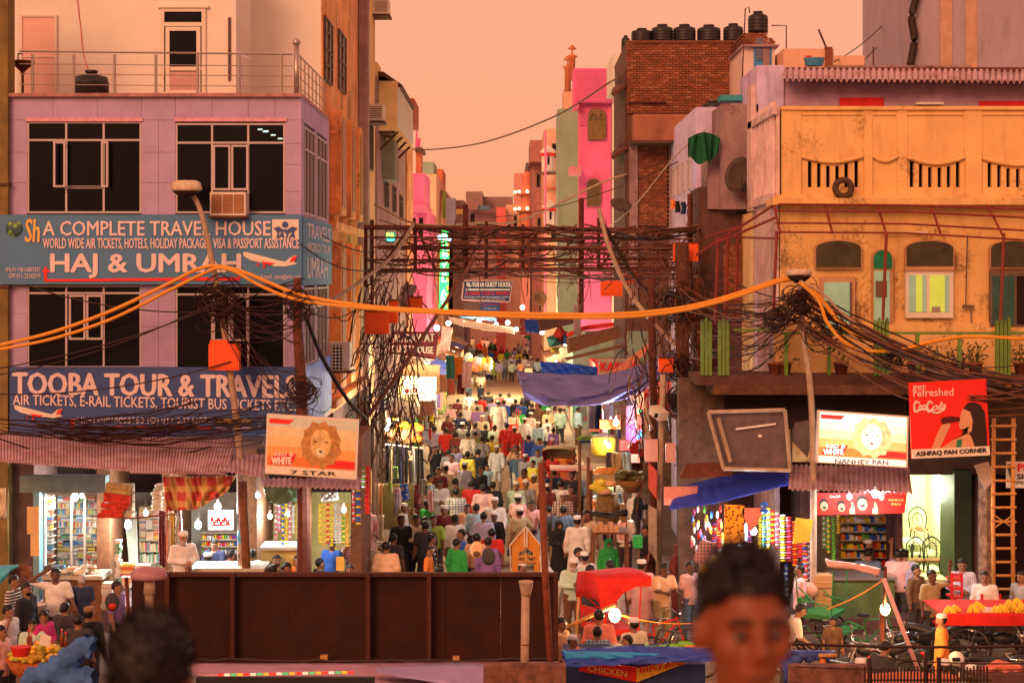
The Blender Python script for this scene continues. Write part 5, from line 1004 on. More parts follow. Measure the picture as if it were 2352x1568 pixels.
cloth('hanging_cloth', [(1016,748),(1040,752)], [(1008,808),(1032,806)], 84, cl(CLR['pink']), 'pale pink cloth glowing beside the far white canopy', 8, 8, .1, 2, cat='cloth'); cloth('hanging_cloth', [(1262,766),(1300,770)], [(1264,796),(1298,798)], 80, cl(CLR['cream']), 'cream cloth behind the far umbrellas', 8, 6, .1, 2, cat='cloth')
for k, (x, y, Y) in enumerate(((1200,706,90),(1166,741,88),(1100,737,92),(1003,753,66),(1140,745,100),(1065,744,86),(1220,752,84),(1245,762,78),(1275,775,72),(1186,756,96),(1480-240,745,90),(1030,742,80),(1300,786,62),(1120,728,110))):  # bulbs past the first few are added to brighten the far street
    t = T('light_bulb', 'far glowing bulb %s' % ['at the pole beneath the loudspeaker','at the right end of the cream canopy','in the middle of the cream canopy','blue white, beside the maroon board','under the cream canopy, centre','added at the left end of the cream canopy','added right of the small blue cloth','added over the far umbrellas','added beside the teal umbrella','added below the cream canopy, right','added under the dark flat awning','added over the pale pink cloth','added nearest the thin dark awning','added highest, behind the canopies'][k], 'light bulb', P(x,y,Y), 'glowing bulbs over the far stalls'); MB().ball(P(x,y,Y), .13, 8).obj('glass', MC['bulb_blue'] if k == 3 else mat('far_bulb', (1,.85,.6), emit=14, nz=0), t)
    if k in (0,2,4,6,8,11): lamp(P(x,y,Y)-Vector((0,.5,.6)), 650, (1,.8,.48), .3)
# street walls low: shop fronts lining the far street, lit
WL = [mat('shop_wall_%d'%k, c, .9, nz=.5, sc=3) for k, c in enumerate(((.20,.10,.06),(.28,.17,.10),(.12,.07,.05)))]
SHL = 'lit shop fronts along the far street'
random.seed(31)
for k in range(11):
    for sd_ in (-1, 1):
        Ya = 58+k*6.5; X = -4.6 if sd_ < 0 else 3.25+max(0,.25*(6-k)); t = T('market_shop', 'open lit shop front, number %s along the %s side of the far street' % (['one','two','three','four','five','six','seven','eight','nine','ten','eleven'][k], 'left' if sd_ < 0 else 'right'), 'shop', (X, Ya, 0), SHL)
        MB().box(*sorted((X, X+sd_*2)), Ya, Ya+6.2, 2.9, 3.6).obj('fascia', random.choice([BLN,RED,GLD,WL[1],SGW]), t); MB().box(*sorted((X+sd_*1.6, X+sd_*2)), Ya, Ya+6.2, 0, 2.9).obj('back_wall', WL[k%3], t)
        for y in (Ya, Ya+6.0): MB().box(*sorted((X, X+sd_*2)), y, y+.2, 0, 2.9).obj('side_wall', WL[(k+1)%3], t)
        for q in range(10):
            h = random.uniform(.5,1.3); MB().box(*sorted((X-sd_*random.uniform(.1,.8), X+sd_*.9)), Ya+.4+q*.55, Ya+.8+q*.55, random.uniform(0,1.6), random.uniform(1.7,2.5)).obj('goods', cl(CLR[random.choice(list(CLR))]), t)
        a = MB(); a.add([(X+sd_*.1,Ya,3.0),(X-sd_*1.1,Ya,2.6),(X-sd_*1.1,Ya+6,2.6),(X+sd_*.1,Ya+6,3.0)],[(0,1,2,3)]); a.obj('awning', random.choice([TRP,WOOD,cl(CLR['cream']),cl(CLR['maroon'])]), t)
        MB().ball((X-sd_*.3,Ya+2.4,2.35), .10, 6).obj('bulb', mat('shop_bulb', (1,.8,.5), emit=12, nz=0), t)
        if k%2 == (sd_ > 0): lamp((X-sd_*.5, Ya+2.4, 2.3), 420, (1,.76,.42), .15)
for y, x, p_ in ((84,0,1300),(104,-1,2200),(66,-2.4,420),(70,1.6,420)): lamp((x,y,3.2), p_, (1,.75,.38), .4)  # fill lamps without any bulb, added to brighten the far street
# ---------------------------------------------------------------- ground floor shops, left
COOL = (.92,1,.95); BW = mat('bulb_white', (.9,1,1), emit=25, nz=0)
NB = [0]
def bulb(x, y, Y, label, p=30, r=.07, col=COOL, wire=40, mt=None):
    t = T('light_bulb', label, 'light bulb', P(x,y,Y)); MB().ball(P(x,y,Y), r, 10, 0, (1,1,1.25)).obj('glass', mt or BW, t, smooth=True); MB().tube([P(x,y,Y)+Vector((0,0,r*1.1)), P(x,y,Y)+Vector((0,0,r*1.1+.09))], .03, 8).obj('socket', WIRE, t)
    if wire: MB().tube([P(x,y,Y)+Vector((0,0,r*1.1+.09)), P(x,y-wire,Y)], .006, 4).obj('wire', WIRE, t)
    lamp(P(x,y,Y)-Vector((0,r*1.6,0)), p*5.5, col, r*.9); return t
L = T('left_shop_row', 'row of open shop bays under the tin awning of the lavender building', 'shops', P(340,1440,36)); INT = mat('shop_inside', (.55,.52,.42), .85, nz=.2, sc=4); SHF = mat('shelf_board', (.5,.46,.38), .7, nz=.2)
for a, b in ((-40,78),(222,252),(372,390),(560,590),(806,830)): MB().pb(a,1000,b,1440,35.75,2.4).obj('partition', WOOD if a != -40 else COND, L)
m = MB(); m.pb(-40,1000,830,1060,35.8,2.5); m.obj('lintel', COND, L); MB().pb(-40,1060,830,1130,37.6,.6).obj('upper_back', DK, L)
for a, b, mm in ((78,222,INT),(252,372,INT),(390,560,INT),(590,806,mat('shop_yellow', (.6,.52,.2), .85, nz=.3, sc=3))): MB().pb(a-20,1100,b+20,1460,38.2,.1).obj('back_wall', mm, L)
MB().box(-11,-3.4,35.2,38.2,0,.55).obj('plinth', CON, L)
MB().pb(45,1093,242,1131,35.3,.35).obj('shutter_box', mat('greenish_metal', (.14,.20,.20), .6, nz=.4, sc=4, dirt=.5, dcol=(.2,.06,.02)), L); m = MB(); [m.pb(75,1131+k*3,225,1133+k*3,35.4,.03) for k in range(2)]; m.obj('shutter_slats', STL, L, kind='stuff')
MB().pb(76,1131,90,1380,35.2,.3).obj('blue_column', mat('column_blue', (.16,.34,.42), .7, nz=.3, sc=4), L); MB().pb(96,1131,103,1300,35.5,.15).obj('cream_post', FRP, L)
for x in (164,195): MB().tube([P(x,1140,36.6),P(x,1300,36.6)], .03, 6).obj('ladder_rail', FRP, L)
# books
BC = [mat('book_%d'%i, c, .6, nz=.1, sc=20) for i, c in enumerate(((.62,.55,.35),(.55,.12,.06),(.10,.22,.40),(.68,.66,.60),(.60,.42,.08),(.15,.32,.18),(.70,.48,.38),(.30,.26,.22)))]
bk = {}
def book(w, h, d, k, loc, rot=None):
    key = (round(w,2), round(h,2), round(d,2), k)
    if key not in bk: q = MB(); q.box(-w/2,w/2,0,d,0,h); bk[key] = q.mesh('book', BC[k])
    return bk[key]
def shelves(t, x0, x1, y0, y1, Y, n, gname, glabel, lim):
    q0, q1 = P(x0,y1,Y), P(x1,y0,Y); hz = (q1.z-q0.z)/n
    for i in range(n+1): MB().box(q0.x,q1.x,Y,Y+.3,q0.z+i*hz,q0.z+i*hz+.02).obj('shelf', SHF, t)
    st = MB()
    for i in range(n):
        x = q0.x+.02; flat = random.random() < .65
        while x < q1.x-.05:
            k = random.randrange(8)
            if flat:
                w = random.choice((.14,.17,.2)); z = q0.z+i*hz+.02
                while z < q0.z+(i+1)*hz-.035:
                    h = random.choice((.02,.03,.04)); kk = k if random.random() < .5 else random.randrange(8)
                    if lim[0] > 0: o = add('book', book(w,h,.22,kk,0), None, (x+w/2, Y-.02+random.uniform(0,.04), z+.002)); tag(o, glabel, 'book', gname); lim[0] -= 1
                    else: st.box(x,x+w,Y,Y+.22,z,z+h,kk)
                    z += h+.002
                x += w+.012
            else:
                w = random.choice((.02,.03,.045)); h = hz*random.uniform(.6,.88); st.box(x,x+w,Y+.02,Y+.22,q0.z+i*hz+.02,q0.z+i*hz+.02+h,k); x += w+.002
    if st.v: st.obj('book_rows', BC, t, kind='stuff')
random.seed(41)
t = T('bookshelf', 'tall bookshelf filling the back of the leftmost bookshop', 'bookshelf', P(180,1300,37.8)); shelves(t, 122, 224, 1140, 1312, 37.6, 12, 'books stacked on the leftmost bookshop shelves', 'small book lying in a stack on the shelves of the leftmost bookshop', [150])
t = T('bookshelf', 'narrow bookshelf on the left wall of the leftmost bookshop', 'bookshelf', P(100,1300,37)); shelves(t, 102, 121, 1140, 1312, 36.6, 11, '', '', [0])
t = T('bookshelf', 'bookshelf on the right side of the second bookshop', 'bookshelf', P(345,1300,37)); shelves(t, 318, 370, 1165, 1318, 37.0, 6, 'books stacked on the second bookshop shelves', 'book lying in a stack on the shelves of the second bookshop', [60])
t = T('bookshelf', 'narrow bookshelf at the left of the second bookshop beside the brown pillar', 'bookshelf', P(262,1300,37)); shelves(t, 253, 280, 1170, 1318, 37.2, 7, '', '', [0])
m = MB(); [m.prism([P(285+k*6,1175,37),P(297+k*4,1300,36.6),P(301+k*4,1300,36.6),P(290+k*6,1175,37)], (0,.04,0)) for k in range(5)]; m.obj('paper_rolls', mat('paper_white', (.55,.6,.5), .7), None, 'long pale paper rolls standing in the second bookshop', 'paper rolls', kind='stuff')
t = T('book_counter', 'counter heaped with magazines in front of the leftmost bookshop', 'counter', P(160,1440,34.8)); MB().pb(100,1330,232,1440,34.9,.6).obj('cabinet', WOOD, t); MB().pb(96,1322,236,1331,34.8,.8).obj('top', SHF, t)
for k in range(26):
    a = random.uniform(100,215); y = random.uniform(1290,1320); c = P(a,1322,34.85+random.uniform(0,.4)); o = MB().ob(c+Vector((0,0,random.uniform(.02,.22))), (.22,.16,.02+random.random()*.05), Matrix.Rotation(random.uniform(-.5,.5),4,'Z')@Matrix.Rotation(random.uniform(-.3,.1),4,'X')).obj('magazine', BC[random.choice((0,3,6,6,3,2))], None, 'magazine lying on the counter of the leftmost bookshop', 'magazine', 'magazines on the leftmost bookshop counter')
def stack(x0, x1, y0, y1, Y, n, label, ks, hgt=None):
    t = T('book_stack', label, 'books', P((x0+x1)/2,y1,Y)); q0, q1 = P(x0,y1,Y), P(x1,y0,Y); h = (q1.z-q0.z)/n
    for k in range(n): d = random.uniform(-.02,.02); MB().box(q0.x+d,q1.x+d,Y+d,Y+.2+d,q0.z+h*k,q0.z+h*(k+.9)).obj('book', BC[random.choice(ks)], t)
stack(277,306,1294,1320,35.2,7,'stack of red and yellow books on the front of the second bookshop',(1,4,0)); stack(310,342,1297,1320,35.2,6,'stack of pale books right of the red and yellow stack',(3,0,6)); stack(233,258,1338,1400,34.2,12,'tall white stack of books at the foot of the brown pillar',(3,6)); stack(277,300,1325,1350,34.9,6,'small stack of pink books below the second bookshop counter',(6,3)); stack(265,275,1240,1335,35.3,12,'slim column of pale books beside the brown pillar',(3,5))
for x,y,Y,p_,lb in ((172,1140,36.2,26,'bright bulb at the front of the leftmost bookshop'),(188,1137,36.8,14,'smaller bulb behind the bright one in the leftmost bookshop'),(294,1205,35.6,36,'large bulb hanging low in the second bookshop'),(335,1178,36,14,'bulb under the lintel of the second bookshop'),(455,1205,35.4,22,'oval bulb left of the red lettered light sign'),(500,1163,36,34,'brightest lamp cluster above the red lettered light sign'),(592,1137,35.2,6,'small spotlight on the wooden pole'),(790,1170,34.2,20,'bulb beside the post under the lion board'),(660,1180,36.6,16,'bulb behind the packet strips of the yellow shop'),(620,1185,36.4,14,'second bulb in the yellow shop, nearer the wooden pole')): bulb(x,y,Y,lb,p_*1.0,.075 if p_ > 20 else .05)
# tin awning
def tin(pts, n, label, m=TIN, name='tin_awning', cat='awning', amp=.016):
    a, b, c, d = [P(*p) for p in pts]  # back left, back right, front right, front left
    mb = MB(); mb.grid(lambda u, v: (a.lerp(b,u)).lerp(d.lerp(c,u), v)+Vector((0,0,amp*math.sin(u*n*2*PI))), n*6, 3); o = mb.obj(name, m, None, label, cat); sd = o.modifiers.new('t','SOLIDIFY'); sd.thickness = .012; return o
tin([(-30,996,35.5),(300,1003,35.5),(300,1082,33.2),(-30,1058,33.2)], 46, 'left sheet of the rusty corrugated awning over the bookshops'); tin([(298,1001,35.5),(545,1010,35.5),(520,1090,33.15),(298,1086,33.15)], 33, 'middle sheet of the rusty corrugated awning over the checked cloth'); tin([(500,1040,35.0),(612,1046,35.0),(604,1098,33.1),(506,1080,33.1)], 10, 'short corrugated sheet left of the lion board 7 STAR')
tin([(600,1100,34.2),(830,1096,34.2),(826,1124,33.3),(604,1116,33.3)], 18, 'tin sheet under the 7 STAR board', amp=.02)
# hanging things
PKC = [mat('packet_%s'%n, c, .25, nz=.5, sc=20) for n, c in (('gold',(.75,.50,.06)),('silver',(.65,.68,.72)),('blue',(.03,.14,.65)),('red',(.75,.03,.03)),('pink',(.75,.15,.35)),('green',(.12,.45,.05)),('yellow',(.85,.68,.04)),('purple',(.25,.06,.4)),('white',(.75,.75,.72)),('orange',(.85,.25,.03)))]
def strip(x, y0, y1, w, Y, cols, label, n=None, group=None, cat='packet strip'):
    t = T('packet_strip', label, cat, P(x,y1,Y), group); n = n or max(3, int((y1-y0)/6)); h = (y1-y0)/n
    for k in range(n): c = P(x+random.uniform(-.6,.6), y0+h*(k+.5), Y); MB().lathe([(.004,-h*.45*Y/F),(w*.5*Y/F,-h*.2*Y/F),(w*.5*Y/F,h*.2*Y/F),(.004,h*.45*Y/F)], c, 6, sy=.35).obj('packet', PKC[cols[k%len(cols)]], t)
    return t
random.seed(43)
sg = 'strips of shiny packets hanging in the yellow shop'
for k, x in enumerate(range(634,706,8)): strip(x, 1150+random.uniform(0,18), 1215+random.uniform(0,40), 6.5, 35+(k%2)*.3, random.choice(([2,1],[4,8],[6,0],[1,8],[2,6])), 'packet strip in the left bunch of the yellow shop, %s'%['leftmost','second','third','fourth','fifth','sixth','seventh','eighth','last'][k], group=sg)
for k, x in enumerate(range(735,800,9)): strip(x, 1155, 1245+random.uniform(0,30), 8, 35.2, ([6,0],[0,0],[3,6],[0,6],[1,1],[1,8],[6,5],[0])[k], 'sachet strip right of the post under the lion board, %s'%['leftmost','second','third','fourth','fifth','sixth','seventh','last'][k], group='gold and silver sachet strips right of the post')
strip(823,1110,1205,12,33.8,[2,2,6],'blue and yellow chips strip beside the lion board'); strip(844,1068,1180,14,33.7,[3],'red chips strip hanging right of the lion board'); strip(836,1072,1120,10,34.2,[5,1],'green chips strip between the red and blue ones'); strip(812,1105,1200,6,33.9,[3,1],'narrow pink strip left of the blue chips strip')
SCF = 'scarves hanging beside the white bearded salesman'
def drape(x0,x1,y0,y1,Y,m,label,group=None,name='scarf',cat='scarf',nu=6): 
    ph = random.uniform(0,6); g_ = MB(); g_.grid(lambda u,v: P(x0+(x1-x0)*u+1.2*math.sin(v*4+ph), y0+(y1-y0)*v, Y+.05*math.sin(u*9+ph)+.03*math.sin(v*7+ph)), nu, 8); o = g_.obj(name, m, None, label, cat, group, smooth=True); sd = o.modifiers.new('t','SOLIDIFY'); sd.thickness=.012; return o
for k,(x,c,pt) in enumerate(((366,'maroon',None),(372,'maroon',None),(379,'peach','stripe'),(386,'cream',None),(392,'yellow','stripe'),(398,'cream','blot'),(404,'mint','plaid'),(410,'white','stripe'))): drape(x,x+7,1172+k*1.5-(20 if k > 4 else 0),1308-random.uniform(0,14)-(60 if k > 5 else 0),34.6+k*.05,cl(CLR[c],pt,CLR['dark' if pt=='blot' else 'red']),c+' scarf in the row hanging left of the white bearded salesman'+(', nearer the shelves' if k in (1,6) else ''),SCF)
for k,c in enumerate(('navy','cream','white','maroon')): drape(546+k*5,551+k*5,1180,1290,34.6+k*.05,cl(CLR[c],'stripe' if k%2 else 'blot',CLR['white']),'thin scarf hanging by the wooden pole','scarves by the wooden pole')
CHK = mat('checked_cloth', (.62,.09,.08), .85, nz=.15, sc=8, pat='plaid', col2=(.72,.58,.22), ps=.22); 
c_ = cloth('checked_cloth', [(374,1092),(450,1093),(543,1090)], [(382,1172),(450,1168),(520,1130)], 33.6, CHK, 'red and yellow checked cloth hanging under the tin awning', 50, 14, .1, 4, cat='cloth', dY=.2, diag=.8)
for x, w, lb in ((568,.10,'leaning brown wooden pole left of the yellow shop'),(704,.11,'brown post in the middle of the yellow shop')): MB().tube([P(x-12 if x<600 else x,1105,34.3),P(x+4 if x<600 else x,1440,34.3)], w, 7).obj('wooden_pole', WOOD, None, lb, 'pole', smooth=True)
S = T('red_script_sign', 'lit white and red script sign behind the navy shirted shopkeeper', 'sign', P(505,1216,37)); MB().pb(478,1172,535,1216,37,.1).obj('panel', mat('light_panel', (.95,.9,.85), emit=2.2, nz=0), S)
m = MB(); [m.tube(spline([P(484+k*15,1200,36.95),P(487+k*15,1188,36.95),P(492+k*15,1202,36.95),P(497+k*15,1192,36.95)]), .02, 4) for k in range(3)]; m.tube([P(484,1206,36.95),P(530,1204,36.95)], .02, 4); m.obj('script', RED, S, kind='stuff')
t = T('goods_shelf', 'glass fronted shelf of small goods behind the navy shirted shopkeeper', 'shelf', P(510,1280,37.3))
for i in range(4): MB().pb(462,1222+i*16,552,1224+i*16,37.2,.4).obj('shelf', SHF, t)
for i in range(3):
    for k in range(15): MB().pb(464+k*5.8,1224+i*16+random.uniform(3,8),468+k*5.8,1238+i*16,37.25,.1).obj('bottle', PKC[random.randrange(10)], t)
t = T('red_bale', 'bale of red and white plastic packed goods hanging before the second bookshop', 'bale', P(265,1186,34.4))
for k in range(7): MB().ob(P(262+k*3-abs(k-3)*2,1181-k*11,34.4), (.52+random.uniform(-.05,.05),.3,.095), Matrix.Rotation(random.uniform(-.15,.15),4,'Y')).obj('pack', mat('pack_red', (.62,.05,.03), .25, nz=.5, sc=9) if k < 5 else mat('pack_gold', (.62,.42,.15), .3, nz=.5, sc=9), t)
for k in range(7): MB().ob(P(296,1181-k*11,34.5), (.2,.25,.09), Matrix.Rotation(random.uniform(-.2,.2),4,'Y')).obj('pack', mat('pack_clear', (.62,.55,.42), .25, nz=.4, sc=9), t)
t = T('white_bundle', 'tied white bundles hanging left of the checked cloth', 'bundle', P(365,1172,34.8)); [MB().ball(P(364+random.uniform(-5,5),1115+k*9,34.8), .10, 8, 0, (1.3,.8,.6)).obj('bundle', cl(CLR['cream']), t, smooth=True) for k in range(7)]
MB().tube([P(205,1184,34.3),P(300,1190,34.3),P(405,1180,34.3)], .02, 6).obj('hanging_rod', WOOD, None, 'thin rod hung across the two bookshops', 'rod')
for a,b,c,d,lb in ((62,1163,90,1226,'upper yellow paper notice hanging left of the bookshop'),(70,1227,90,1276,'lower yellow paper notice hanging left of the bookshop')): MB().pb(a,b,c,d,34.7,.02).obj('paper_notice', mat('yellow_paper', (.75,.5,.22), .8, nz=.15, sc=10), None, lb, 'notice')
cloth('green_sheet', [(602,1104),(640,1102),(684,1105)], [(612,1148),(640,1158),(684,1150)], 34.6, mat('green_plastic', (.18,.30,.16), .4, nz=.3), 'dull green plastic sheet at the top of the yellow shop', 16, 6, .06, 2, cat='sheet'); cloth('plastic_roll', [(735,1132),(775,1128)], [(738,1150),(778,1145)], 34.3, mat('plastic_clear', (.5,.48,.4), .3, nz=.3), 'crumpled plastic sheet tied beside the lion board post', 16, 6, .1, 3, cat='sheet')
MB().ball(P(556,1232,34.5), .14, 10, 0, (.8,.6,1.3)).obj('blue_bag', mat('bag_blue', (.12,.42,.68), .4), None, 'light blue plastic bag hanging by the wooden pole', 'bag', smooth=True)
cloth('white_bag', [(-2,1120),(12,1120)], [(-2,1190),(16,1192)], 33.5, cl(CLR['cream']), 'pale cloth bag hanging at the far left edge', 6, 8, .05, 1, cat='bag')
t = T('tea_counter', 'low counter between the white bearded salesman and the shopkeeper', 'counter', P(490,1440,34.5)); MB().pb(420,1312,600,1440,34.3,.7).obj('cabinet', WOOD, t); MB().pb(415,1305,606,1313,34.2,.9).obj('top', SHF, t)
t = T('shop_counter', 'yellow counter inside the yellow shop', 'counter', P(690,1440,35.4)); MB().pb(600,1262,700,1440,35.2,.6).obj('cabinet', mat('counter_yellow', (.5,.38,.12), .7, nz=.2), t); MB().pb(596,1256,704,1263,35.1,.8).obj('top', SHF, t)
# boards with lions
def lionboard(name, label, q, Y, lit, low, lowpx, u=1.0):
    "q: corners top-left, top-right, bottom-right, bottom-left in picture units"
    S = T(name, label, 'sign', P((q[0][0]+q[1][0])/2, q[2][1], Y)); S_ = lambda u, v: ((q[0][0]*(1-u)+q[1][0]*u)*(1-v)+(q[3][0]*(1-u)+q[2][0]*u)*v, (q[0][1]*(1-u)+q[1][1]*u)*(1-v)+(q[3][1]*(1-u)+q[2][1]*u)*v)
    pf = 'lit_' if lit else 'dull_'; e = lambda k: k if lit else 0
    MB().pp([q[3],q[2],q[1],q[0]], Y, .18).obj('case', SGW, S)
    def pg(pts, m, nm, k): return MB().pp([S_(*p) for p in pts], Y-.006*k, .005).obj(nm, m, S)
    mm = lambda n, c, em: mat(pf+n, c, .6, nz=.5 if n in ('mane','face','muzzle') else .15, sc=9, emit=e(em))
    cols = [((.62,.70,.62),1.5),((.80,.66,.42),1.7),((.85,.60,.30),1.5),((.85,.42,.14),1.1),((.80,.24,.06),.7)]
    for k in range(5): v0, v1 = .03+.165*k, .03+.165*(k+1); pg([(.02,v1),(.98,v1),(.98,v0),(.02,v0)], mm('band%d'%k, cols[k][0], cols[k][1]), 'printed_band', 1)
    pg([(.03,.15),(.25,.15),(.30,.07),(.03,.07)][::1], mm('red',(.8,.03,.03),.9), 'red_flash', 2)
    pg([(.62,.83),(.98,.83),(.98,.72),(.80,.70)], mm('red',(.8,.03,.03),.9), 'red_flash', 2)
    n = 22; mane = []; random.seed(5)
    for i in range(n): a = -2*PI*i/n; r = 1+.14*(i%2)+random.uniform(-.06,.06); mane.append((.60+.20*r*math.cos(a), .45-.36*r*math.sin(a)*(1.0)))
    pg(mane, mm('mane',(.55,.27,.09) if not lit else (.8,.6,.3),.9), 'mane', 3)
    fc = [(.60+.115*math.cos(-2*PI*i/16), .44-.25*math.sin(-2*PI*i/16)*1.0) for i in range(16)]; pg(fc, mm('face',(.82,.55,.24) if not lit else (.9,.8,.55),1.5), 'face', 4)
    pg([(.565,.66),(.635,.66),(.655,.56),(.60,.50),(.545,.56)], mm('muzzle',(.85,.72,.5),1.7), 'muzzle', 5); pg([(.60,.60),(.625,.555),(.575,.555)], mm('nose',(.12,.06,.04),.1), 'nose', 6)
    for s in (-1,1): pg([(.60+s*.06-.02,.42),(.60+s*.06+.02,.42),(.60+s*.06+.018,.40),(.60+s*.06-.018,.40)], mm('nose',(.12,.06,.04),.1), 'eye', 6); pg([(.60+s*.13-.03,.29),(.60+s*.13+.03,.29),(.60+s*.13+.02,.20),(.60+s*.13-.02,.20)], mm('mane',(.55,.27,.09),.9), 'ear', 5)
    x0, y0 = S_(.06,.62); x1, y1 = S_(.30,.82)
    pg([(.05,.83),(.28,.83),(.34,.64),(.11,.64)], mm('red',(.8,.03,.03),.9), 'logo_panel', 3)
    text('RED &', S, x0+8, y0+3, x1+2, y0+11, Y-.02, mm('whitet',(.9,.85,.8),1.8), .02); text('WHITE', S, x0+2, y0+14, x1-3, y1-1, Y-.02, mm('whitet',(.9,.85,.8),1.8), .03)
    pg([(.02,.98),(.98,.98),(.98,.86),(.02,.86)], mm('strip',(.85,.75,.66),1.0), 'name_strip', 1)
    text(low, S, *lowpx, Y-.02, BLK, .01, sk=4)
    if lit: lamp(P((q[0][0]+q[1][0])/2,(q[0][1]+q[2][1])/2,Y-.6), 10, (1,.9,.75), .4)
lionboard('lion_board','board with a lion portrait reading 7 STAR hung over the left shops',[(613,950),(823,964),(818,1101),(608,1087)],33,False,'7 STAR',(668,1079,772,1088))
lionboard('lit_lion_board','brightly lit lion board reading NANHEY PAN above the right tin awning',[(1880,942),(2087,956),(2085,1074),(1876,1062)],33,True,'NANHEY PAN',(1918,1053,2040,1063))
# ---------------------------------------------------------------- right side, lower storeys and shops
R = T('right_shop_row', 'dark open shop bays under the balcony of the ochre building', 'shops', P(2000,1440,36)); 
MB().pb(1600,862,2430,884,34.9,1.6).obj('balcony_slab', COND, R); MB().pb(1640,884,2120,906,34.7,1.6).obj('eave', mat('eave_brown', dc(120,62,30), .95, nz=.5, sc=4, dirt=.5), R); MB().pb(1665,906,2080,985,35.6,.2).obj('interior_shade_sheet', DK, R)  # near black sheet stands in for the dark interior under the eave
MB().pb(1560,870,1672,1440,36.4,.5).obj('plaster_wall', mat('grey_rough', dc(120,76,48), .95, nz=.5, sc=4, dirt=.9, bump=.5, mold=.7), R); MB().pb(1780,740,2430,865,35.98,.1).obj('balcony_back', OCH, R)
MB().box(4.4,14,39.5,39.7,0,3.8).obj('back_wall', COND, R); MB().pb(2085,870,2430,1090,35.9,.2).obj('dark_wall', mat('very_dark_brown', (.06,.03,.02), .95, nz=.5, sc=3), R)  # dark_wall: very dark brown with random tone
for a, b, mt in ((1838,1872,COND),(2060,2072,COND),(2192,2232,mat('green_shutter', (.02,.035,.02), .6, nz=.3)),(2250,2276,CON)): MB().pb(a,1080,b,1440,35.7,1.2).obj('pier', mt, R)
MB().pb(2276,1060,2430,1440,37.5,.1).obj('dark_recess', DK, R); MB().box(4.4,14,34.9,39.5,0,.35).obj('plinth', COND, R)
for k in range(9): MB().pb(1712+k*13,985,1716+k*13,1075,35.75,.04).obj('corrugation', RST, R)
GT = mat('green_rail', (.13,.24,.04), .6, nz=.25, sc=8)
t = T('green_railing', 'lime green balcony railing with picket posts on the ochre building', 'railing', P(2080,862,34.95))
for a, b in ((1795,2010),(2045,2290),(2318,2430)): MB().pb(a,762,b,768,34.95,.06).obj('rail', GT, t)
for x in (1806,1905,2108,2205,2390): MB().pb(x-4,768,x+4,862,34.95,.06).obj('upright', GT, t)
for x0 in (2008,2288,1650,1610): 
    for k in range(4 if x0 > 2000 else 3): MB().pp([(x0+k*9,862),(x0+k*9+7,862),(x0+k*9+7,742-(k%2)*6),(x0+k*9+3.5,734-(k%2)*6),(x0+k*9,742-(k%2)*6)], 34.85, .08).obj('picket', GT, t)
MB().pb(1685,755,1790,760,34.95,.05).obj('rail', GT, t)
LV = mat('leaf_dark', (.05,.07,.02), .6, nz=.4, sc=9)
random.seed(51)
for k,(x,yb) in enumerate(((1780,858),(1802,860),(1932,860),(2100,855),(2140,858),(2200,855),(2240,858),(2345,858))):
    t = T('potted_plant', ['flower pot at the left end of the green railing','flower pot behind the lamp pole','terracotta pot under the black wire coil','leafy plant in the wide gap right of the green picket post','second leafy plant right of the green picket post','leafy plant at the middle rail upright','leafy plant left of the right picket post','leafy plant at the right picture edge'][k], 'plant', P(x,862,35.3)); c = P(x,862,35.3)
    MB().lathe([(.11,0),(.16,.25),(.18,.25),(.18,.29),(.14,.29)], c, 10).obj('pot', mat('terracotta', (.28,.09,.04), .9, nz=.3), t, smooth=True); m = MB(); s_ = MB()
    for j in range(70 if k > 2 else 16):
        d = Vector((random.gauss(0,.16),random.gauss(0,.1),abs(random.gauss(.1,.16)))); a = c+Vector((0,0,.3))+d; u = Vector((random.uniform(-1,1),random.uniform(-.6,.6),random.uniform(-.3,1))).normalized()*.09; w = u.cross(Vector((0,1,.3))).normalized()*.018; m.add([a,a+u*.5+w,a+u,a+u*.5-w],[(0,1,2,3)])
        if j%6 == 0: s_.tube([c+Vector((0,0,.25)), a], .006, 3)
    m.obj('leaves', LV, t, kind='stuff'); s_.obj('stems', LV, t, kind='stuff')
# drinks board
S = T('red_drinks_board', 'red poster board reading get refreshed over a woman drinking, lettered ASHFAQ PAN CORNER', 'sign', P(2180,1052,32.6)); q = [(2088,879),(2265,870),(2274,1045),(2095,1053)]; Yq = 32.6
MB().pp([q[3],q[2],q[1],q[0]], Yq, .08).obj('board', RED, S); Yk = Yq-.006
text('get', S, 2096,883,2126,900,Yk,SGW,0,slant=.05); text('refreshed', S, 2098,893,2190,911,Yk,SGW,0,sk=-3); 
scr = MB()
for x, s in ((2100,1),(2130,1)): scr.tube(spline([P(x+12,926,Yk),P(x+4,922,Yk),P(x,934,Yk),P(x+3,945,Yk),P(x+13,940,Yk)]), .022, 5)
scr.obj('script_capitals', SGW, S, kind='stuff'); text('oca', S, 2110,929,2129,942,Yk,SGW,.02,slant=.4); text('ola', S, 2141,925,2172,943,Yk,SGW,.02,slant=.4,sk=-3); scr = MB(); scr.tube(spline([P(2104,946,Yk),P(2125,938,Yk),P(2150,948,Yk),P(2170,940,Yk)]), .018, 5); scr.obj('script_swash', SGW, S)
HD = mat('print_hair', (.03,.012,.01), .6, nz=.2); SK = mat('print_skin', (.62,.30,.18), .6, nz=.1)
def pq(pts, m, nm, k=1): return MB().pp([(x, y) for x, y in pts], Yk-.005*k, .004).obj(nm, m, S)
pq([(2200,1028),(2268,1028),(2266,985),(2262,945),(2250,928),(2236,923),(2222,925),(2212,940),(2208,960),(2212,990),(2206,1010)][::1], HD, 'printed_hair')
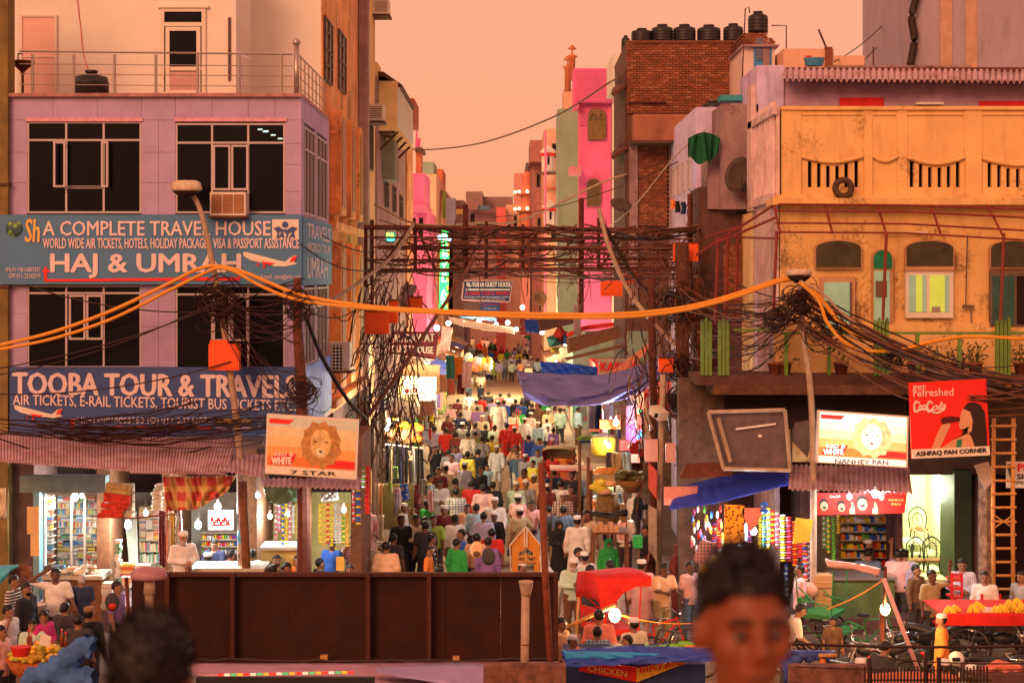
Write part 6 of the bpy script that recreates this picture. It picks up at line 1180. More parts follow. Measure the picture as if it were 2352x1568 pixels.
pq([(2160,1030),(2240,1030),(2232,1005),(2222,990),(2226,978),(2216,984),(2206,986),(2202,976),(2205,965),(2205,955),(2212,938),(2228,945),(2234,965),(2232,990),(2210,1000),(2190,1010)][::1], SK, 'printed_face', 2)
pq([(2140,1030),(2158,1030),(2172,1000),(2184,975),(2178,968),(2166,972),(2155,990)], SK, 'printed_arm', 2); pq([(2166,974),(2205,966),(2205,958),(2186,956),(2166,958),(2160,966)], mat('cola_bottle', (.08,.01,.01), .3), 'printed_bottle', 3); pq([(2196,1030),(2208,1030),(2210,1008),(2198,1010)], mat('print_green', (.02,.2,.1)), 'printed_strap', 3)
MB().pp([(2096,1053),(2274,1045),(2273,1024),(2094,1032)], Yk-.02, .015).obj('name_plate', SGW, S); text('ASHFAQ PAN CORNER', S, 2104,1037,2266,1049,Yk-.028,BLK,.03,sk=-9)
# empty frame
S = T('empty_sign_frame', 'large empty rusty sign box frame tilted before the dark wall', 'sign frame', P(1720,1080,33.8)); m = MB(); GM = mat('dull_panel', dc(120,80,60), .8, nz=.35, sc=3, dirt=.5)
MB().pp([(1660,1072),(1812,1078),(1800,944),(1630,948)], 33.9, .25).obj('back_panel', GM, S)
for a, b in (((1627,946),(1803,941)),((1803,941),(1815,1080)),((1815,1080),(1660,1076)),((1627,946),(1662,1076)),((1650,960),(1678,1060))): MB().tube([P(*a,33.75),P(*b,33.75)], .04, 4).obj('frame_bar', PIPE, S)
MB().tube([P(1690,985,33.8),P(1782,973,33.8)], .02, 5).obj('tube_lamp', CRM, S); MB().pb(1742,998,1750,1004,33.85,.03).obj('socket_plate', CRM, S)
MB().pp([(1560,1100),(1682,1092),(1680,1068),(1640,1062),(1575,1066)], 34.0, .1).obj('rust_sheet', RST, None, 'rusty brown metal sheet left under the empty sign frame', 'metal sheet')
MB().pp([(1525,1160),(1596,1158),(1604,1116),(1525,1118)], 34.6, .05).obj('board', mat('pink_notice', dc(255,140,100), .7, nz=.2, sc=5), None, 'faded pink notice board right of the camera pole', 'sign')
cloth('awning', [(1560,1118),(1660,1092),(1810,1072)], [(1534,1170),(1640,1156),(1812,1112)], 35.2, mat('royal_tarp', (.02,.05,.50), .6, nz=.15, sc=4), 'royal blue tarpaulin awning sloping left of the tin awning', 30, 8, .06, 3, cat='awning', dY=-1.2)
tin([(1815,1068,35.0),(2088,1072,35.0),(2096,1133,33.4),(1812,1124,33.4)], 24, 'rusty corrugated awning right of the blue tarpaulin', amp=.026)
MB().pp([(1818,1010),(1855,1050),(1868,1000),(1862,965),(1826,970)], 34.3, .1).obj('grey_sheet', GM, None, 'bent grey metal sheet between empty frame and lamp pole', 'metal sheet')
S = T('red_banner', 'long red drinks banner with laughing faces hanging over the pan shop', 'banner', P(1976,1182,34.0)); Yb_ = 34
MB().pp([(1868,1182),(2078,1178),(2084,1130),(1874,1132)], Yb_, .03).obj('cloth', RED, S); text('ASHFAQ', S, 2040,1145,2075,1151,Yb_-.008,GLD,.02); text('PAN', S, 2048,1154,2068,1160,Yb_-.008,GLD,.02); text('Coca-Cola', S, 1905,1136,1930,1142,Yb_-.008,SGW,.01,slant=.3)
for x, y, r in ((1893,1160,11),(1933,1163,10),(1981,1156,14)):
    pl = [(x+r*math.cos(-2*PI*i/14), y-r*1.2*math.sin(-2*PI*i/14)) for i in range(14)]; MB().pp([(a-1,b-3) for a,b in pl], Yb_-.008, .004).obj('printed_hair', HD, S); MB().pp([(x+(a-x)*.82, y+2+(b-y)*.8) for a,b in pl], Yb_-.014, .004).obj('printed_face', SK, S)
    MB().pp([(x-r*.4,y+3),(x-r*.2,y+8),(x+r*.3,y+8),(x+r*.45,y+2)], Yb_-.02, .004).obj('printed_mouth', HD, S)
    for s in (-1,1): MB().pp([(x+s*r*.33-1.5,y-3),(x+s*r*.33+1.5,y-3),(x+s*r*.33+1.5,y-4.5),(x+s*r*.33-1.5,y-4.5)], Yb_-.02, .004).obj('printed_eye', HD, S)
for x in (1957,2010): MB().pp([(x-6,1180),(x+7,1180),(x+6,1166),(x+1,1152),(x-2,1153),(x-2,1166),(x-6,1168)], Yb_-.02, .004).obj('printed_thumb', SK, S)
# pan shop
t = T('pan_shop_shelves', 'shelves crowded with boxes and jars inside the pan shop under the red banner', 'shelf', P(1975,1320,36.8)); MB().pb(1872,1180,2066,1325,37.2,.1).obj('back_panel', INT, t); random.seed(61)
for i in range(6): MB().pb(1930,1200+i*20,2062,1202+i*20,36.7,.5).obj('shelf', SHF, t)
for i in range(6):
    x = 1932
    while x < 2056: w = random.uniform(4,11); h = random.uniform(7,15); MB().pb(x,1200+i*20-h,x+w-.6,1200+i*20,36.75,.2).obj('packet', PKC[random.choice((0,1,2,3,5,6,8,8,9))], t); x += w
strip(1915,1188,1300,9,35.3,[5],'green pouch strip at the left of the pan shop'); strip(1903,1186,1270,8,35.4,[5,6],'green and yellow pouch strip at the left of the pan shop'); strip(1893,1186,1260,8,35.5,[8,5],'pale pouch strip at the left of the pan shop'); strip(1926,1182,1225,9,35.4,[6],'yellow pouch strip over the pan shop shelves')
MB().pb(1915,1325,2060,1332,35.0,.9).obj('counter_top', STL, R); MB().pb(1912,1332,2055,1440,35.05,.7).obj('counter_front', mat('mossy_step', (.10,.13,.04), .9, nz=.4, sc=3), R)
for x,y,Y,p_,lb in ((1951,1140,33.6,10,'round bulb hanging before the red banner'),(2010,1133,33.5,24,'bright lamp cluster at the right of the red banner'),(2024,1140,33.5,10,'second lamp of the cluster at the right of the red banner'),(1731,1219,34.2,26,'bright bulb in the stall of hanging toys'),(1625,1205,34.6,14,'bulb among the coloured slippers'),(1415,970,42,70,'bright lamp cluster beside the purple lit doorway'),(1379,1012,43,40,'bulb over the yellow pot stall'),(1398,1022,42,6,'small bulb right of the yellow pot stall')): bulb(x,y,Y,lb,p_,.07 if p_ > 20 else .05)
# lit room
K = T('lit_stair_room', 'brightly lit cream room with staircase seen behind the pan shop', 'room', P(2130,1340,38)); CR2 = mat('room_cream', (.72,.70,.42), .8, nz=.05)
MB().pb(2066,1088,2196,1345,39.3,.1).obj('back_wall', CR2, K); MB().pb(2062,1085,2074,1345,36.3,3).obj('side_wall', CR2, K); MB().pb(2186,1085,2194,1345,36.9,2.3).obj('side_wall', CR2, K); MB().pb(2066,1330,2196,1338,36.2,3).obj('floor', CR2, K); MB().pb(2066,1084,2196,1090,36.3,3).obj('ceiling', CR2, K)
m = MB(); m.pp([(2110,1345),(2192,1345),(2192,1250),(2150,1200),(2110,1160)], 39.1, .1); m.obj('stair_wall', mat('room_white', (.8,.8,.6), .8, nz=.05), K)
for a, b in (((2098,1195),(2150,1238)),((2098,1215),(2150,1258)),((2140,1240),(2180,1275)),((2140,1256),(2180,1290))): MB().tube([P(*a,38),P(*b,38)], .02, 5).obj('handrail', STL, K)
for x, y in ((2098,1195),(2124,1217),(2150,1238),(2180,1275)): MB().tube([P(x,y,38),P(x,y+50,38)], .02, 5).obj('baluster', STL, K)
lamp(P(2130,1120,37.6), 230, (.95,1,.75), .3)
def chair(x, y, Y, label, group='black bentwood cafe chairs in the lit room'):
    t = T('cafe_chair', label, 'chair', P(x,y,Y), group); c = P(x,y,Y); B_ = BLK
    MB().lathe([(.2,.43),(.21,.45),(.2,.47)], c, 12).obj('seat', WOOD, t)
    for a, b in ((-1,-1),(1,-1),(-1,1),(1,1)): MB().tube([c+Vector((a*.16,b*.16,.43)), c+Vector((a*.2,b*.2,0))], .018, 5).obj('leg', B_, t)
    MB().tube(spline([c+Vector((-.19,.17,.45)), c+Vector((-.2,.2,.8)), c+Vector((0,.22,.95)), c+Vector((.2,.2,.8)), c+Vector((.19,.17,.45))]), .018, 5).obj('back_hoop', B_, t); MB().tube(spline([c+Vector((-.1,.18,.45)), c+Vector((-.11,.2,.72)), c+Vector((0,.21,.82)), c+Vector((.11,.2,.72)), c+Vector((.1,.18,.45))]), .013, 5).obj('inner_hoop', B_, t)
chair(2145,1330,37.1,'black bentwood chair nearest the stairs'); chair(2108,1330,37.3,'black bentwood chair left of the other front chair'); chair(2112,1258,38.6,'black bentwood chair behind the white table'); 
for x, y, lb in ((2112,1272,'white table between the bentwood chairs'),(2095,1247,'smaller white table at the back of the lit room')):
    t = T('cafe_table', lb, 'table', P(x,y+60,38)); c = P(x,y,38); MB().pb(x-36,y-4,x+40,y+3,38,.6).obj('tabletop', mat('room_white', (.8,.8,.6)), t); MB().tube([c, c-Vector((0,0,.7))], .03).obj('leg', BLK, t)
# stall of hanging toys
random.seed(71)
def hang(x,y0,y1,w,Y,cols,label,group=None,n=None): return strip(x,y0,y1,w,Y,cols,label,n,group,'goods strip')
hg = 'strings of coloured goods hanging in the toy stall'
for k,(x,y0,y1,w,cl_) in enumerate(((1640,1200,1270,12,[7,3]),(1652,1190,1260,10,[3]),(1700,1200,1280,10,[1,2]),(1712,1200,1290,10,[1,8]),(1722,1195,1260,9,[7,4]),(1746,1180,1260,9,[6,0]),(1756,1180,1260,9,[5,2]),(1765,1165,1260,9,[0,8]),(1775,1170,1250,10,[3,6]),(1785,1175,1260,10,[1,4]),(1798,1180,1290,13,[8,6]),(1812,1185,1290,13,[3,4]),(1826,1195,1300,13,[9,3]),(1838,1215,1280,10,[3]),(1848,1200,1330,11,[2,4,9]),(1860,1190,1330,10,[1,7]),(1806,1295,1380,9,[2,1]),(1850,1270,1340,10,[3,8]))): hang(x,y0,y1,w,34.1+(k%3)*.35,cl_,'string of %s goods in the toy stall, %s'%(['gold','silver','blue','red','pink','green','yellow','purple','white','orange'][cl_[0]],'leftmost one, by the orange cloth' if k == 0 else 'in the left half' if k < 9 else 'in the right half'),hg)
MB().pp([(1663,1248),(1707,1246),(1710,1160),(1664,1158)], 33.9, .02).obj('orange_cloth', mat('orange_motif', (.85,.40,.03), .8, nz=.1, pat='blot', col2=(.30,.06,.01), ps=1.1), None, 'orange cloth with dark motifs hanging under the blue awning', 'cloth')
MB().pp([(1724,1222),(1738,1205),(1750,1178),(1746,1166),(1706,1166),(1704,1178)], 33.9, .03).obj('red_pennant', cl(CLR['coral']), None, 'red pointed pennant hanging beside the orange cloth', 'pennant')
MB().pp([(1822,1248),(1860,1244),(1868,1194),(1828,1188)], 33.8, .02).obj('yellow_card', mat('yellow_card', (.70,.45,.04), .7, nz=.2), None, 'mustard yellow card hanging left of the pan shop', 'card')
t = T('picture_frame', 'pale framed yellow picture standing left behind the big head', 'picture', P(1640,1340,34)); MB().ob(P(1640,1300,34), (.62,.06,.5), Matrix.Rotation(.18,4,'Y')).obj('frame', FRP, t); MB().ob(P(1640,1300,33.96), (.48,.03,.36), Matrix.Rotation(.18,4,'Y')).obj('print', mat('yellow_print', (.75,.45,.03), .7, nz=.5, sc=9), t)
strip(1755,1150,1180,18,33.9,[2],'bright blue folded plastic hanging high in the toy stall',2)
for k in range(40):
    x = random.uniform(1588,1660); y = random.uniform(1165,1265); o = MB().ball(P(x,y,34.4+random.uniform(0,.3)), .055, 7, 0, (.6,.5,1.6)).obj('slipper', PKC[random.choice((8,1,6,3,2,5,4,8))], None, 'bright slipper in the bunch beside the camera pole', 'slipper', 'coloured slippers bunched beside the camera pole', smooth=True); 
t = T('blue_striped_bag', 'blue checked carrier bag hanging below the slippers', 'bag', P(1620,1300,34)); MB().ob(P(1618,1268,34.0), (.32,.12,.5), Matrix.Rotation(.35,4,'Y')).obj('bag_body', cl(CLR['denim'],'plaid',CLR['coral']), t); MB().tube(spline([P(1605,1250,34),P(1606,1235,34),P(1618,1240,34),P(1622,1252,34)]), .01).obj('handle', BLK, t)
for x0,y0,x1,y1,lb in ((1872,1350,1912,1400,'cardboard carton on the step left of the mossy counter'),(1870,1322,1914,1352,'open cardboard carton on top of the other carton')):
    t = T('carton', lb, 'carton', P((x0+x1)/2,y1,33.9)); MB().pb(x0,y0,x1,y1,33.9,.4).obj('box_body', mat('cardboard', (.50,.26,.11), .9, nz=.15), t); MB().pb(x0+2,(y0+y1)/2-1,x1-2,(y0+y1)/2+1,33.895,.01).obj('tape', mat('tape', (.6,.38,.2), .4), t)
MB().lathe([(.05,-.3),(.22,-.25),(.26,.1),(.2,.25),(.05,.3)], P(1842,1385,33.9), 12).obj('plastic_sack', mat('sack_clear', (.18,.15,.17), .3, nz=.6, sc=12), None, 'clear plastic sack of bottles beside the cartons', 'sack', smooth=True)
MB().ball(P(1843,1378-12,33.7), .26, 9, 0, (1.2,.7,.8)); m = MB(); m.ball(P(1850,1357,33.8), .25, 10, 0, (1.1,.7,.8)); m.obj('patterned_bundle', mat('bundle_print', (.7,.3,.2), .5, nz=.5, sc=9), None, 'orange and white patterned bundle above the plastic sack', 'bundle', smooth=True)
# signs by the ladder, ladder
MB().pp([(2262,1123),(2286,1100),(2270,1060),(2238,1068)], 34.0, .04).obj('tilted_board', mat('white_board', (.6,.48,.38), .7, nz=.25, sc=9), None, 'tilted white handwritten board left of the bamboo ladder', 'sign')
S = T('shop_sign', 'white sign with red and black letters at the right edge behind the ladder', 'sign', P(2350,1120,34.6)); MB().pb(2312,1060,2400,1120,34.6,.05).obj('board', SGW, S); text('PHO', S, 2338,1064,2390,1082,34.59,RED,.03); text('SHOP', S, 2336,1088,2392,1100,34.59,BLK,.03); text('SPECIALIST', S, 2330,1104,2398,1111,34.59,BLK,.01); MB().tube([P(2318,1066,34.55),P(2326,1095,34.55)], .06, 6).obj('black_mark', BLK, S)
t = T('bamboo_ladder', 'tall bamboo ladder standing at the right edge', 'ladder', P(2308,1440,33.5)); 
for x in (2283,2328): MB().tube([P(x,960,33.5),P(x-2,1180,33.45),P(x,1400,33.3)], .045, 7).obj('rail', BMB, t, smooth=True)
for k in range(14): y = 978+k*31.2; MB().tube([P(2276,y,33.42),P(2334,y+random.uniform(-1,1),33.42)], .028, 6).obj('rung', BMB, t)
for a, b in (((2286,1184),(2325,1210)),((2325,1184),(2286,1210))): MB().tube([P(*a,33.4),P(*b,33.4)], .015, 5).obj('cross_tie', BMB, t)
MB().tube([P(2262,1070,34.6),P(2262,1440,34.6)], .14, 8).obj('peeling_post', mat('peeling', dc(170,110,70), .9, nz=.7, sc=7), None, 'peeling concrete post left of the bamboo ladder', 'post')
# mid-street stalls
t = T('clothes_rack', 'rack of dark trousers and coats hanging at the left of the street', 'clothes rack', P(930,1130,46)); MB().tube([P(884,1020,46),P(975,1030,46)], .03).obj('rail', STL, t)
for x in (886,973): MB().tube([P(x,1022,46),P(x,1150,46)], .035).obj('upright', STL, t)
for k in range(10):
    x = 889+k*8.6; g_ = MB(); g_.grid(lambda u,v: P(x+8*(u-.4)+v*(3 if k > 5 else 0), 1022+k+82*v, 45.9+.08*math.sin(u*6+k)), 4, 6); g_.obj('trousers', cl(CLR[('black','khaki','dark','black','navy','black','dark','grey','black','black')[k]]), t)
MB().pb(876,1112,950,1215,45.5,.2).obj('curtain', mat('brown_curtain', (.12,.09,.03), .9, nz=.5, sc=6), None, 'brown green curtain hanging below the clothes rack', 'curtain'); 
for k,(x,c) in enumerate(((866,'peach'),(857,'khaki'))): MB().tube([P(x,960,44),P(x+2,1230,44)], .05 if k else .03, 6).obj('stall_pole', PIPE, None, ['slim stall pole left of the clothes rack','second stall pole left of the clothes rack'][k], 'pole')
drape(858,880,1110,1180,44.2,cl(CLR['peach']),'pale pink cloth hanging beside the stall poles',None,'cloth','cloth'); drape(862,882,1182,1240,44.2,cl(CLR['cream']),'second pale cloth below the pale pink one',None,'cloth','cloth')
S = T('light_sign', 'glaring white light panel on the left of the street', 'sign', P(970,902,55)); MB().pb(963,866,1001,898,55,.15).obj('panel', mat('panel_glow', (.95,1,.85), emit=5, nz=0), S); MB().pb(925,864,962,905,55.1,.15).obj('picture_panel', mat('panel_glow2', (.9,.8,.45), emit=1.6, nz=.3, sc=8), S); text('OTO', S, 931,892,958,902,55.05,RED,.06); lamp(P(970,880,53.6), 600, (1,.9,.7), .3)
MB().pb(925,838,1010,905,56.2,.2).obj('pink_wall_board', mat('amber_board', (.7,.36,.14), .7, nz=.3, sc=5), None, 'amber lit hoarding behind the glaring light panel', 'board'); MB().pb(963,900,1000,918,55,.1).obj('pink_board', cl(CLR['pink']), None, 'pink board just below the glaring light panel', 'board')
MB().pb(965,920,995,955,52,.1).obj('listing_board', mat('listing', (.6,.3,.24), .7, nz=.4, sc=9, pat='stripe', col2=(.35,.12,.08), ps=.7), None, 'pink board with rows of writing above the orange goods', 'board'); MB().pb(955,985,990,1010,50,.4).obj('red_board', RED, None, 'red panel at the end of the orange goods stall', 'board')
for k,(x,w,y0,y1,c) in enumerate(((1024,20,816,880,'teal'),(1044,20,820,870,'orange'),(1050,18,860,905,'maroon'),(1028,16,870,905,'coral'),(1062,22,830,890,'pink'),(1010,16,860,900,'peach'))): drape(x,x+w,y0,y1,62-k*.6,cl(CLR[c]),['dark green dress hanging high left of the balloons','bright orange dress hanging beside the green one','maroon cloth under the orange dress','red skirt under the green dress','pale pink long dress hanging nearest the balloons','peach shirt beside the glaring light panel'][k],None,'hanging_dress','dress')
random.seed(81)
for k in range(22):
    o = MB().ball(P(random.uniform(895,968),random.uniform(975,1012),46.5+random.uniform(-.3,.3)), .16, 8, 0, (1.2,.8,.7)).obj('orange_bundle', cl(CLR[random.choice(('orange','peach','yellow'))]), None, 'orange goods bundle in the heap above the clothes rack', 'bundle', 'orange goods heaped above the clothes rack', smooth=True)
for x, y in ((889,985),(898,975),(893,966)): bulb(x,y,45.5,{985:'lowest of three blue white bulbs left of the orange goods',975:'middle of three blue white bulbs left of the orange goods',966:'topmost of three blue white bulbs left of the orange goods'}[y],8,.05,(.7,.8,1),0)
lamp(P(930,985,44.8), 420, (1,.75,.35), .3)  # lamp without a bulb, added to light the crowd by the stall
random.seed(83)
for k in range(13):
    x = 1078+k%6*9+random.uniform(-3,3); y = 842-(k//6)*12+random.uniform(-4,4); c = ['yellow','orange','coral','orange','pink','peach','yellow','coral','pink','sky','yellow','orange','mint'][k]
    t = T('balloon', 'round balloon in the bright bunch held over the far crowd', 'balloon', P(x,y,84), 'balloons in the bright bunch'); MB().ball(P(x,y,84), .24, 10, 0, (1,1,1.12)).obj('skin', mat('balloon_'+c, CLR[c], .25, nz=0), t, smooth=True); MB().tube([P(x,y,84)-Vector((0,0,.27)), P(1105,868,84)], .006, 3).obj('string', WIRE, t)
# right stalls in the street
PRP = mat('purple_glow', (.62,.18,.75), emit=1.3, nz=.2, sc=.6)
S = T('purple_doorway', 'doorway panel glowing pink to violet beside the lamp cluster', 'doorway', P(1450,1015,43)); MB().pb(1426,928,1438,1018,43.2,.1).obj('frame', WOOD, S); MB().pb(1438,932,1460,975,43.3,.1).obj('glow_panel', mat('pink_glow', (.85,.28,.45), emit=1.2, nz=0), S); MB().pb(1438,976,1460,1016,43.3,.1).obj('glow_panel', PRP, S)
S = T('lit_poster', 'narrow lit poster of red, green and blue right of the purple doorway', 'poster', P(1468,1015,42.6)); MB().pb(1462,930,1474,1012,42.6,.08).obj('case', mat('poster_red', (.85,.06,.04), emit=.9, nz=0), S); MB().pb(1464,938,1472,950,42.58,.02).obj('green_patch', NG, S); MB().pb(1463,988,1474,1008,42.58,.02).obj('blue_patch', mat('poster_blue', (.05,.3,1), emit=1.6, nz=0), S); lamp(P(1450,990,41.8), 20, (.8,.3,1), .3)
drape(1350,1368,930,985,45,cl(CLR['grey']),'grey trousers hanging above the yellow pot stall',None,'hanging_trousers','trousers'); drape(1368,1382,930,985,45,cl(CLR['navy']),'dark trousers hanging above the yellow pot stall',None,'hanging_trousers','trousers'); drape(1384,1400,920,985,45,cl(CLR['white'],'blot',CLR['dark']),'black and white patterned cloth above the yellow pot stall',None,'hanging_cloth','cloth')
t = T('food_pot', 'big yellow cooking pot on the lit food stall', 'pot', P(1375,1045,43)); MB().lathe([(.22,-.3),(.32,-.2),(.33,.18),(.28,.21),(.28,.24),(.34,.25)], P(1386,1022,43), 18).obj('pot_body', mat('pot_yellow', (.70,.52,.04), .35, nz=.1), t, smooth=True); MB().lathe([(.34,.25),(.3,.28),(.05,.33)], P(1386,1022,43), 18).obj('lid', STL, t)
def table(x0,x1,y,yg,Y,m,label,d=.9,mt=WOOD,cat='table',name='stall_table'):
    t = T(name, label, cat, P((x0+x1)/2,yg,Y)); MB().pb(x0,y,x1,y+5,Y,d).obj('tabletop', m, t); a, b = P(x0+3,y+5,Y), P(x1-3,yg,Y)
    for X in (a.x, b.x):
        for yy in (Y+.06, Y+d-.06): MB().tube([(X,yy,a.z),(X,yy,0)], .03, 5).obj('leg', mt, t)
    return t
table(1264,1362,1075-72+72,1180,48,PBX,'table of flat breads behind the orange shawled man'); table(1350,1440,1046,1180,44,STL,'metal food stall table with a heap of fried food')
table(1330,1400,1012,1100,46,mat('dark_cloth', (.03,.05,.08)),'dark cloth covered table with green bowls left of the yellow pot'); 
random.seed(85)
for k in range(26): MB().ball(P(random.uniform(1372,1440),random.uniform(1040,1046),44.2+random.uniform(0,.4)), .06, 6, 0, (1.2,1,.6)).obj('fritter', mat('fried', (.7,.3,.08), .6, nz=.4, sc=12), None, 'orange fritter in the heap on the metal food table', 'fritter', 'fritters heaped on the metal food table', smooth=True)
for k in range(8): MB().lathe([(.05,0),(.13,.05),(.14,.055)], P(1332+k*8,1010-(k%2)*4,46), 10).obj('green_bowl', cl(CLR['lime' if k < 5 else 'mint']), None, 'small bowl in the green row left of the yellow pot', 'bowl', 'bowls beside the yellow pot')
for x0,x1,y0,y1,c,lb in ((1424,1446,1012,1034,'red','red box above the metal food table'),(1450,1470,1045,1062,'coral','coral lit box right of the dark jackets'),(1378,1425,965,985,'orange','orange panel beneath the lamp cluster')): MB().pb(x0,y0,x1,y1,42.5,.3).obj('stall_box', cl(CLR[c]), None, lb, 'box')
for k,(x,c) in enumerate(((1396,'dark'),(1410,'khaki'),(1422,'khaki'),(1434,'sky'))): drape(x-4,x+14,1038,1090,41.5-k*.1,cl(CLR[c]),['dark jacket','first khaki jacket','second khaki jacket','pale blue jacket'][k]+' hanging from the stall beside the fried food',None,'hanging_jacket','jacket')
t = T('basket_stand', 'tall round basket stand with yellow cloths and bread on top', 'stand', P(1395,1180,41.5)); MB().lathe([(.30,-1.0),(.31,-.5),(.28,-.1),(.05,-.08)], P(1395,1125,41.5), 16).obj('drum', mat('drum_mesh', (.20,.13,.05), .8, nz=.6, sc=10), t, smooth=True); 
for k,(x,y,c) in enumerate(((1380,1108,'yellow'),(1402,1110,'peach'),(1378,1122,'yellow'),(1388,1128,'peach'),(1370,1118,'yellow'))): MB().ball(P(x,y,41.2), .16, 9, 0, (1.3,.9,.6)).obj('cloth_heap', cl(CLR[c]), t, smooth=True)
t = T('bread_crate', 'open box of bread loaves on top of the basket stand', 'crate', P(1390,1102,41.3)); MB().pb(1368,1088,1412,1104,41.2,.4).obj('box_body', cl(CLR['khaki']), t)
for k in range(7): MB().ob(P(1372+k*7,1083-(k%3)*3,41.4), (.22,.1,.09), Matrix.Rotation(random.uniform(-1,1),4,'Z')).obj('loaf', mat('bread', (.72,.34,.10), .7, nz=.3, sc=9), t)
t = T('herb_basket', 'wide wicker basket heaped with dark greens right of the bread', 'basket', P(1440,1130,41)); MB().lathe([(.12,-.28),(.28,-.1),(.38,.03)], P(1450,1106,41), 16).obj('wicker', mat('wicker', (.28,.13,.04), .8, nz=.5, sc=20), t, smooth=True); m = MB(); [m.ball(P(random.uniform(1422,1480),random.uniform(1082,1100),41+random.uniform(-.3,.3)), .09, 6, 0, (1.6,.8,.5)) for k in range(34)]; m.obj('greens', mat('greens', (.13,.12,.03), .8, nz=.6, sc=12), t, kind='stuff')
cloth('black_cover', [(1358,1172),(1400,1176),(1440,1168)], [(1356,1182),(1400,1190),(1440,1180)], 38.5, BLK, 'shiny black cover stretched on the cart behind the phone man', 14, 5, .05, 1, cat='cover'); table(1360,1445,1222,1330,37,WOOD,'wooden cart with cartons beside the white shirted man',.8)
for k in range(5): MB().pb(1362+k*12,1208-(k%2)*6,1373+k*12,1222,36.9,.3).obj('carton', mat('cardboard', (.5,.26,.11)), None, 'small brown carton in the row on the wooden cart', 'carton', 'cartons on the wooden cart')
MB().pb(1455,1232,1476,1258,36.5,.3).obj('green_crate', cl(CLR['green']), None, 'green plastic crate behind the red rickshaw hood', 'crate')
# ---------------------------------------------------------------- vehicles, carts, foreground
CHR = mat('chrome', (.6,.58,.56), .2, metal=.9, nz=.1); TYR = mat('tyre_rubber', (.02,.018,.018), .8, nz=.3, sc=20); RKR = mat('rickshaw_red', (.62,.018,.012), .8, nz=.3, sc=4); RGN = mat('rickshaw_green', (.03,.20,.05), .5, nz=.2)
def wheel(par, c, R=.34, sp=14, w=.02, name='wheel'):
    m = MB(); M_ = RX; torus(m, c, R, w, M_, 24, 6); o = m.obj(name, TYR, par, smooth=True); m = MB(); torus(m, c, R-.03, .010, M_, 20, 4); c = Vector(c)
    for k in range(sp): a = 2*PI*k/sp; m.tube([c, c+Vector((math.cos(a),0,math.sin(a)))*(R-.03)], .003, 3)
    m.obj('rim', CHR, o, kind='stuff'); MB().tube([c-Vector((0,.05,0)), c+Vector((0,.05,0))], .025, 6).obj('hub', CHR, o); return o
def bicycle(loc, rz, label, mfr=BLK, rick=False):
    t = T('bicycle', label, 'bicycle', (0,0,0)); a, b = Vector((-.52,0,.34)), Vector((.52,0,.34)); s, h, bb = Vector((.18,0,.80)), Vector((-.36,0,.84)), Vector((.08,0,.30))
    m = MB(); [m.tube([p, q], .018, 6) for p, q in ((h,s),(h-Vector((-.02,0,.1)),bb),(s,bb),(bb,b),(s-Vector((0,0,.05)),b),(h,a))]; m.obj('frame', mfr, t)
    wheel(t, a); wheel(t, b); m = MB(); m.ob(s+Vector((.02,0,.12)), (.24,.15,.05)); m.tube([s, s+Vector((0,0,.1))], .014); m.obj('saddle', BLK, t)
    MB().tube(spline([h+Vector((.12,-.28,.16)), h+Vector((-.02,-.22,.17)), h+Vector((-.04,0,.13)), h+Vector((-.02,.22,.17)), h+Vector((.12,.28,.16))]), .013, 6).obj('handlebar', CHR, t, smooth=True)
    m = MB(); torus(m, bb+Vector((0,-.06,0)), .09, .008, RX, 14, 4); m.tube([bb-Vector((0,.1,0)), bb+Vector((.12,-.1,-.1))], .01); m.tube([bb+Vector((0,.1,0)), bb+Vector((-.12,.1,.1))], .01); m.obj('crank', CHR, t, kind='stuff')
    m = MB(); m.box(.28,.62,-.07,.07,.74,.76); m.obj('carrier', mfr, t); t.location = loc; t.rotation_euler = (0,0,rz); return t
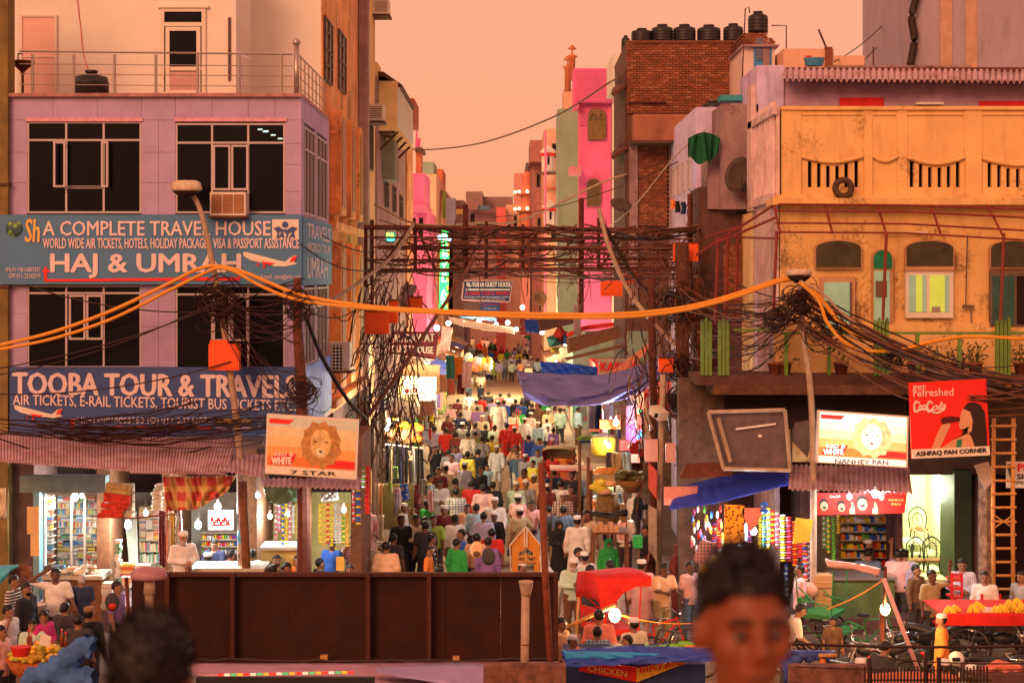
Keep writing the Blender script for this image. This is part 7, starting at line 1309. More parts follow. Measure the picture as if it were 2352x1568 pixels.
def motorbike(loc, rz, label, col, cat='motorcycle', scoot=False):
    t = T(cat, label, cat, (0,0,0)); a, b = Vector((-.62,0,.30)), Vector((.62,0,.30)); wheel(t, a, .29, 8, .055); wheel(t, b, .29, 8, .055)
    e = lambda n, m, mt: m.obj(n, mt, t, smooth=True)
    m = MB(); m.ball((-.12,0,.80), .2, 10, 0, (1.25,.62,.62)) if not scoot else m.lathe([(.05,-.35),(.2,-.3),(.24,.1),(.12,.35),(.05,.38)], (-.42,0,.62), 10, sx=.45); e('fuel_tank' if not scoot else 'leg_shield', m, col)
    m = MB(); m.tube(spline([(.12,0,.80),(.35,0,.78),(.62,0,.84),(.80,0,.86)]), .11, 8, 0, .08); e('seat', m, BLK)
    m = MB(); m.ob((0,0,.42), (.40,.24,.30)); m.obj('engine', mat('engine', (.14,.12,.12), .5, metal=.5, nz=.3, sc=9), t)
    m = MB(); [m.tube([(-.40,s*.07,.92), a+Vector((0,s*.07,0))], .022, 6) for s in (-1,1)]; m.obj('fork', CHR, t, kind='stuff')
    MB().tube(spline([(-.26,-.36,.99),(-.36,-.26,1.0),(-.40,0,.96),(-.36,.26,1.0),(-.26,.36,.99)]), .014, 6).obj('handlebar', CHR, t)
    MB().lathe([(.09,0),(.10,.05),(.05,.14)], (-.50,0,.86), 12, M=Matrix.Rotation(PI/2,3,'Y').to_4x4()).obj('headlight', CHR, t, smooth=True)
    for s in (-1,1): m = MB(); m.tube([(-.36,s*.22,1.0),(-.34,s*.30,1.14)], .008); m.ball((-.34,s*.31,1.17), .06, 8, 0, (.3,1,.8)); m.obj('mirror', CHR, t)
    m = MB(); m.tube(spline([(-.86,0,.5),(-.74,0,.60),(-.55,0,.63),(-.42,0,.55)]), .06, 6); e('front_mudguard', m, col); m = MB(); m.ob((.80,0,.66), (.22,.16,.12), Matrix.Rotation(.3,4,'Y')); m.obj('tail', col, t); MB().ob((.93,0,.68), (.03,.12,.07)).obj('tail_light', RED, t); MB().ob((.96,0,.50), (.02,.18,.12)).obj('number_plate', SGW, t)
    MB().tube([(.1,-.16,.32),(.75,-.16,.36)], .04, 6).obj('exhaust', CHR, t); t.location = loc; t.rotation_euler = (0,0,rz); return t
def gpos(x, y): Y = H*F/(y-HY); return (P(x,y,Y).x, Y, 0)
# the red rickshaw
def rickshaw(loc, rz, label, mt, hood, sc=1.):
    t = T('cycle_rickshaw', label, 'rickshaw', (0,0,0)); b = Vector((.55,0,.36))
    wheel(t, (.55,-.50,.38), .38); wheel(t, (.55,.50,.38), .38); wheel(t, (-1.15,0,.36), .36)
    m = MB(); [m.tube([p, q], .02, 6) for p, q in (((-.95,0,.88),(-.40,0,.80)),((-.92,0,.78),(-.48,0,.32)),((-.40,0,.80),(-.48,0,.32)),((-.48,0,.32),(.55,0,.38)),((-.95,0,.92),(-1.15,0,.36)),((-.4,-.05,.6),(.1,-.45,.62)),((-.4,.05,.6),(.1,.45,.62)),((.55,-.5,.38),(.55,.5,.38)),((.1,-.45,.62),(.55,-.42,.4)),((.1,.45,.62),(.55,.42,.4)),((.9,-.45,.62),(.55,-.42,.4)),((.9,.45,.62),(.55,.42,.4)))]; m.obj('frame', mt, t)
    MB().tube(spline([(-.85,-.28,1.04),(-.95,-.2,1.06),(-.97,0,1.0),(-.95,.2,1.06),(-.85,.28,1.04)]), .013).obj('handlebar', CHR, t); MB().ob((-.38,0,.90), (.24,.16,.06)).obj('saddle', BLK, t)
    m = MB(); m.box(.20,.95,-.48,.48,.80,.90); m.obj('seat', mt, t); m = MB(); m.box(.93,.99,-.48,.48,1.05,1.25); m.obj('backrest', mt, t); m = MB(); m.box(-.15,.2,-.42,.42,.50,.54); m.obj('footboard', mt, t)
    for s in (-1,1):
        m = MB(); [m.tube([p, q], .016, 5) for p, q in (((.2,s*.48,.85),(.15,s*.5,1.95)),((.97,s*.48,.80),(1.05,s*.5,1.85)),((.2,s*.48,.85),(1.0,s*.49,1.5)),((.25,s*.48,1.12),(.97,s*.48,1.2)))]; m.obj('hood_bow', mt, t)
    if hood: 
        def hf(u, v):
            x = -.05+1.1*min(1,u/.8); return Vector((x+.04*u, (v-.5)*1.08, 1.98-.10*(2*v-1)**4-.12*(u-.35)**2-.42*max(0,(u-.8)/.2)))
        m = MB(); m.grid(hf, 14, 10); o = m.obj('hood', hood, t, smooth=True); o.modifiers.new('t','SOLIDIFY').thickness = .02
        m = MB(); 
        for s in (-.56,.56): m.add([(-.05,s*.955,1.93),(1.06,s*.955,1.92),(1.09,s*.97,1.40),(.8,s*.97,1.42),(.6,s*.97,1.62),(.3,s*.97,1.74),(-.05,s*.97,1.72)], [tuple(range(7)) if s > 0 else tuple(range(6,-1,-1))])
        o = m.obj('hood_valance', hood, t); o.modifiers.new('t','SOLIDIFY').thickness = .015
    t.location = loc; t.rotation_euler = (0,0,rz); t.scale = (sc,)*3; return t
rickshaw((P(1462,1500,31.8).x, 32.0, 0), math.radians(205), 'cycle rickshaw with a bright red hood, red seat and red frame', RKR, RKR, .98)
rickshaw((P(1945,1450,33.2).x, 33.2, 0), math.radians(150), 'green framed cycle rickshaw with a folded pale hood before the pan shop', RGN, None, .9)
cloth('folded_hood', [(1895,1284),(1960,1292),(2022,1304)], [(1902,1300),(1960,1306),(2018,1322)], 33.0, PBX, 'folded pale canvas hood lying over the green rickshaw', 14, 4, .06, 2, cat='hood', th=.03)
RB = math.radians(95); rickshaw((P(1162,905,68).x, 69, 0), RB, 'small red rickshaw seen from behind beyond the balloons', RKR, None, 1.1); rickshaw((P(1285,1120,52).x, 54.5, 0), RB-.2, 'red seated rickshaw under the pale canopy in mid street', RKR, cl(CLR['khaki']), 1.)
rickshaw((P(1240,1100,54).x, 57.5, 0), RB, 'parked rickshaw with a red seat left of the canopied one', RKR, None, 1.)
# pale folded hood frame of a rickshaw seen from behind
t = T('bamboo_hood', 'upright peaked orange hood of a rickshaw just behind the dark panel', 'rickshaw hood', P(1207,1330,30)); OC = mat('orange_canvas', (.62,.26,.05), .7, nz=.15, sc=8)
m = MB(); m.pp([(1178,1330),(1188,1330),(1192,1268),(1208,1258),(1224,1268),(1228,1330),(1238,1330),(1240,1252),(1207,1212),(1174,1252)], 30, .1); m.obj('canvas', OC, t)
for pts in ([(1174,1330),(1171,1252),(1207,1209),(1243,1252),(1242,1330)],[(1204,1214),(1205,1256)],[(1210,1214),(1210,1256)]): MB().tube([P(x,y,29.95) for x,y in pts], .014, 5).obj('white_piping', SGW, t)
for y, a in ((1278,1192),(1290,1190)): MB().tube([P(a,y,29.95),P(1226,y,29.95)], .03, 5).obj('crossbar', BMB, t)
MB().tube([P(1208,1270,29.9),P(1208,1290,29.9)], .03).obj('strut', BMB, t)
bicycle((P(1870,1475,31).x, 31.4, 0), math.radians(170), 'black bicycle with a chrome handlebar right of the big head', WIRE); bicycle((P(1560,1480,31).x, 31.4, 0), math.radians(-25), 'bicycle held by the peach shirted man'); bicycle((P(120,1500,31).x, 30.6, 0), math.radians(200), 'bicycle before the man with a hand on his head'); bicycle((P(1221,1290,46).x, 43.6, 0), RB-PI, 'bicycle ridden by the pink shirted man', WIRE)
bicycle((P(1232,900,74).x, 78, 0), RB, 'far bicycle ridden by the brown shirted man'); bicycle((P(1880,1500,28).x+3.9, 28.6, 0), math.radians(10), 'bicycle behind the orange kurta boy at the lower right')
mg = 'motorcycles parked in mid street left'
for k,(x,y,rz,c) in enumerate(((1062,1000,80,'maroon'),(1046,978,100,'dark'),(1032,966,95,'black'),(1068,968,75,'red'))): motorbike(gpos(x,y+30), math.radians(rz+180 if k%2 else rz), ['maroon motorcycle nearest in the mid street parking','dark motorcycle second in the mid street parking','black motorcycle farthest left in the mid street parking','red motorcycle behind the others in mid street'][k], cl(CLR[c]))
motorbike(gpos(1310,1090), math.radians(-80), 'white scooter seen from behind beside the yellow pot stall', cl(CLR['white']), 'scooter', True)
motorbike(gpos(900,1330), math.radians(60), 'black motorcycle with a pale windscreen below the old man in white', BLK); motorbike(gpos(880,1350), math.radians(75), 'scooter parked behind the khaki shirted man', cl(CLR['cream']), 'scooter', True)
for k,(x,y,rz) in enumerate(((2090,1560,20),(2010,1590,10),(2290,1560,170),(1420,1240,60),(2180,1545,160),(2330,1620,175),(1985,1630,190))): motorbike(gpos(x,y), math.radians(rz), ['dark motorcycle under the slanting pale pole','dark motorcycle left of the slanting pale pole','black motorcycle under the banana cart','motorcycle with a black seat behind the white strapped kurta','dark motorcycle behind the boy in orange','dark motorcycle at the lower right corner','motorcycle behind the black picket fence'][k], BLK)
for x,y,Y,c,lb in ((2197-30,1518,26,'white','x'),(1994-2,1462+112,26,'red','x')): pass
def helmet(x,y,Y,m,label): 
    t = T('helmet', label, 'helmet', P(x,y+12,Y)); MB().ball(P(x,y,Y), .14, 12, 0, (1,1.15,.95)).obj('shell', m, t, smooth=True); MB().pb(x-9,y-2,x+9,y+6,Y-.17,.03).obj('visor', BLK, t)
helmet(2197,1512-0,29,cl(CLR['white']),'white striped helmet beneath the slanting pole'); helmet(2005,1520,29,cl(CLR['red']),'red and black helmet on the handlebar at lower right'); helmet(977,1196,42,BLK,'glossy black helmet behind the green T shirt man')
# banana cart
t = T('banana_cart', 'hand cart with a bright red cloth carrying bananas at the right edge', 'cart', P(2280,1500,30.5)); YC = 30.3
MB().pb(2165,1413,2430,1424,YC,1.3).obj('tabletop', WOOD, t); m = MB(); m.pb(2163,1409,2430,1413,YC-.02,1.35); m.pb(2163,1413,2430,1436,YC-.04,.03); m.obj('red_cloth', RKR, t)
wheel(t, P(2225,1490,YC+.15), .42, 16, .025); wheel(t, P(2400,1490,YC+.15), .42, 16, .025)
BN = mat('banana_yellow', (.80,.52,.03), .5, nz=.15, sc=9); BG = 'banana bunches heaped on the red cart'; random.seed(91)
for k,(x,y) in enumerate(((2178,1406),(2192,1404),(2232,1403),(2243,1396),(2255,1404),(2286,1406),(2298,1402),(2310,1404),(2322,1398),(2334,1388),(2328,1406),(2345,1400),(2316,1392))):
    t = T('banana_bunch', 'banana bunch on the red cart, %s'%('lone one at the left end' if k < 2 else 'in the left heap' if k < 5 else 'in the right heap'), 'bananas', P(x,y,YC+.2), BG); c = P(x,y,YC+random.uniform(.1,.5))
    for j in range(6): a = (j-2.5)*.32+random.uniform(-.1,.1); MB().tube(spline([c+Vector((0,0,.12)), c+Vector((math.sin(a)*.09,-.07,.08)), c+Vector((math.sin(a)*.16,-.09,-.01)), c+Vector((math.sin(a)*.17,-.05,-.06))], 3), .022, 6, 0, .012).obj('banana', BN, t, smooth=True)
MB().ball(P(2272,1402,YC+.2), .12, 10, 0, (1.5,1,.6)).obj('pink_cloth_heap', cl(CLR['pink']), None, 'pale pink cloth heap among the bananas', 'cloth', smooth=True)
for k,(x,y) in enumerate(((2210,1490,),)): pass
for k, (x0, y0, x1, y1, lb) in enumerate(((2155,1390,2196,1490,'red plastic chair stack left of the man in a beige shirt'),(2185,1330,2212,1375,'red plastic chair behind the beige shirted man'),(2352-98,1378,2300,1430,'red plastic chair behind the bamboo ladder'))):
    x0 -= 0 if k else 0; t = T('plastic_chair', lb, 'chair', P((x0+x1)/2,y1,32.6)); xa = x0-(50 if k == 0 else 0); Yc = 32.4+.3*k
    if k == 0: x0, x1 = 2150-0, 2190
    for j in range(3): MB().pb(x0,y0+j*20,x1,y0+5+j*20,Yc,.4).obj('seat', RKR, t)
    for x in (x0,x1-4): MB().pb(x,y0-14,x+4,y1,Yc+.02,.06).obj('leg', RKR, t)
    for j in range(4): MB().pb(x0+4+j*(x1-x0-8)/4,y0-14,x0+7+j*(x1-x0-8)/4,y0,Yc+.35,.04).obj('back_slat', RKR, t)
# lemon basket, blue bundle
t = T('lemon_basket', 'wide basket heaped with yellow lemons at the lower left', 'basket', P(90,1560,28)); c = P(88,1506,28)
m = MB(); m.lathe([(.25,-.42),(.45,-.22),(.55,-.02),(.52,-.02)], c, 22); m.obj('wicker', mat('wicker2', (.45,.12,.03), .8, nz=.7, sc=16), t, smooth=True); LM = [mat('lemon', (.78,.50,.04), .45, nz=.2, sc=14), mat('lemon_green', (.50,.48,.06), .45, nz=.2, sc=14)]
lm = []; 
for k in range(2): q = MB(); q.ball((0,0,0), .042, 8, 0, (1.2,1,1)); lm.append(q.mesh('lemon', LM[k], smooth=True))
random.seed(95)
for k in range(150): a = random.uniform(0,6.28); r = .5*math.sqrt(random.random()); o = add('lemon', lm[random.random() < .3], None, (c.x+r*math.cos(a), c.y+r*math.sin(a), c.z+.02+.22*(1-(r/.5)**2)*random.random()), rz=random.uniform(0,6)); tag(o, 'small yellow lemon in the heap in the wide basket', 'lemon', 'lemons heaped in the wide basket')
MB().lathe([(.10,-.1),(.14,.06),(.13,.06)], P(48,1492,27.3), 14, sx=1.3).obj('red_bowl', RKR, None, 'bright red plastic bowl left of the lemons', 'bowl')
for k,(x,y,h_) in enumerate(((66,1468,.30),(142,1462,.26),(151,1466,.24),(72,1476,.26))): t = T('glass_bottle', ['red topped bottle standing left of the girl','left brown bottle behind the lemons','right brown bottle behind the lemons','short bottle beside the red topped one'][k], 'bottle', P(x,y+20,28)); MB().lathe([(.035,0),(.04,h_*.55),(.015,h_*.75),(.015,h_),(.001,h_)], P(x,y+20,28.2), 10).obj('glass', mat('bottle_brown', (.20,.05,.02), .15, nz=.1), t, smooth=True); MB().lathe([(.018,h_),(.018,h_+.03),(.001,h_+.03)], P(x,y+20,28.2), 8).obj('cap', RED, t)
MB().pp([(88,1478),(112,1486),(118,1462),(96,1452)], 27.5, .01).obj('white_paper', SGW, None, 'white sheet of paper in front of the girl', 'paper')
JM = mat('blue_denim_sheet', (.05,.14,.42), .75, nz=.45, sc=4, bump=.5)
v, f_ = nets(smin([cap(P(60,1560,26.5),P(130,1540,26.5),.16,.2),cap(P(130,1535,26.5),P(200,1478,26.4),.2,.17),cap(P(150,1560,26.5),P(215,1560,26.4),.22,.2),cap(P(200,1480,26.4),P(216,1500,26.2),.15,.11)],.08), P(30,1600,26), P(240,1440,27.1), .035); m = MB(); m.v = [(a+.02*math.sin(c_*40+a*13), b, c_+.02*math.sin(a*33)) for a,b,c_ in v.tolist()]; m.f = f_.tolist(); m.m = [0]*len(m.f); m.obj('blue_bundle', JM, None, 'large rolled blue cloth bundle at the lower left', 'bundle', smooth=True)
MB().lathe([(.15,-.25),(.17,.1),(.18,.1),(.18,.13),(.01,.13)], P(88,1400,32.3), 18).obj('pale_drum', FRP, None, 'pale plastic drum behind the man with a hand on his head', 'drum', smooth=True)
cloth('cart_hood', [(-10,1296),(40,1294),(72,1300)], [(-10,1316),(40,1312),(70,1330)], 33.4, WOOD, 'brown canvas hood at the left edge below the awning', 10, 4, .06, 2, cat='hood', th=.04); cloth('cyan_cloth', [(-6,1298),(30,1296),(46,1296)], [(-6,1345),(10,1330),(24,1312)], 33.2, mat('cyan_cloth', (.08,.45,.65), .7, nz=.2), 'bright cyan cloth draped over the brown hood', 10, 6, .05, 2, cat='cloth')
# bare bulbs with warm glow
WB = mat('bulb_amber', (1,.62,.22), emit=30, nz=0)
bulb(1412,1412,30.2,'glaring warm bulb hanging from the slanting bamboo above the food stall',40,.11,(1,.55,.2),0,WB); bulb(2033,1398,29.5,'glaring warm bulb hanging from the leaning pole at right',28,.09,(1,.55,.2),60,WB)
def stick(a, b, Y, r, m, label, name='bamboo_pole', cat='pole'): return MB().tube([P(*a,Y),P(*b,Y)], r, 7).obj(name, m, None, label, cat, smooth=True)
stick((1292,1444),(1412,1388),30.0,.035,BMB,'slanting bamboo holding the glaring bulb above the food stall'); stick((1330,1352),(1316,1600),33.2,.03,BMB,'orange walking stick held by the old man in grey'); stick((2030,1328),(2125,1580),28.5,.04,PBX,'leaning pale pole holding the bulb at right'); stick((2030,1395),(2034,1300),29.3,.03,RST,'short upright tied to the top of the leaning pale pole')
stick((1999+27,1410),(2030,1600),30.2,.05,RST,'brown post below the bulb at right','post')
MB().tube(sag(P(1425,1412,30.2),P(1640,1425,30),.1), .010, 4).obj('rope', YCB, None, 'yellow rope running right from the glaring bulb', 'rope'); MB().tube(sag(P(1900,1398,30),P(2030,1330,29),.05), .014, 4).obj('rope', YCB, None, 'yellow rope tied to the top of the leaning pale pole', 'rope')
for a,b,Y,r,lb in (((1795,1476),(2430,1480),22,.022,'dark cable crossing the lower right of the picture'),((2040,1512),(2430,1520),22,.010,'thin cable under the dark one at lower right'),((1830,1530),(2430,1534),22,.008,'lowest thin wire at lower right')): MB().tube(sag(P(*a,Y),P(*b,Y),.04), r, 5).obj('cable', WIRE, None, lb, 'cable')
# food stall with blue tarpaulin
cloth('tarpaulin', [(1288,1492),(1440,1482),(1610,1486),(1920,1494)], [(1300,1530),(1440,1524),(1610,1516),(1900,1512)], 26.5, mat('stall_tarp', (.03,.07,.42), .6, nz=.2, sc=5), 'blue tarpaulin edge of the food stall at the bottom', 50, 10, .08, 4, dY=-.5)
cloth('tarpaulin', [(1294,1494),(1420,1496),(1520,1500)], [(1300,1514),(1400,1512),(1500,1506)], 26.2, mat('cyan_tarp', (.03,.32,.75), .5, nz=.1), 'light cyan strip lying on the blue tarpaulin of the food stall', 20, 4, .03, 2)
t = T('food_stall', 'low food stall with red and yellow lettered front under the blue tarpaulin', 'stall', P(1450,1600,26.6)); MB().pb(1300,1524,1620,1640,26.9,1.5).obj('front', mat('stall_blue', (.03,.05,.16), .7, nz=.3), t)
MB().pp([(1330,1540),(1460,1565),(1465,1532),(1335,1518)], 26.8, .03).obj('red_banner', RED, t); MB().pp([(1462,1566),(1580,1520),(1580,1512),(1462,1536)], 26.78, .03).obj('yellow_banner', mat('banner_yellow', (.75,.42,.04), .7, nz=.4, sc=12), t); text('CHICKEN', t, 1350,1526,1440,1540,26.76,GLD,.01,sk=14); text('BIRYANI', t, 1470,1530,1570,1544,26.74,RED,.01,sk=-18)
cloth('green_roll', [(1480,1482),(1545,1478),(1600,1474)], [(1484,1494),(1545,1494),(1590,1490)], 27.6, mat('lime_sheet', (.20,.48,.06), .5, nz=.3), 'bright green rolled sheet lying on the food stall', 12, 4, .08, 2, cat='sheet', th=.06); cloth('orange_roll', [(1572,1480),(1640,1482)], [(1576,1496),(1640,1496)], 27.4, cl(CLR['orange']), 'orange rolled sheet right of the green one', 8, 3, .06, 2, cat='sheet', th=.06)
cloth('blue_sack', [(1795,1484),(1840,1496),(1905,1502)], [(1800,1568),(1845,1512),(1905,1510)], 24.5, mat('indigo_cloth', (.05,.08,.32), .8, nz=.2), 'indigo cloth over a pole right of the big head', 14, 8, .08, 2, cat='cloth', th=.05); stick((1880,1505),(1922,1504),24.4,.03,BMB,'pale stick end poking out of the indigo cloth'); stick((1890,1512),(1882,1560),24.4,.05,mat('orange_post', (.6,.16,.05), .6),'short orange post below the indigo cloth','post')
# big dark back of a hoarding, its supports, awnings below
t = T('dark_hoarding', 'long dark brown hoarding seen from behind across the lower foreground', 'hoarding', P(780,1600,26.5)); HB = mat('hoarding_brown', (.036,.005,.002), .8, nz=.5, sc=2.5, dirt=.4, dcol=(.02,.008,.006))
xs = [302,382,533,662,785,845,985,1023,1150,1277]
for a, b in zip(xs[:-1], xs[1:]): MB().pb(a+.2,1322,b-.2,1518,26.9+random.uniform(0,.02),.06).obj('panel', HB, t)
HR = mat('hoarding_rail', (.065,.016,.009), .7, nz=.4, sc=6)
m = MB(); m.pb(300,1316,1278,1324,26.75,.14); m.obj('top_rail', HR, t); m = MB(); m.pb(300,1514,1278,1522,26.75,.14); m.obj('bottom_rail', HR, t)
for x in (383,533,845,985,1277): MB().pb(x-5,1316,x+5,1530 if x != 1277 else 1600,26.70,.12).obj('post', HR, t)
MB().tube(sag(P(455,1514,26.4),P(1277,1512,26.4),.03,24,.02), .03, 5).obj('cable', WIRE, t); MB().pb(735,1505,752,1518,26.5,.1).obj('clip', BMB, t); MB().pb(1040,1508,1055,1518,26.5,.1).obj('clip', BMB, t)
MB().tube([P(1243,1062,26),P(1252,1320,26),P(1268,1600,26)], .055, 8).obj('rusty_post', mat('rust_red', (.20,.05,.02), .75, nz=.5, sc=8), None, 'tall rust red post standing at the right end of the dark hoarding', 'post', smooth=True)
t = T('vent_pipe', 'pale plastic vent pipe with a wide mouth before the dark hoarding', 'pipe', P(1207,1600,24)); MB().tube([P(1207,1365,24),P(1204,1600,24)], .065, 10).obj('pipe', PIPE, t, smooth=True); MB().lathe([(.066,-.22),(.075,-.17),(.105,-.02),(.11,.0),(.09,0),(.06,-.15)], P(1208,1334,24), 14).obj('mouth', PIPE, t, smooth=True); MB().lathe([(.07,0),(.07,.02)], P(1206,1480,24), 10).obj('joint_ring', RST, t)
t = T('street_lamp', 'domed pink street lamp head at the left end of the dark hoarding', 'street lamp', P(342,1600,25)); MB().lathe([(.28,-.02),(.29,.02),(.27,.10),(.18,.15),(.01,.17)], P(342,1326,25), 16, sy=.6).obj('dome', mat('dome_pink', dc(190,110,92), .5, nz=.25, sc=5), t, smooth=True); MB().lathe([(.07,-.26),(.09,-.24),(.08,-.03)], P(343,1326,25), 10).obj('neck', PIPE, t, smooth=True); MB().tube([P(343,1364,25),P(343,1600,25)], .07, 8).obj('pole', PIPE, t); MB().tube([P(290,1325,25.1),P(296,1420,25.1)], .03).obj('strut', RST, t)
AW = mat('pale_awning', dc(215,135,120), .7, nz=.25, sc=2, dirt=.4); 
cloth('awning', [(440,1524),(800,1524),(1285,1520)], [(440,1550),(800,1562),(1285,1600)], 26, AW, 'pale pink awning sheet under the dark hoarding', 50, 8, .05, 5, cat='awning', dY=-2.2, th=.02); cloth('awning', [(860,1530),(1060,1522),(1200,1530)], [(870,1545),(1040,1572),(1190,1600)], 24.5, mat('grey_awning', dc(180,130,130), .7, nz=.15), 'grey tarpaulin ridge in front of the pink awning', 24, 6, .05, 2, cat='awning', dY=-1)
t = T('decorated_roof', 'dark vehicle roof edge with a strip of coloured lights at the bottom', 'roof', P(640,1600,22.5)); MB().pb(450,1556,860,1640,22.5,.1).obj('roof_edge', BLK, t)
for k in range(21): MB().pb(500+k*15,1547-k*.3,512+k*15,1552-k*.3,22.4,.03).obj('light_tile', mat('tile_%d'%(k%4), [(.9,.05,.03),(.9,.8,.6),(.1,.6,.2),(.9,.5,.05)][k%4], .4, nz=0, emit=.5), t)
MB().pb(1110,1528,1300,1640,23.2,.2).obj('rubble_ledge', mat('rubble', dc(150,80,50), .95, nz=.7, sc=5, bump=.8), None, 'rough brown masonry ledge at the foot of the vent pipe', 'ledge'); MB().pb(1815,1530,2000,1640,23,.2).obj('rubble_ledge', MC['rubble'], None, 'rough brown masonry ledge at the bottom right of the big head', 'ledge')
t = T('picket_fence', 'black iron picket fence at the bottom right edge', 'fence', P(2100,1600,20.5)); random.seed(97)
for k in range(38): MB().pb(1985+k*7.6,1530+random.uniform(-2,4)-(22 if k in (1,18,22) else 0),1988.4+k*7.6+(6 if k in (1,18,22) else 0),1640,20.5,.03).obj('picket', WIRE, t)
MB().pb(1985,1560,2280,1563,20.52,.03).obj('rail', WIRE, t)
cloth('coral_cloth', [(2240,1540),(2290,1512),(2350,1528)], [(2232,1552),(2290,1545),(2352,1550)], 25, cl(CLR['coral']), 'coral cloth heap at the bottom right corner', 12, 5, .08, 2, cat='cloth'); MB().pb(2240,1548,2430,1640,24.8,.8).obj('dark_crate', COND, None, 'dark crate under the coral cloth heap', 'crate')
cloth('orange_cloth', [(1990,1545),(2100,1540),(2200,1548)], [(1990,1600),(2100,1600),(2200,1600)], 22, cl(CLR['coral']), 'orange red cloth behind the black picket fence', 12, 5, .06, 2, cat='cloth')
# ---------------------------------------------------------------- people
p = person; random.seed(101)
B_ = dict(rot=180)
# far crowd
for a in ((1077,860,'boy in grey shirt and jeans walking away past the balloons','grey','denim','tee','walk','short',1.66,185),(1104,858,'man in a pale checked shirt walking behind the balloons','cream','dark','tee','walk','short',1.66,180),(1104,884,'child in a striped top between the walkers','navy','dark','tee','stand','short',1.25,180),(1121,820,'person in a teal top right of the balloons','teal','navy','tee','stand','short',1.66,150),(1067,798,'man in an olive shirt above the balloons','olive','khaki','shirt','stand','short',1.68,10),(1085,774,'person in a cream suit in the far street','cream','cream','kurta','walk','short',1.6,160),(1059,766,'man in a blue grey shirt at the far left stalls','denim','dark','shirt','stand','short',1.7,60),(1124,764,'person in a dark blue top in the farthest crowd','denim','dark','tee','stand','short',1.7,0),(1088,764,'person in a green top with a pale cap in the farthest crowd','green','dark','kurta','stand','topi',1.7,20),(1107,768,'person in yellow green in the farthest crowd','lime','dark','tee','stand','short',1.65,0),(1110,776,'person in an orange top in the farthest crowd','peach','dark','tee','stand','short',1.65,180),(1136,764,'person in grey in the farthest crowd','grey','dark','tee','stand','short',1.7,0),(1141,773,'woman in an orange flowered dress in the farthest crowd','coral','cream','kurta','stand','long',1.6,0),(1150,766,'person in brown near the far red table','brown','dark','tee','stand','short',1.7,0),(1157,778,'person in maroon at the far red table','maroon','dark','tee','stand','short',1.65,30),(1128,786,'woman in a dark green sari in the far street','green','green','gown','walk','bun',1.6,180),(1182,778,'man in a striped shirt right of the far stalls','grey','dark','tee','stand','short',1.7,0),(1192,780,'man in a mint shirt right of the far stalls','mint','dark','tee','stand','short',1.7,0),(1214,838,'man in a cream shirt and white cap above the tarpaulin','cream','dark','tee','stand','topi',1.68,180),(1196,828,'man in peach left of the cream shirted man','peach','dark','tee','stand','short',1.66,0),(1097,797,'man in dark brown near the cream dressed person','brown','dark','tee','stand','short',1.6,0),(1135,826,'person in yellow green right of the teal top','lime','dark','kurta','walk','short',1.6,180),(1238,790,'man in brown beside the far cyclist','brown','dark','tee','stand','short',1.7,0),(1168,770,'man in white in the farthest crowd right of the pole','white','dark','tee','stand','short',1.7,0),(1075,765,'man in yellow shirt in the farthest crowd','yellow','dark','tee','stand','short',1.68,30),(1206,772,'woman in pink in the farthest crowd','pink','cream','kurta','stand','long',1.6,0),(1222,766,'man in teal in the farthest crowd at right','teal','dark','tee','stand','short',1.7,0),(1049,782,'man in orange at the far left stalls','orange','dark','tee','stand','short',1.7,60)):
    p(a[0],a[1],a[2],a[3],a[4],a[5],a[6],a[7],a[8],a[9])
p(1230,796,'far cyclist in a brown shirt riding away','brown','dark','shirt','ride','short',1.7,185)
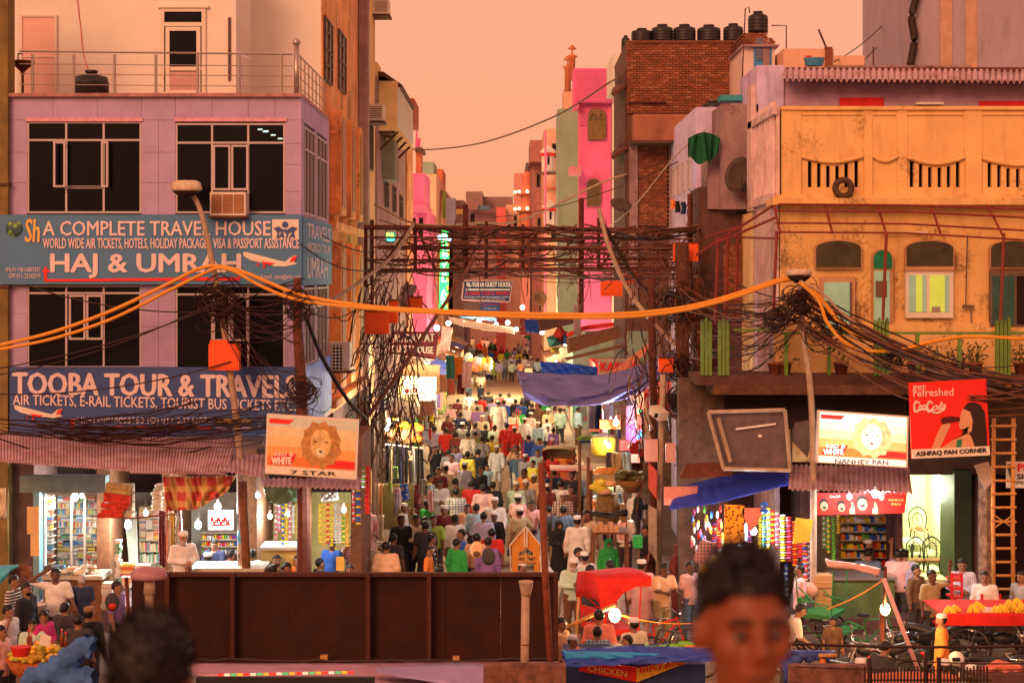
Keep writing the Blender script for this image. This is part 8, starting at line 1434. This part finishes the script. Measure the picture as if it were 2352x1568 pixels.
# middle crowd: x, y, label, top, bottom, garment, pose, hair, height, turn, extras
M = [
(995,904,'shopkeeper in dark clothes beside the glaring panel','dark','dark','tee','stand','short',1.7,60,{}),
(994,937,'boy in a yellow T shirt with teal sleeves left of the motorcycles','yellow','dark','tee','reach','short',1.45,90,{}),
(1094,918,'man in a cream kurta and white cap behind the purple shirt','cream','cream','kurta','walk','topi',1.74,180,{}),
(1096,935,'man in a purple grey shirt in front of the cream kurta','purple','dark','tee','walk','short',1.66,180,{}),
(1105,910,'man in red between the two white caps','red','dark','tee','walk','short',1.66,180,{}),
(1122,900,'dark haired man in black ahead of the white kurta','black','dark','tee','walk','short',1.66,180,{}),
(1130,916,'man in a grey lilac shirt left of the white kurta','lav','dark','tee','walk','short',1.68,170,{}),
(1145,920,'tall man in a long white kurta and white cap walking away','white','white','kurta','walk','topi',1.86,180,dict(Y=67)),
(1157,920,'man in a bright blue shirt right of the long white kurta','blue','dark','shirt','walk','short',1.68,190,{}),
(1149,904,'man in maroon far ahead of the blue shirt','maroon','dark','tee','walk','short',1.62,180,{}),
(1169,904,'man in a pink striped shirt beside the tarpaulin','pink','dark','tee','walk','short',1.64,180,dict(pat='stripe',c2='maroon')),
(1184,918,'broad man in a black shirt under the tarpaulin edge','black','dark','shirt','stand','short',1.72,180,{}),
(1198,922,'man in blue right of the broad black shirt','blue','dark','tee','stand','short',1.68,180,{}),
(1180,946,'man in a cream suit with a maroon scarf round his neck','cream','cream','kurta','fold','short',1.68,0,{}),
(1222,928,'man in black under the tarpaulin','black','dark','shirt','stand','short',1.7,170,{}),
(1240,930,'man in brown under the tarpaulin','brown','dark','shirt','stand','short',1.7,190,{}),
(1052,918,'man in dark red among the parked motorcycles','maroon','dark','tee','lean','short',1.66,160,{}),
(1256,963,'boy in white beside the canopied rickshaw','white','navy','tee','stand','short',1.4,160,{}),
(1259,980,'girl in white with dark hair near the canopied rickshaw','white','navy','tee','walk','short',1.35,30,{}),
(1272,984,'man in a violet kurta walking right of the girl in white','purple','purple','kurta','walk','short',1.62,150,{}),
(1274,936,'man in a pale grey shirt bending by the rickshaw canopy','grey','dark','shirt','lean','short',1.72,120,{}),
(1286,938,'man in mint shirt behind the rickshaw canopy','mint','dark','shirt','stand','short',1.7,200,{}),
(1328,936,'man in a light blue shirt near the hanging trousers','sky','brown','shirt','stand','short',1.74,120,{}),
(998,980,'man in a lilac shirt walking away at the left of the street','lav','dark','shirt','walk','short',1.72,180,{}),
(1024,984,'man in a bright red shirt walking away','red','dark','tee','walk','short',1.75,180,{}),
(1048,994,'person in maroon right of the bright red shirt','maroon','dark','tee','walk','short',1.66,170,{}),
(1075,994,'man in a white shirt and black trousers walking away','white','black','shirt','walk','short',1.78,180,{}),
(1092,992,'man in an olive grey shirt right of the white shirt','olive','dark','tee','walk','short',1.66,180,{}),
(1107,1004,'man in a grey T shirt and black trousers walking away','grey','black','tee','walk','short',1.68,180,{}),
(1130,1001,'man in a mustard yellow shirt walking away','yellow','dark','shirt','walk','short',1.7,185,{}),
(1141,1024,'man in an all white suit and tall white cap walking towards us','white','white','shirt','walk','topi',1.74,0,dict(beard='hair_black')),
(1000,1026,'youth in black with a hand at his chin','black','dark','tee','phone','short',1.66,20,{}),
(1030,1034,'man in a grey green shirt behind the pale pink shirt','grey','dark','tee','stand','short',1.62,190,{}),
(1045,1026,'man in a lilac shirt behind the pale pink shirt','lav','dark','tee','stand','short',1.66,10,{}),
(1037,1045,'young man in an open necked pale pink shirt','pink','denim','tee','walk','short',1.72,-15,{}),
(1105,1073,'young man in a black shirt facing left','black','dark','shirt','walk','short',1.66,-50,{}),
(1119,1069,'small boy in a sky blue shirt','sky','dark','tee','walk','short',1.3,10,dict(skin='a')),
(1184,1024,'man with a hand raised to his face behind the girl','peach','dark','shirt','phone','short',1.62,-20,{}),
(1188,1041,'girl in a blue grey dress with a white collar','denim','cream','kurta','walk','short',1.5,5,dict(skin='a')),
(1235,1033,'youth in a pale open shirt and light jeans','mint','denim','shirt','walk','short',1.72,15,{}),
(1246,1062,'boy in grey half hidden by the rust red post','grey','denim','tee','walk','short',1.45,-70,{}),
(988,1091,'youth in a bright yellow T shirt and dark jeans','yellow','navy','tee','stand','short',1.66,100,{}),
(1011,1104,'man in a white kurta with folded hands','white','cream','kurta','fold','short',1.68,0,{}),
(1046,1100,'man in an olive green kurta behind the checked shirt','olive','olive','kurta','stand','short',1.7,180,{}),
(1047,1123,'man in a blue checked shirt seen from behind','white','navy','tee','stand','short',1.74,185,dict(pat='plaid',c2='denim')),
(1083,1106,'man in a crimson shirt seen from behind','red','dark','shirt','walk','short',1.7,175,{}),
(1110,1115,'man in a pale pink shirt and dark trousers seen from behind','pink','navy','shirt','walk','short',1.74,185,{}),
(1132,1108,'man in a black shirt walking away right of the pale pink one','black','dark','shirt','walk','short',1.72,180,{}),
(1186,1108,'man in a pale lime kurta and white cap','mint','cream','kurta','walk','topi',1.7,0,{}),
(1208,1104,'man in a grey polo with dark chest stripes and white cap','grey','navy','tee','walk','topi',1.74,0,{}),
(1221,1152,'cyclist in a dusty pink shirt riding towards us','pink','grey','shirt','ride','short',1.7,0,dict(Y=43.4)),
(1256,1113,'man in a dark maroon kurta and cap behind the rust red post','maroon','maroon','kurta','walk','topi',1.7,180,{}),
(1312,1085,'youth in a dark printed T shirt','dark','dark','tee','walk','short',1.66,0,{}),
(1327,1086,'boy in a pale blue shirt right of the dark T shirt','sky','dark','shirt','walk','short',1.58,0,{}),
(1293,1132,'man in a checked red shirt and white cap','maroon','dark','tee','stand','topi',1.7,0,dict(pat='plaid',c2='white')),
(1311,1117,'man in brown grey behind the checked red shirt','brown','denim','tee','stand','short',1.68,20,{}),
(1294,1164,'man in a denim blue shirt seen from behind','denim','dark','tee','stand','short',1.7,180,{}),
(1326,1187,'tall man in a long white kurta with a shoulder strap','white','white','kurta','stand','topi',1.82,180,{}),
(1348,1175,'man in a cream shirt holding a phone to his ear','cream','khaki','tee','phone','short',1.76,10,{}),
(1284,1197,'woman in a black flowered dress and headscarf','black','black','gown','fold','hijab',1.6,25,dict(skin='a')),
(929,1158,'old man in white with a white cap eating','white','white','shirt','phone','topi',1.68,60,dict(beard='hair_grey')),
(960,1110,'woman in a dark maroon dress beside the curtain','maroon','maroon','gown','stand','hijab',1.6,190,{}),
(1020,1163,'man in a maroon kurta and white cap facing us','maroon','maroon','kurta','stand','topi',1.72,0,{}),
(1094,1159,'man in a cyan shirt with a bag strap seen from behind','sky','dark','shirt','walk','short',1.7,180,{}),
(1111,1178,'man in a lavender shirt with thinning hair seen from behind','lav','dark','shirt','walk','short',1.7,180,{}),
(1130,1216,'man in a red T shirt walking away behind the backpack','red','dark','tee','walk','short',1.68,180,{}),
(922,1186,'tall youth in a black top with teal print','black','dark','shirt','stand','short',1.76,25,dict(skin='c')),
(957,1185,'man in a cream sweater with crossed hands','cream','navy','shirt','fold','short',1.74,15,{}),
(995,1186,'man in a lime green T shirt','lime','dark','tee','stand','short',1.74,-10,{}),
(977,1200,'man behind the lime green T shirt seen from behind','dark','dark','tee','stand','short',1.66,190,{}),
(993,1230,'man in dark clothes with a red pattern','navy','dark','tee','stand','short',1.66,100,dict(pat='blot',c2='red')),
(985,1257,'boy in an orange T shirt looking right','orange','dark','tee','stand','short',1.52,80,{}),
(1050,1239,'youth in a bright green shirt seen from behind','green','dark','shirt','stand','short',1.66,140,{}),
(1059,1218,'youth in a royal blue shirt behind the green one','blue','dark','shirt','stand','short',1.7,-80,{}),
(1095,1227,'man wearing a peach and brown backpack','peach','dark','tee','stand','short',1.66,180,{}),
(1121,1236,'man in purple wearing a dark backpack','purple','dark','shirt','stand','short',1.7,180,{}),
(1329,1261,'bearded man with dark hair behind the old man in grey','white','white','shirt','stand','short',1.7,60,dict(beard='hair_black')),
(1318,1284,'old man in a grey shirt and white cap leaning on a stick','mint','brown','shirt','stick','topi',1.68,10,dict(beard='hair_grey',skin='a')),
(1342,1270,'man in a white kurta and cap right behind the old man in grey','white','white','kurta','stand','topi',1.68,200,{}),
(1194,1295,'man in a white cap bending at the peaked orange hood','white','white','kurta','lean','topi',1.66,100,{}),
(1247,1283,'man in a white shirt and cap at the right end of the hoarding','white','white','shirt','lean','topi',1.7,-100,{}),
(1009,1300,'dark haired head just above the hoarding','brown','dark','tee','stand','short',1.66,180,{}),
(842,1163,'woman in a pale pink headscarf and gown with a black bag','pink','pink','gown','stand','hijab',1.62,180,{}),
(762,1240,'man in a royal blue T shirt with a yellow print','blue','dark','tee','stand','short',1.7,-20,{}),
(813,1231,'man in a pink striped polo with a hand at his mouth','pink','dark','tee','phone','short',1.74,-10,dict(pat='stripe',c2='coral',skin='a')),
(831,1222,'man in a khaki shirt behind the pink striped polo','khaki','khaki','tee','lean','short',1.7,100,{}),
(803,1300,'dark haired head low in front of the pink striped polo','dark','dark','tee','stand','short',1.6,0,{}),
(887,1247,'man in a pale orange shirt seen from behind','peach','dark','shirt','stand','short',1.7,180,{}),
(904,1228,'youth in a dark grey T shirt seen from behind','dark','dark','tee','stand','short',1.66,150,{}),
(531,1265,'man in a dark pink shirt standing at the tea counter','magenta','dark','shirt','stand','short',1.66,140,{}),
(578,1264,'man in a light blue shirt with a shaved neck','sky','dark','tee','stand','short',1.7,-130,{}),
(655,1228,'man in grey white with a white cap bending in the yellow shop','white','dark','shirt','lean','topi',1.66,100,{}),
(647,1248,'man in a cream shirt with a white cap in the yellow shop','cream','dark','shirt','lean','topi',1.66,100,{}),
(636,1278,'moustached man facing us below the two white caps','brown','dark','tee','stand','short',1.66,20,dict(beard='hair_black')),
(660,1294,'woman with dark hair beside the orange shirted youth','maroon','dark','tee','stand','bun',1.6,60,{}),
(684,1278,'youth in an orange shirt at the hoarding','orange','dark','tee','stand','short',1.66,-60,dict(skin='a')),
(627,1300,'dark haired head left of the woman at the hoarding','dark','dark','tee','stand','short',1.6,180,{}),
(431,1296,'bald man with a moustache below the white bearded salesman','maroon','dark','tee','stand','bald',1.66,10,dict(beard='hair_black')),
(478,1272,'man in white and a white cap with his back to us at the tea counter','white','white','shirt','stand','topi',1.66,180,{}),
(33,1325,'man in a dark striped polo at the left edge','dark','dark','tee','stand','short',1.72,80,dict(pat='stripe',c2='white')),
(62,1342,'bearded man in a black shirt at the left','black','black','shirt','stand','short',1.74,70,dict(beard='hair_black')),
(128,1309,'man in a white printed T shirt with a hand on his head','white','dark','tee','headhand','short',1.76,10,dict(skin='c')),
(187,1322,'grey haired woman in a navy blouse and yellow sari','navy','brown','tee','stand','bun',1.6,-160,dict(haircol='hair_grey')),
(270,1338,'man in a dull purple polo with a backpack','purple','dark','tee','stand','short',1.72,80,{}),
(1291,1024,'vendor with a white headcloth wrapped in an orange shawl','orange','dark','gown','lean','turban',1.66,180,dict(haircol='cream')),
(1434,1172,'man in a white shirt seen from behind at the wooden cart','white','dark','tee','stand','short',1.74,180,{}),
(1469,1120,'man in a black shirt reaching right of the basket','black','dark','shirt','reach','short',1.72,90,{}),
(1460,1128,'woman in a white veil behind the basket stand','white','white','gown','stand','hijab',1.6,160,{}),
(1482,1208,'woman in dark clothes with tied hair near the camera pole','black','maroon','tee','stand','bun',1.58,-70,{}),
(1398,1240,'woman in a green headscarf behind the red rickshaw','green','green','gown','stand','hijab',1.55,20,{}),
(1474,1288,'man in a pale pink kurta behind the rickshaw seat','pink','pink','kurta','stand','topi',1.72,160,{}),
(1402,1292,'person in white bending behind the red rickshaw','white','cream','kurta','lean','short',1.66,-160,{}),
(1526,1296,'rickshaw driver in a peach shirt leaning over the handlebar','peach','khaki','tee','reach','short',1.70,25,dict(skin='c')),
(1586,1292,'youth in a pink printed T shirt left of the big head','pink','denim','tee','stand','short',1.66,30,dict(skin='c')),
(2141,1312,'man in an open beige shirt beside the banana cart','khaki','dark','tee','raise','short',1.74,30,dict(skin='c')),
(2210,1287,'man in a blue grey striped shirt counting money','lav','navy','shirt','fold','short',1.72,-15,dict(pat='vstripe',c2='white')),
(2346,1315,'man at the right edge behind the ladder','grey','dark','shirt','stand','short',1.68,-60,{}),
(2162,1413,'boy in an orange kurta and white cap seen from the side','orange','orange','kurta','stand','topi',1.50,-100,{}),
(1976,1516,'man in a white cap left of the picket fence','coral','dark','shirt','stand','topi',1.66,180,{}),
(2230,1532,'bearded man in a white cap at the bottom right','grey','dark','shirt','stand','topi',1.66,-60,dict(beard='hair_black')),
(2169,1518,'man with a patterned white cap and a red scarf','red','dark','shirt','stand','topi',1.66,180,{}),
(1913,1420,'dark haired child crouching by the bicycle right of the big head','brown','dark','tee','stand','short',1.2,0,{}),
(1994,1265,'man in a blue shirt with his back to us before the pan shop','denim','dark','shirt','lean','short',1.72,170,{}),
(2063,1264,'dark haired man at the doorway of the lit room','pink','dark','tee','stand','short',1.70,170,{}),
(1290,1422,'youth in a peach shirt left of the food stall','peach','dark','tee','stand','short',1.6,60,{}),
(1455,1422,'man in a yellow shirt and striped white cap at the food stall','cream','dark','shirt','stand','topi',1.62,-150,dict(beard='hair_black')),
(1376,1404,'broad man in a coral shirt under the glaring bulb','coral','dark','shirt','stand','short',1.66,180,{}),
(1372,1442,'boy in a blue checked shirt seen from behind at the food stall','sky','dark','tee','stand','short',1.5,180,dict(pat='plaid',c2='navy')),
(1440,1462,'dark haired man between the checked boy and the striped cap','brown','dark','tee','stand','short',1.5,-90,{}),
(1316,1462,'man in a pale cap low at the left of the food stall','coral','dark','tee','stand','topi',1.5,60,{}),
(20,1393,'man in a white shirt with a phone at the lower left','white','dark','tee','phone','short',1.66,70,{}),
(101,1404,'woman in a teal blouse and bright pink sari','magenta','magenta','gown','fold','bun',1.56,60,{}),
(75,1426,'girl in a mint top facing us behind the lemons','mint','teal','tee','stand','long',1.42,10,dict(skin='a')),
(205,1397,'man in black with a brown cap seen from behind','black','dark','shirt','stand','topi',1.68,170,dict(capc='cap_brown')),
(180,1415,'dark haired head behind the brown capped man','dark','dark','tee','stand','short',1.62,180,{}),
(1356,1300,'man in a dark shirt between old man and rickshaw','dark','dark','shirt','stand','short',1.66,150,{}),
(1836,1300,'man in a pale pink shirt half hidden right of the big head','pink','dark','tee','stand','short',1.7,-90,{}),
(1838,1392,'man in a white T shirt holding the bicycle right of the big head','white','dark','tee','lean','short',1.66,90,{}),
(2035,1478,'man in dark clothes bending over the motorcycles','dark','dark','shirt','lean','short',1.6,120,{}),
(2105,1300,'man in a brown shirt behind the leaning pale pole','brown','dark','shirt','stand','short',1.66,40,{}),
(2262,1316,'man in white behind the banana heap','white','dark','shirt','stand','short',1.64,-20,{}),
(1560,1250,'woman in a maroon dress by the slippers','maroon','maroon','gown','stand','hijab',1.6,60,{}),
(735,1285,'youth in a dark shirt beside the royal blue T shirt','dark','dark','tee','stand','short',1.6,120,{}),
(150,1386,'woman in dark clothes with tied hair behind the bicycle','dark','dark','gown','stand','bun',1.56,160,{}),
(4,1440,'person in a pink top cut by the left edge','pink','dark','tee','stand','short',1.6,80,{}),
]
mat('cap_brown', (.28,.14,.06), .8, nz=.2)
for a in M: 
    k = dict(a[10]); hc = k.pop('haircol', None); p(a[0],a[1],a[2],a[3],a[4],a[5],a[6],a[7],a[8],a[9],haircol=hc,**k)
# fill the gaps of the dense crowd
taken = [(a[0], a[1]) for a in M]; rg = random.Random(5); seen = set()
for k in range(900):
    y = rg.choice((rg.uniform(765,830), rg.uniform(900,1010), rg.uniform(900,1185))); w = (y-HY)/430
    x = rg.uniform(1176-150*w-40, 1176+105*w+20); 
    if any(abs(x-a) < 11*w+6 and abs(y-b) < 20*w+4 for a, b in taken) or (y > 1000 and 1140 < x < 1185): continue
    taken.append((x, y)); c = rg.choice(('white','cream','white','pink','sky','lav','black','dark','red','blue','peach','grey','navy','mint','yellow','orange','maroon','green','khaki')); gar = rg.choice(('tee','shirt','shirt','kurta')); away = rg.random() < .6; hair = rg.choice(('short','short','short','topi'))
    hh = rg.uniform(1.56,1.8); lb = ('tall ' if hh > 1.7 else '')+'pedestrian, %s %s%s, %s, %s, %s' % (c, {'tee':'T shirt'}.get(gar, gar), ' and white cap' if hair == 'topi' else '', 'seen from behind' if away else 'facing us', 'left' if x < 1110 else 'right' if x > 1215 else 'middle', 'in the farthest crowd' if y < 850 else 'by the tarpaulin' if y < 960 else 'by the clothes rack' if y < 1060 else 'by the bread' if y < 1150 else 'near the peaked hood')
    if lb in seen: continue
    seen.add(lb); p(x, y, lb, c, rg.choice(('dark','navy','denim','khaki','cream')), gar, rg.choice(('walk','walk','stand','hip','fold')), hair, hh, (180 if away else 0)+rg.uniform(-50,50), skin=rg.choice('abc'))
for k in range(34):
    c = rg.choice(list(CLR)); sd_ = k%2; x = rg.uniform(872,985) if sd_ else rg.uniform(1352,1490); y = rg.uniform(940,1230); lb = c+' cloth hanging in the stalls on the '+('left' if sd_ else 'right')+(' of the street, high up' if y < 1080 else ' of the street, low down')
    if lb in seen: continue
    seen.add(lb); drape(x, x+rg.uniform(8,20), y, y+rg.uniform(22,52), 38+(1260-y)/30, cl(CLR[c], rg.choice((None,None,'stripe','blot','plaid')), CLR['cream']), lb, 'cloths hung along the street stalls', 'hanging_cloth', 'cloth')
# people on the shop plinths
for a in ((421,1224,'white bearded salesman in a white kurta and cap serving','white','white','shirt','fold','topi',1.70,30,dict(beard='hair_grey',skin='a',Y=34.1)),(491,1240,'shopkeeper in a navy T shirt behind the tea counter','navy','dark','tee','reach','short',1.68,-10,dict(skin='a',Y=35.9)),(1995,1242,'bearded pan seller in a white cap behind his counter','khaki','khaki','shirt','stand','topi',1.68,60,dict(beard='hair_black',Y=36.4)),(2078,1262,'man holding up a bottle at the lit room door','lav','dark','tee','raise','short',1.70,150,dict(Y=35.6))):
    p(a[0],a[1],a[2],a[3],a[4],a[5],a[6],a[7],a[8],a[9],**a[10])
# extra details worn or carried
t = T('shoulder_bag', 'black bag hanging at the side of the woman in pale pink', 'bag', P(838,1215,40)); MB().ball(P(838,1205,39.4), .15, 10, 0, (1,.5,.9)).obj('bag_body', BLK, t, smooth=True); MB().tube([P(832,1183,39.3),P(836,1200,39.3)], .012).obj('strap', BLK, t)
for x,y,Y,m_,lb in ((1095,1262,33.6,cl(CLR['peach']),'peach and brown backpack on a man just behind the hoarding'),(1122,1278,32.6,cl(CLR['dark']),'dark backpack on the man in purple'),(258,1382,30.4,cl(CLR['dark']),'black and red backpack at the side of the dull purple polo')):
    t = T('backpack', lb, 'backpack', P(x,y+25,Y)); MB().ball(P(x,y,Y), .15, 10, 0, (.95,.6,1.2)).obj('bag_body', m_, t, smooth=True); MB().ball(P(x,y+9,Y-.06), .09, 8, 0, (.9,.5,.8)).obj('pocket', cl(CLR['brown' if x == 1095 else 'red' if x < 300 else 'dark']), t, smooth=True)
MB().pb(772,1278,790,1310,33.0,.01).obj('yellow_card', mat('card_yellow', (.8,.6,.15)), None, 'yellow card held before the royal blue T shirt', 'card')
# ---------------------------------------------------------------- the two near figures, out of focus
def near(x, ytop, Y, h, label, shirt, rot=0, skin=(.20,.052,.020), seed=1, face=True, bush=.0):
    sc = h/1.73; base = P(x, ytop, Y).z-h*1.012; r = math.radians(rot); Hc = np.array((0,-.01,1.60)); pn = 'stand'
    t = T('person', label, 'person', (P(x,ytop,Y).x, Y, base), None, r); t.scale = (sc*.94,sc,sc); h_ = lambda x, y, z: Hc+np.array((x, y, z)); R_ = np.eye(3)
    feet = [cap((s*.11,.05,.055),(s*.11,-.13,.035),.038,.028) for s in (-1,1)]
    hd = [ell(h_(0,.008,.02), (.080,.098,.107)), ell(h_(0,-.03,-.05), (.060,.066,.062)), ell(h_(0,-.060,-.098), (.026,.026,.020)), cap(h_(-.045,-.078,.030), h_(.045,-.078,.030), .014), cap(h_(0,-.090,.018), h_(0,-.112,-.022), .009, .013), cap(h_(-.016,-.098,-.028), h_(.016,-.098,-.028), .009),
          cap(h_(-.020,-.092,-.058), h_(.020,-.092,-.058), .008), cap(h_(-.016,-.091,-.070), h_(.016,-.091,-.070), .009), ell(h_(-.048,-.060,-.02), (.026,.026,.026)), ell(h_(.048,-.060,-.02), (.026,.026,.026)), ell(h_(-.089,.008,-.008), (.013,.022,.034)), ell(h_(.089,.008,-.008), (.013,.022,.034))]
    f0 = smin(torso(pn)+[cap(np.array((0,.01,1.40)), Hc+(0,.01,-.05), .058, .053)]+limbs(pn)+feet, .028); f1 = smin(hd, .012); e1, e2 = ell(h_(-.033,-.096,.008), (.017,.016,.011)), ell(h_(.033,-.096,.008), (.017,.016,.011))
    def fn(X,Y_,Z):
        a, b = f0(X,Y_,Z), f1(X,Y_,Z); q = np.clip(.5+.5*(b-a)/.02, 0, 1); d = b*(1-q)+a*q-.02*q*(1-q); return np.maximum(np.maximum(d, -e1(X,Y_,Z)), -e2(X,Y_,Z))
    mb = netmb(fn, (-.36,-.3,-.01), (.36,.25,1.76), .0115)
    for s, w in (((-.23,.02,1.14),-1),((.23,.02,1.14),1)): finger_hand(mb, s, (w*.25,-.04,.90), w, .45)
    n0 = len(mb.m)
    for s in (-1,1): mb.ball(h_(s*.033,-.083,.008), .0125, 10, 1); mb.ball(h_(s*.033,-.0935,.007), .0058, 8, 2); mb.tube([h_(s*.014,-.094,.030), h_(s*.034,-.098,.037), h_(s*.055,-.088,.030)], .0055, 5, 2)
    mb.tube([h_(-.022,-.1005,-.064), h_(0,-.103,-.063), h_(.022,-.1005,-.064)], .0035, 5, 3)
    mb.obj('body', [mat('skin_near%d'%seed, skin, .5, nz=.12), mat('eye_white', (.09,.05,.04), .3, nz=0), MC['eye_dark'], MC['lip']], None, smooth=True).parent = t
    hr = smin([ell(h_(0,.014,.040), (.084+bush,.102+bush,.103+bush))], .02)
    def hf(X,Y_,Z):
        x_, y_, z_ = X-Hc[0], Y_-Hc[1], Z-Hc[2]; d = hr(X,Y_,Z)+.003*np.sin(x_*75+seed)*np.sin(y_*82)*np.sin(z_*78+1)+.002*np.sin(x_*190)*np.sin(z_*170); return np.maximum(d, np.where(y_ < .0, .074-z_-.9*np.maximum(0,np.abs(x_)-.045), np.where(y_ < .03, .0-z_, -.085-z_)))
    mb = netmb(hf, Hc-.19, Hc+.22, .009); rg = random.Random(seed)
    for k in range(2600):
        v = rg.choice(mb.v[:]) if k == 0 else mb.v[rg.randrange(min(len(mb.v), 4000))]; d = Vector(v)-Vector(Hc); 
        if d.z < .03 and d.y < 0: continue
        d.normalize(); u = Vector((rg.uniform(-1,1),rg.uniform(-1,1),rg.uniform(-1,1)))*.003; a = Vector(v)-d*.004; mb.add([a+u, a-u, a+d*rg.uniform(.010,.032)+Vector((rg.uniform(-1,1),rg.uniform(-1,1),rg.uniform(0,1)))*.008], [(0,1,2)])
    mb.obj('hair', MC['hair_black'], None, smooth=True).parent = t
    for nm, me, m_ in (('shirt', top_mesh('stand','tee'), cl(CLR[shirt])), ('trousers', bot_mesh('stand'), cl(CLR['dark']))):
        o = add(nm, me, t); o.material_slots[0].link = 'OBJECT'; o.material_slots[0].material = m_
near(1706, 1254, 2.75, 1.60, 'dark haired boy close to us, blurred, looking at the camera', 'peach', 8, seed=1, bush=.004)
near(346, 1408, 3.25, 1.55, 'back of a blurred bushy dark head close to us at the lower left', 'dark', 176, seed=2, bush=.014)
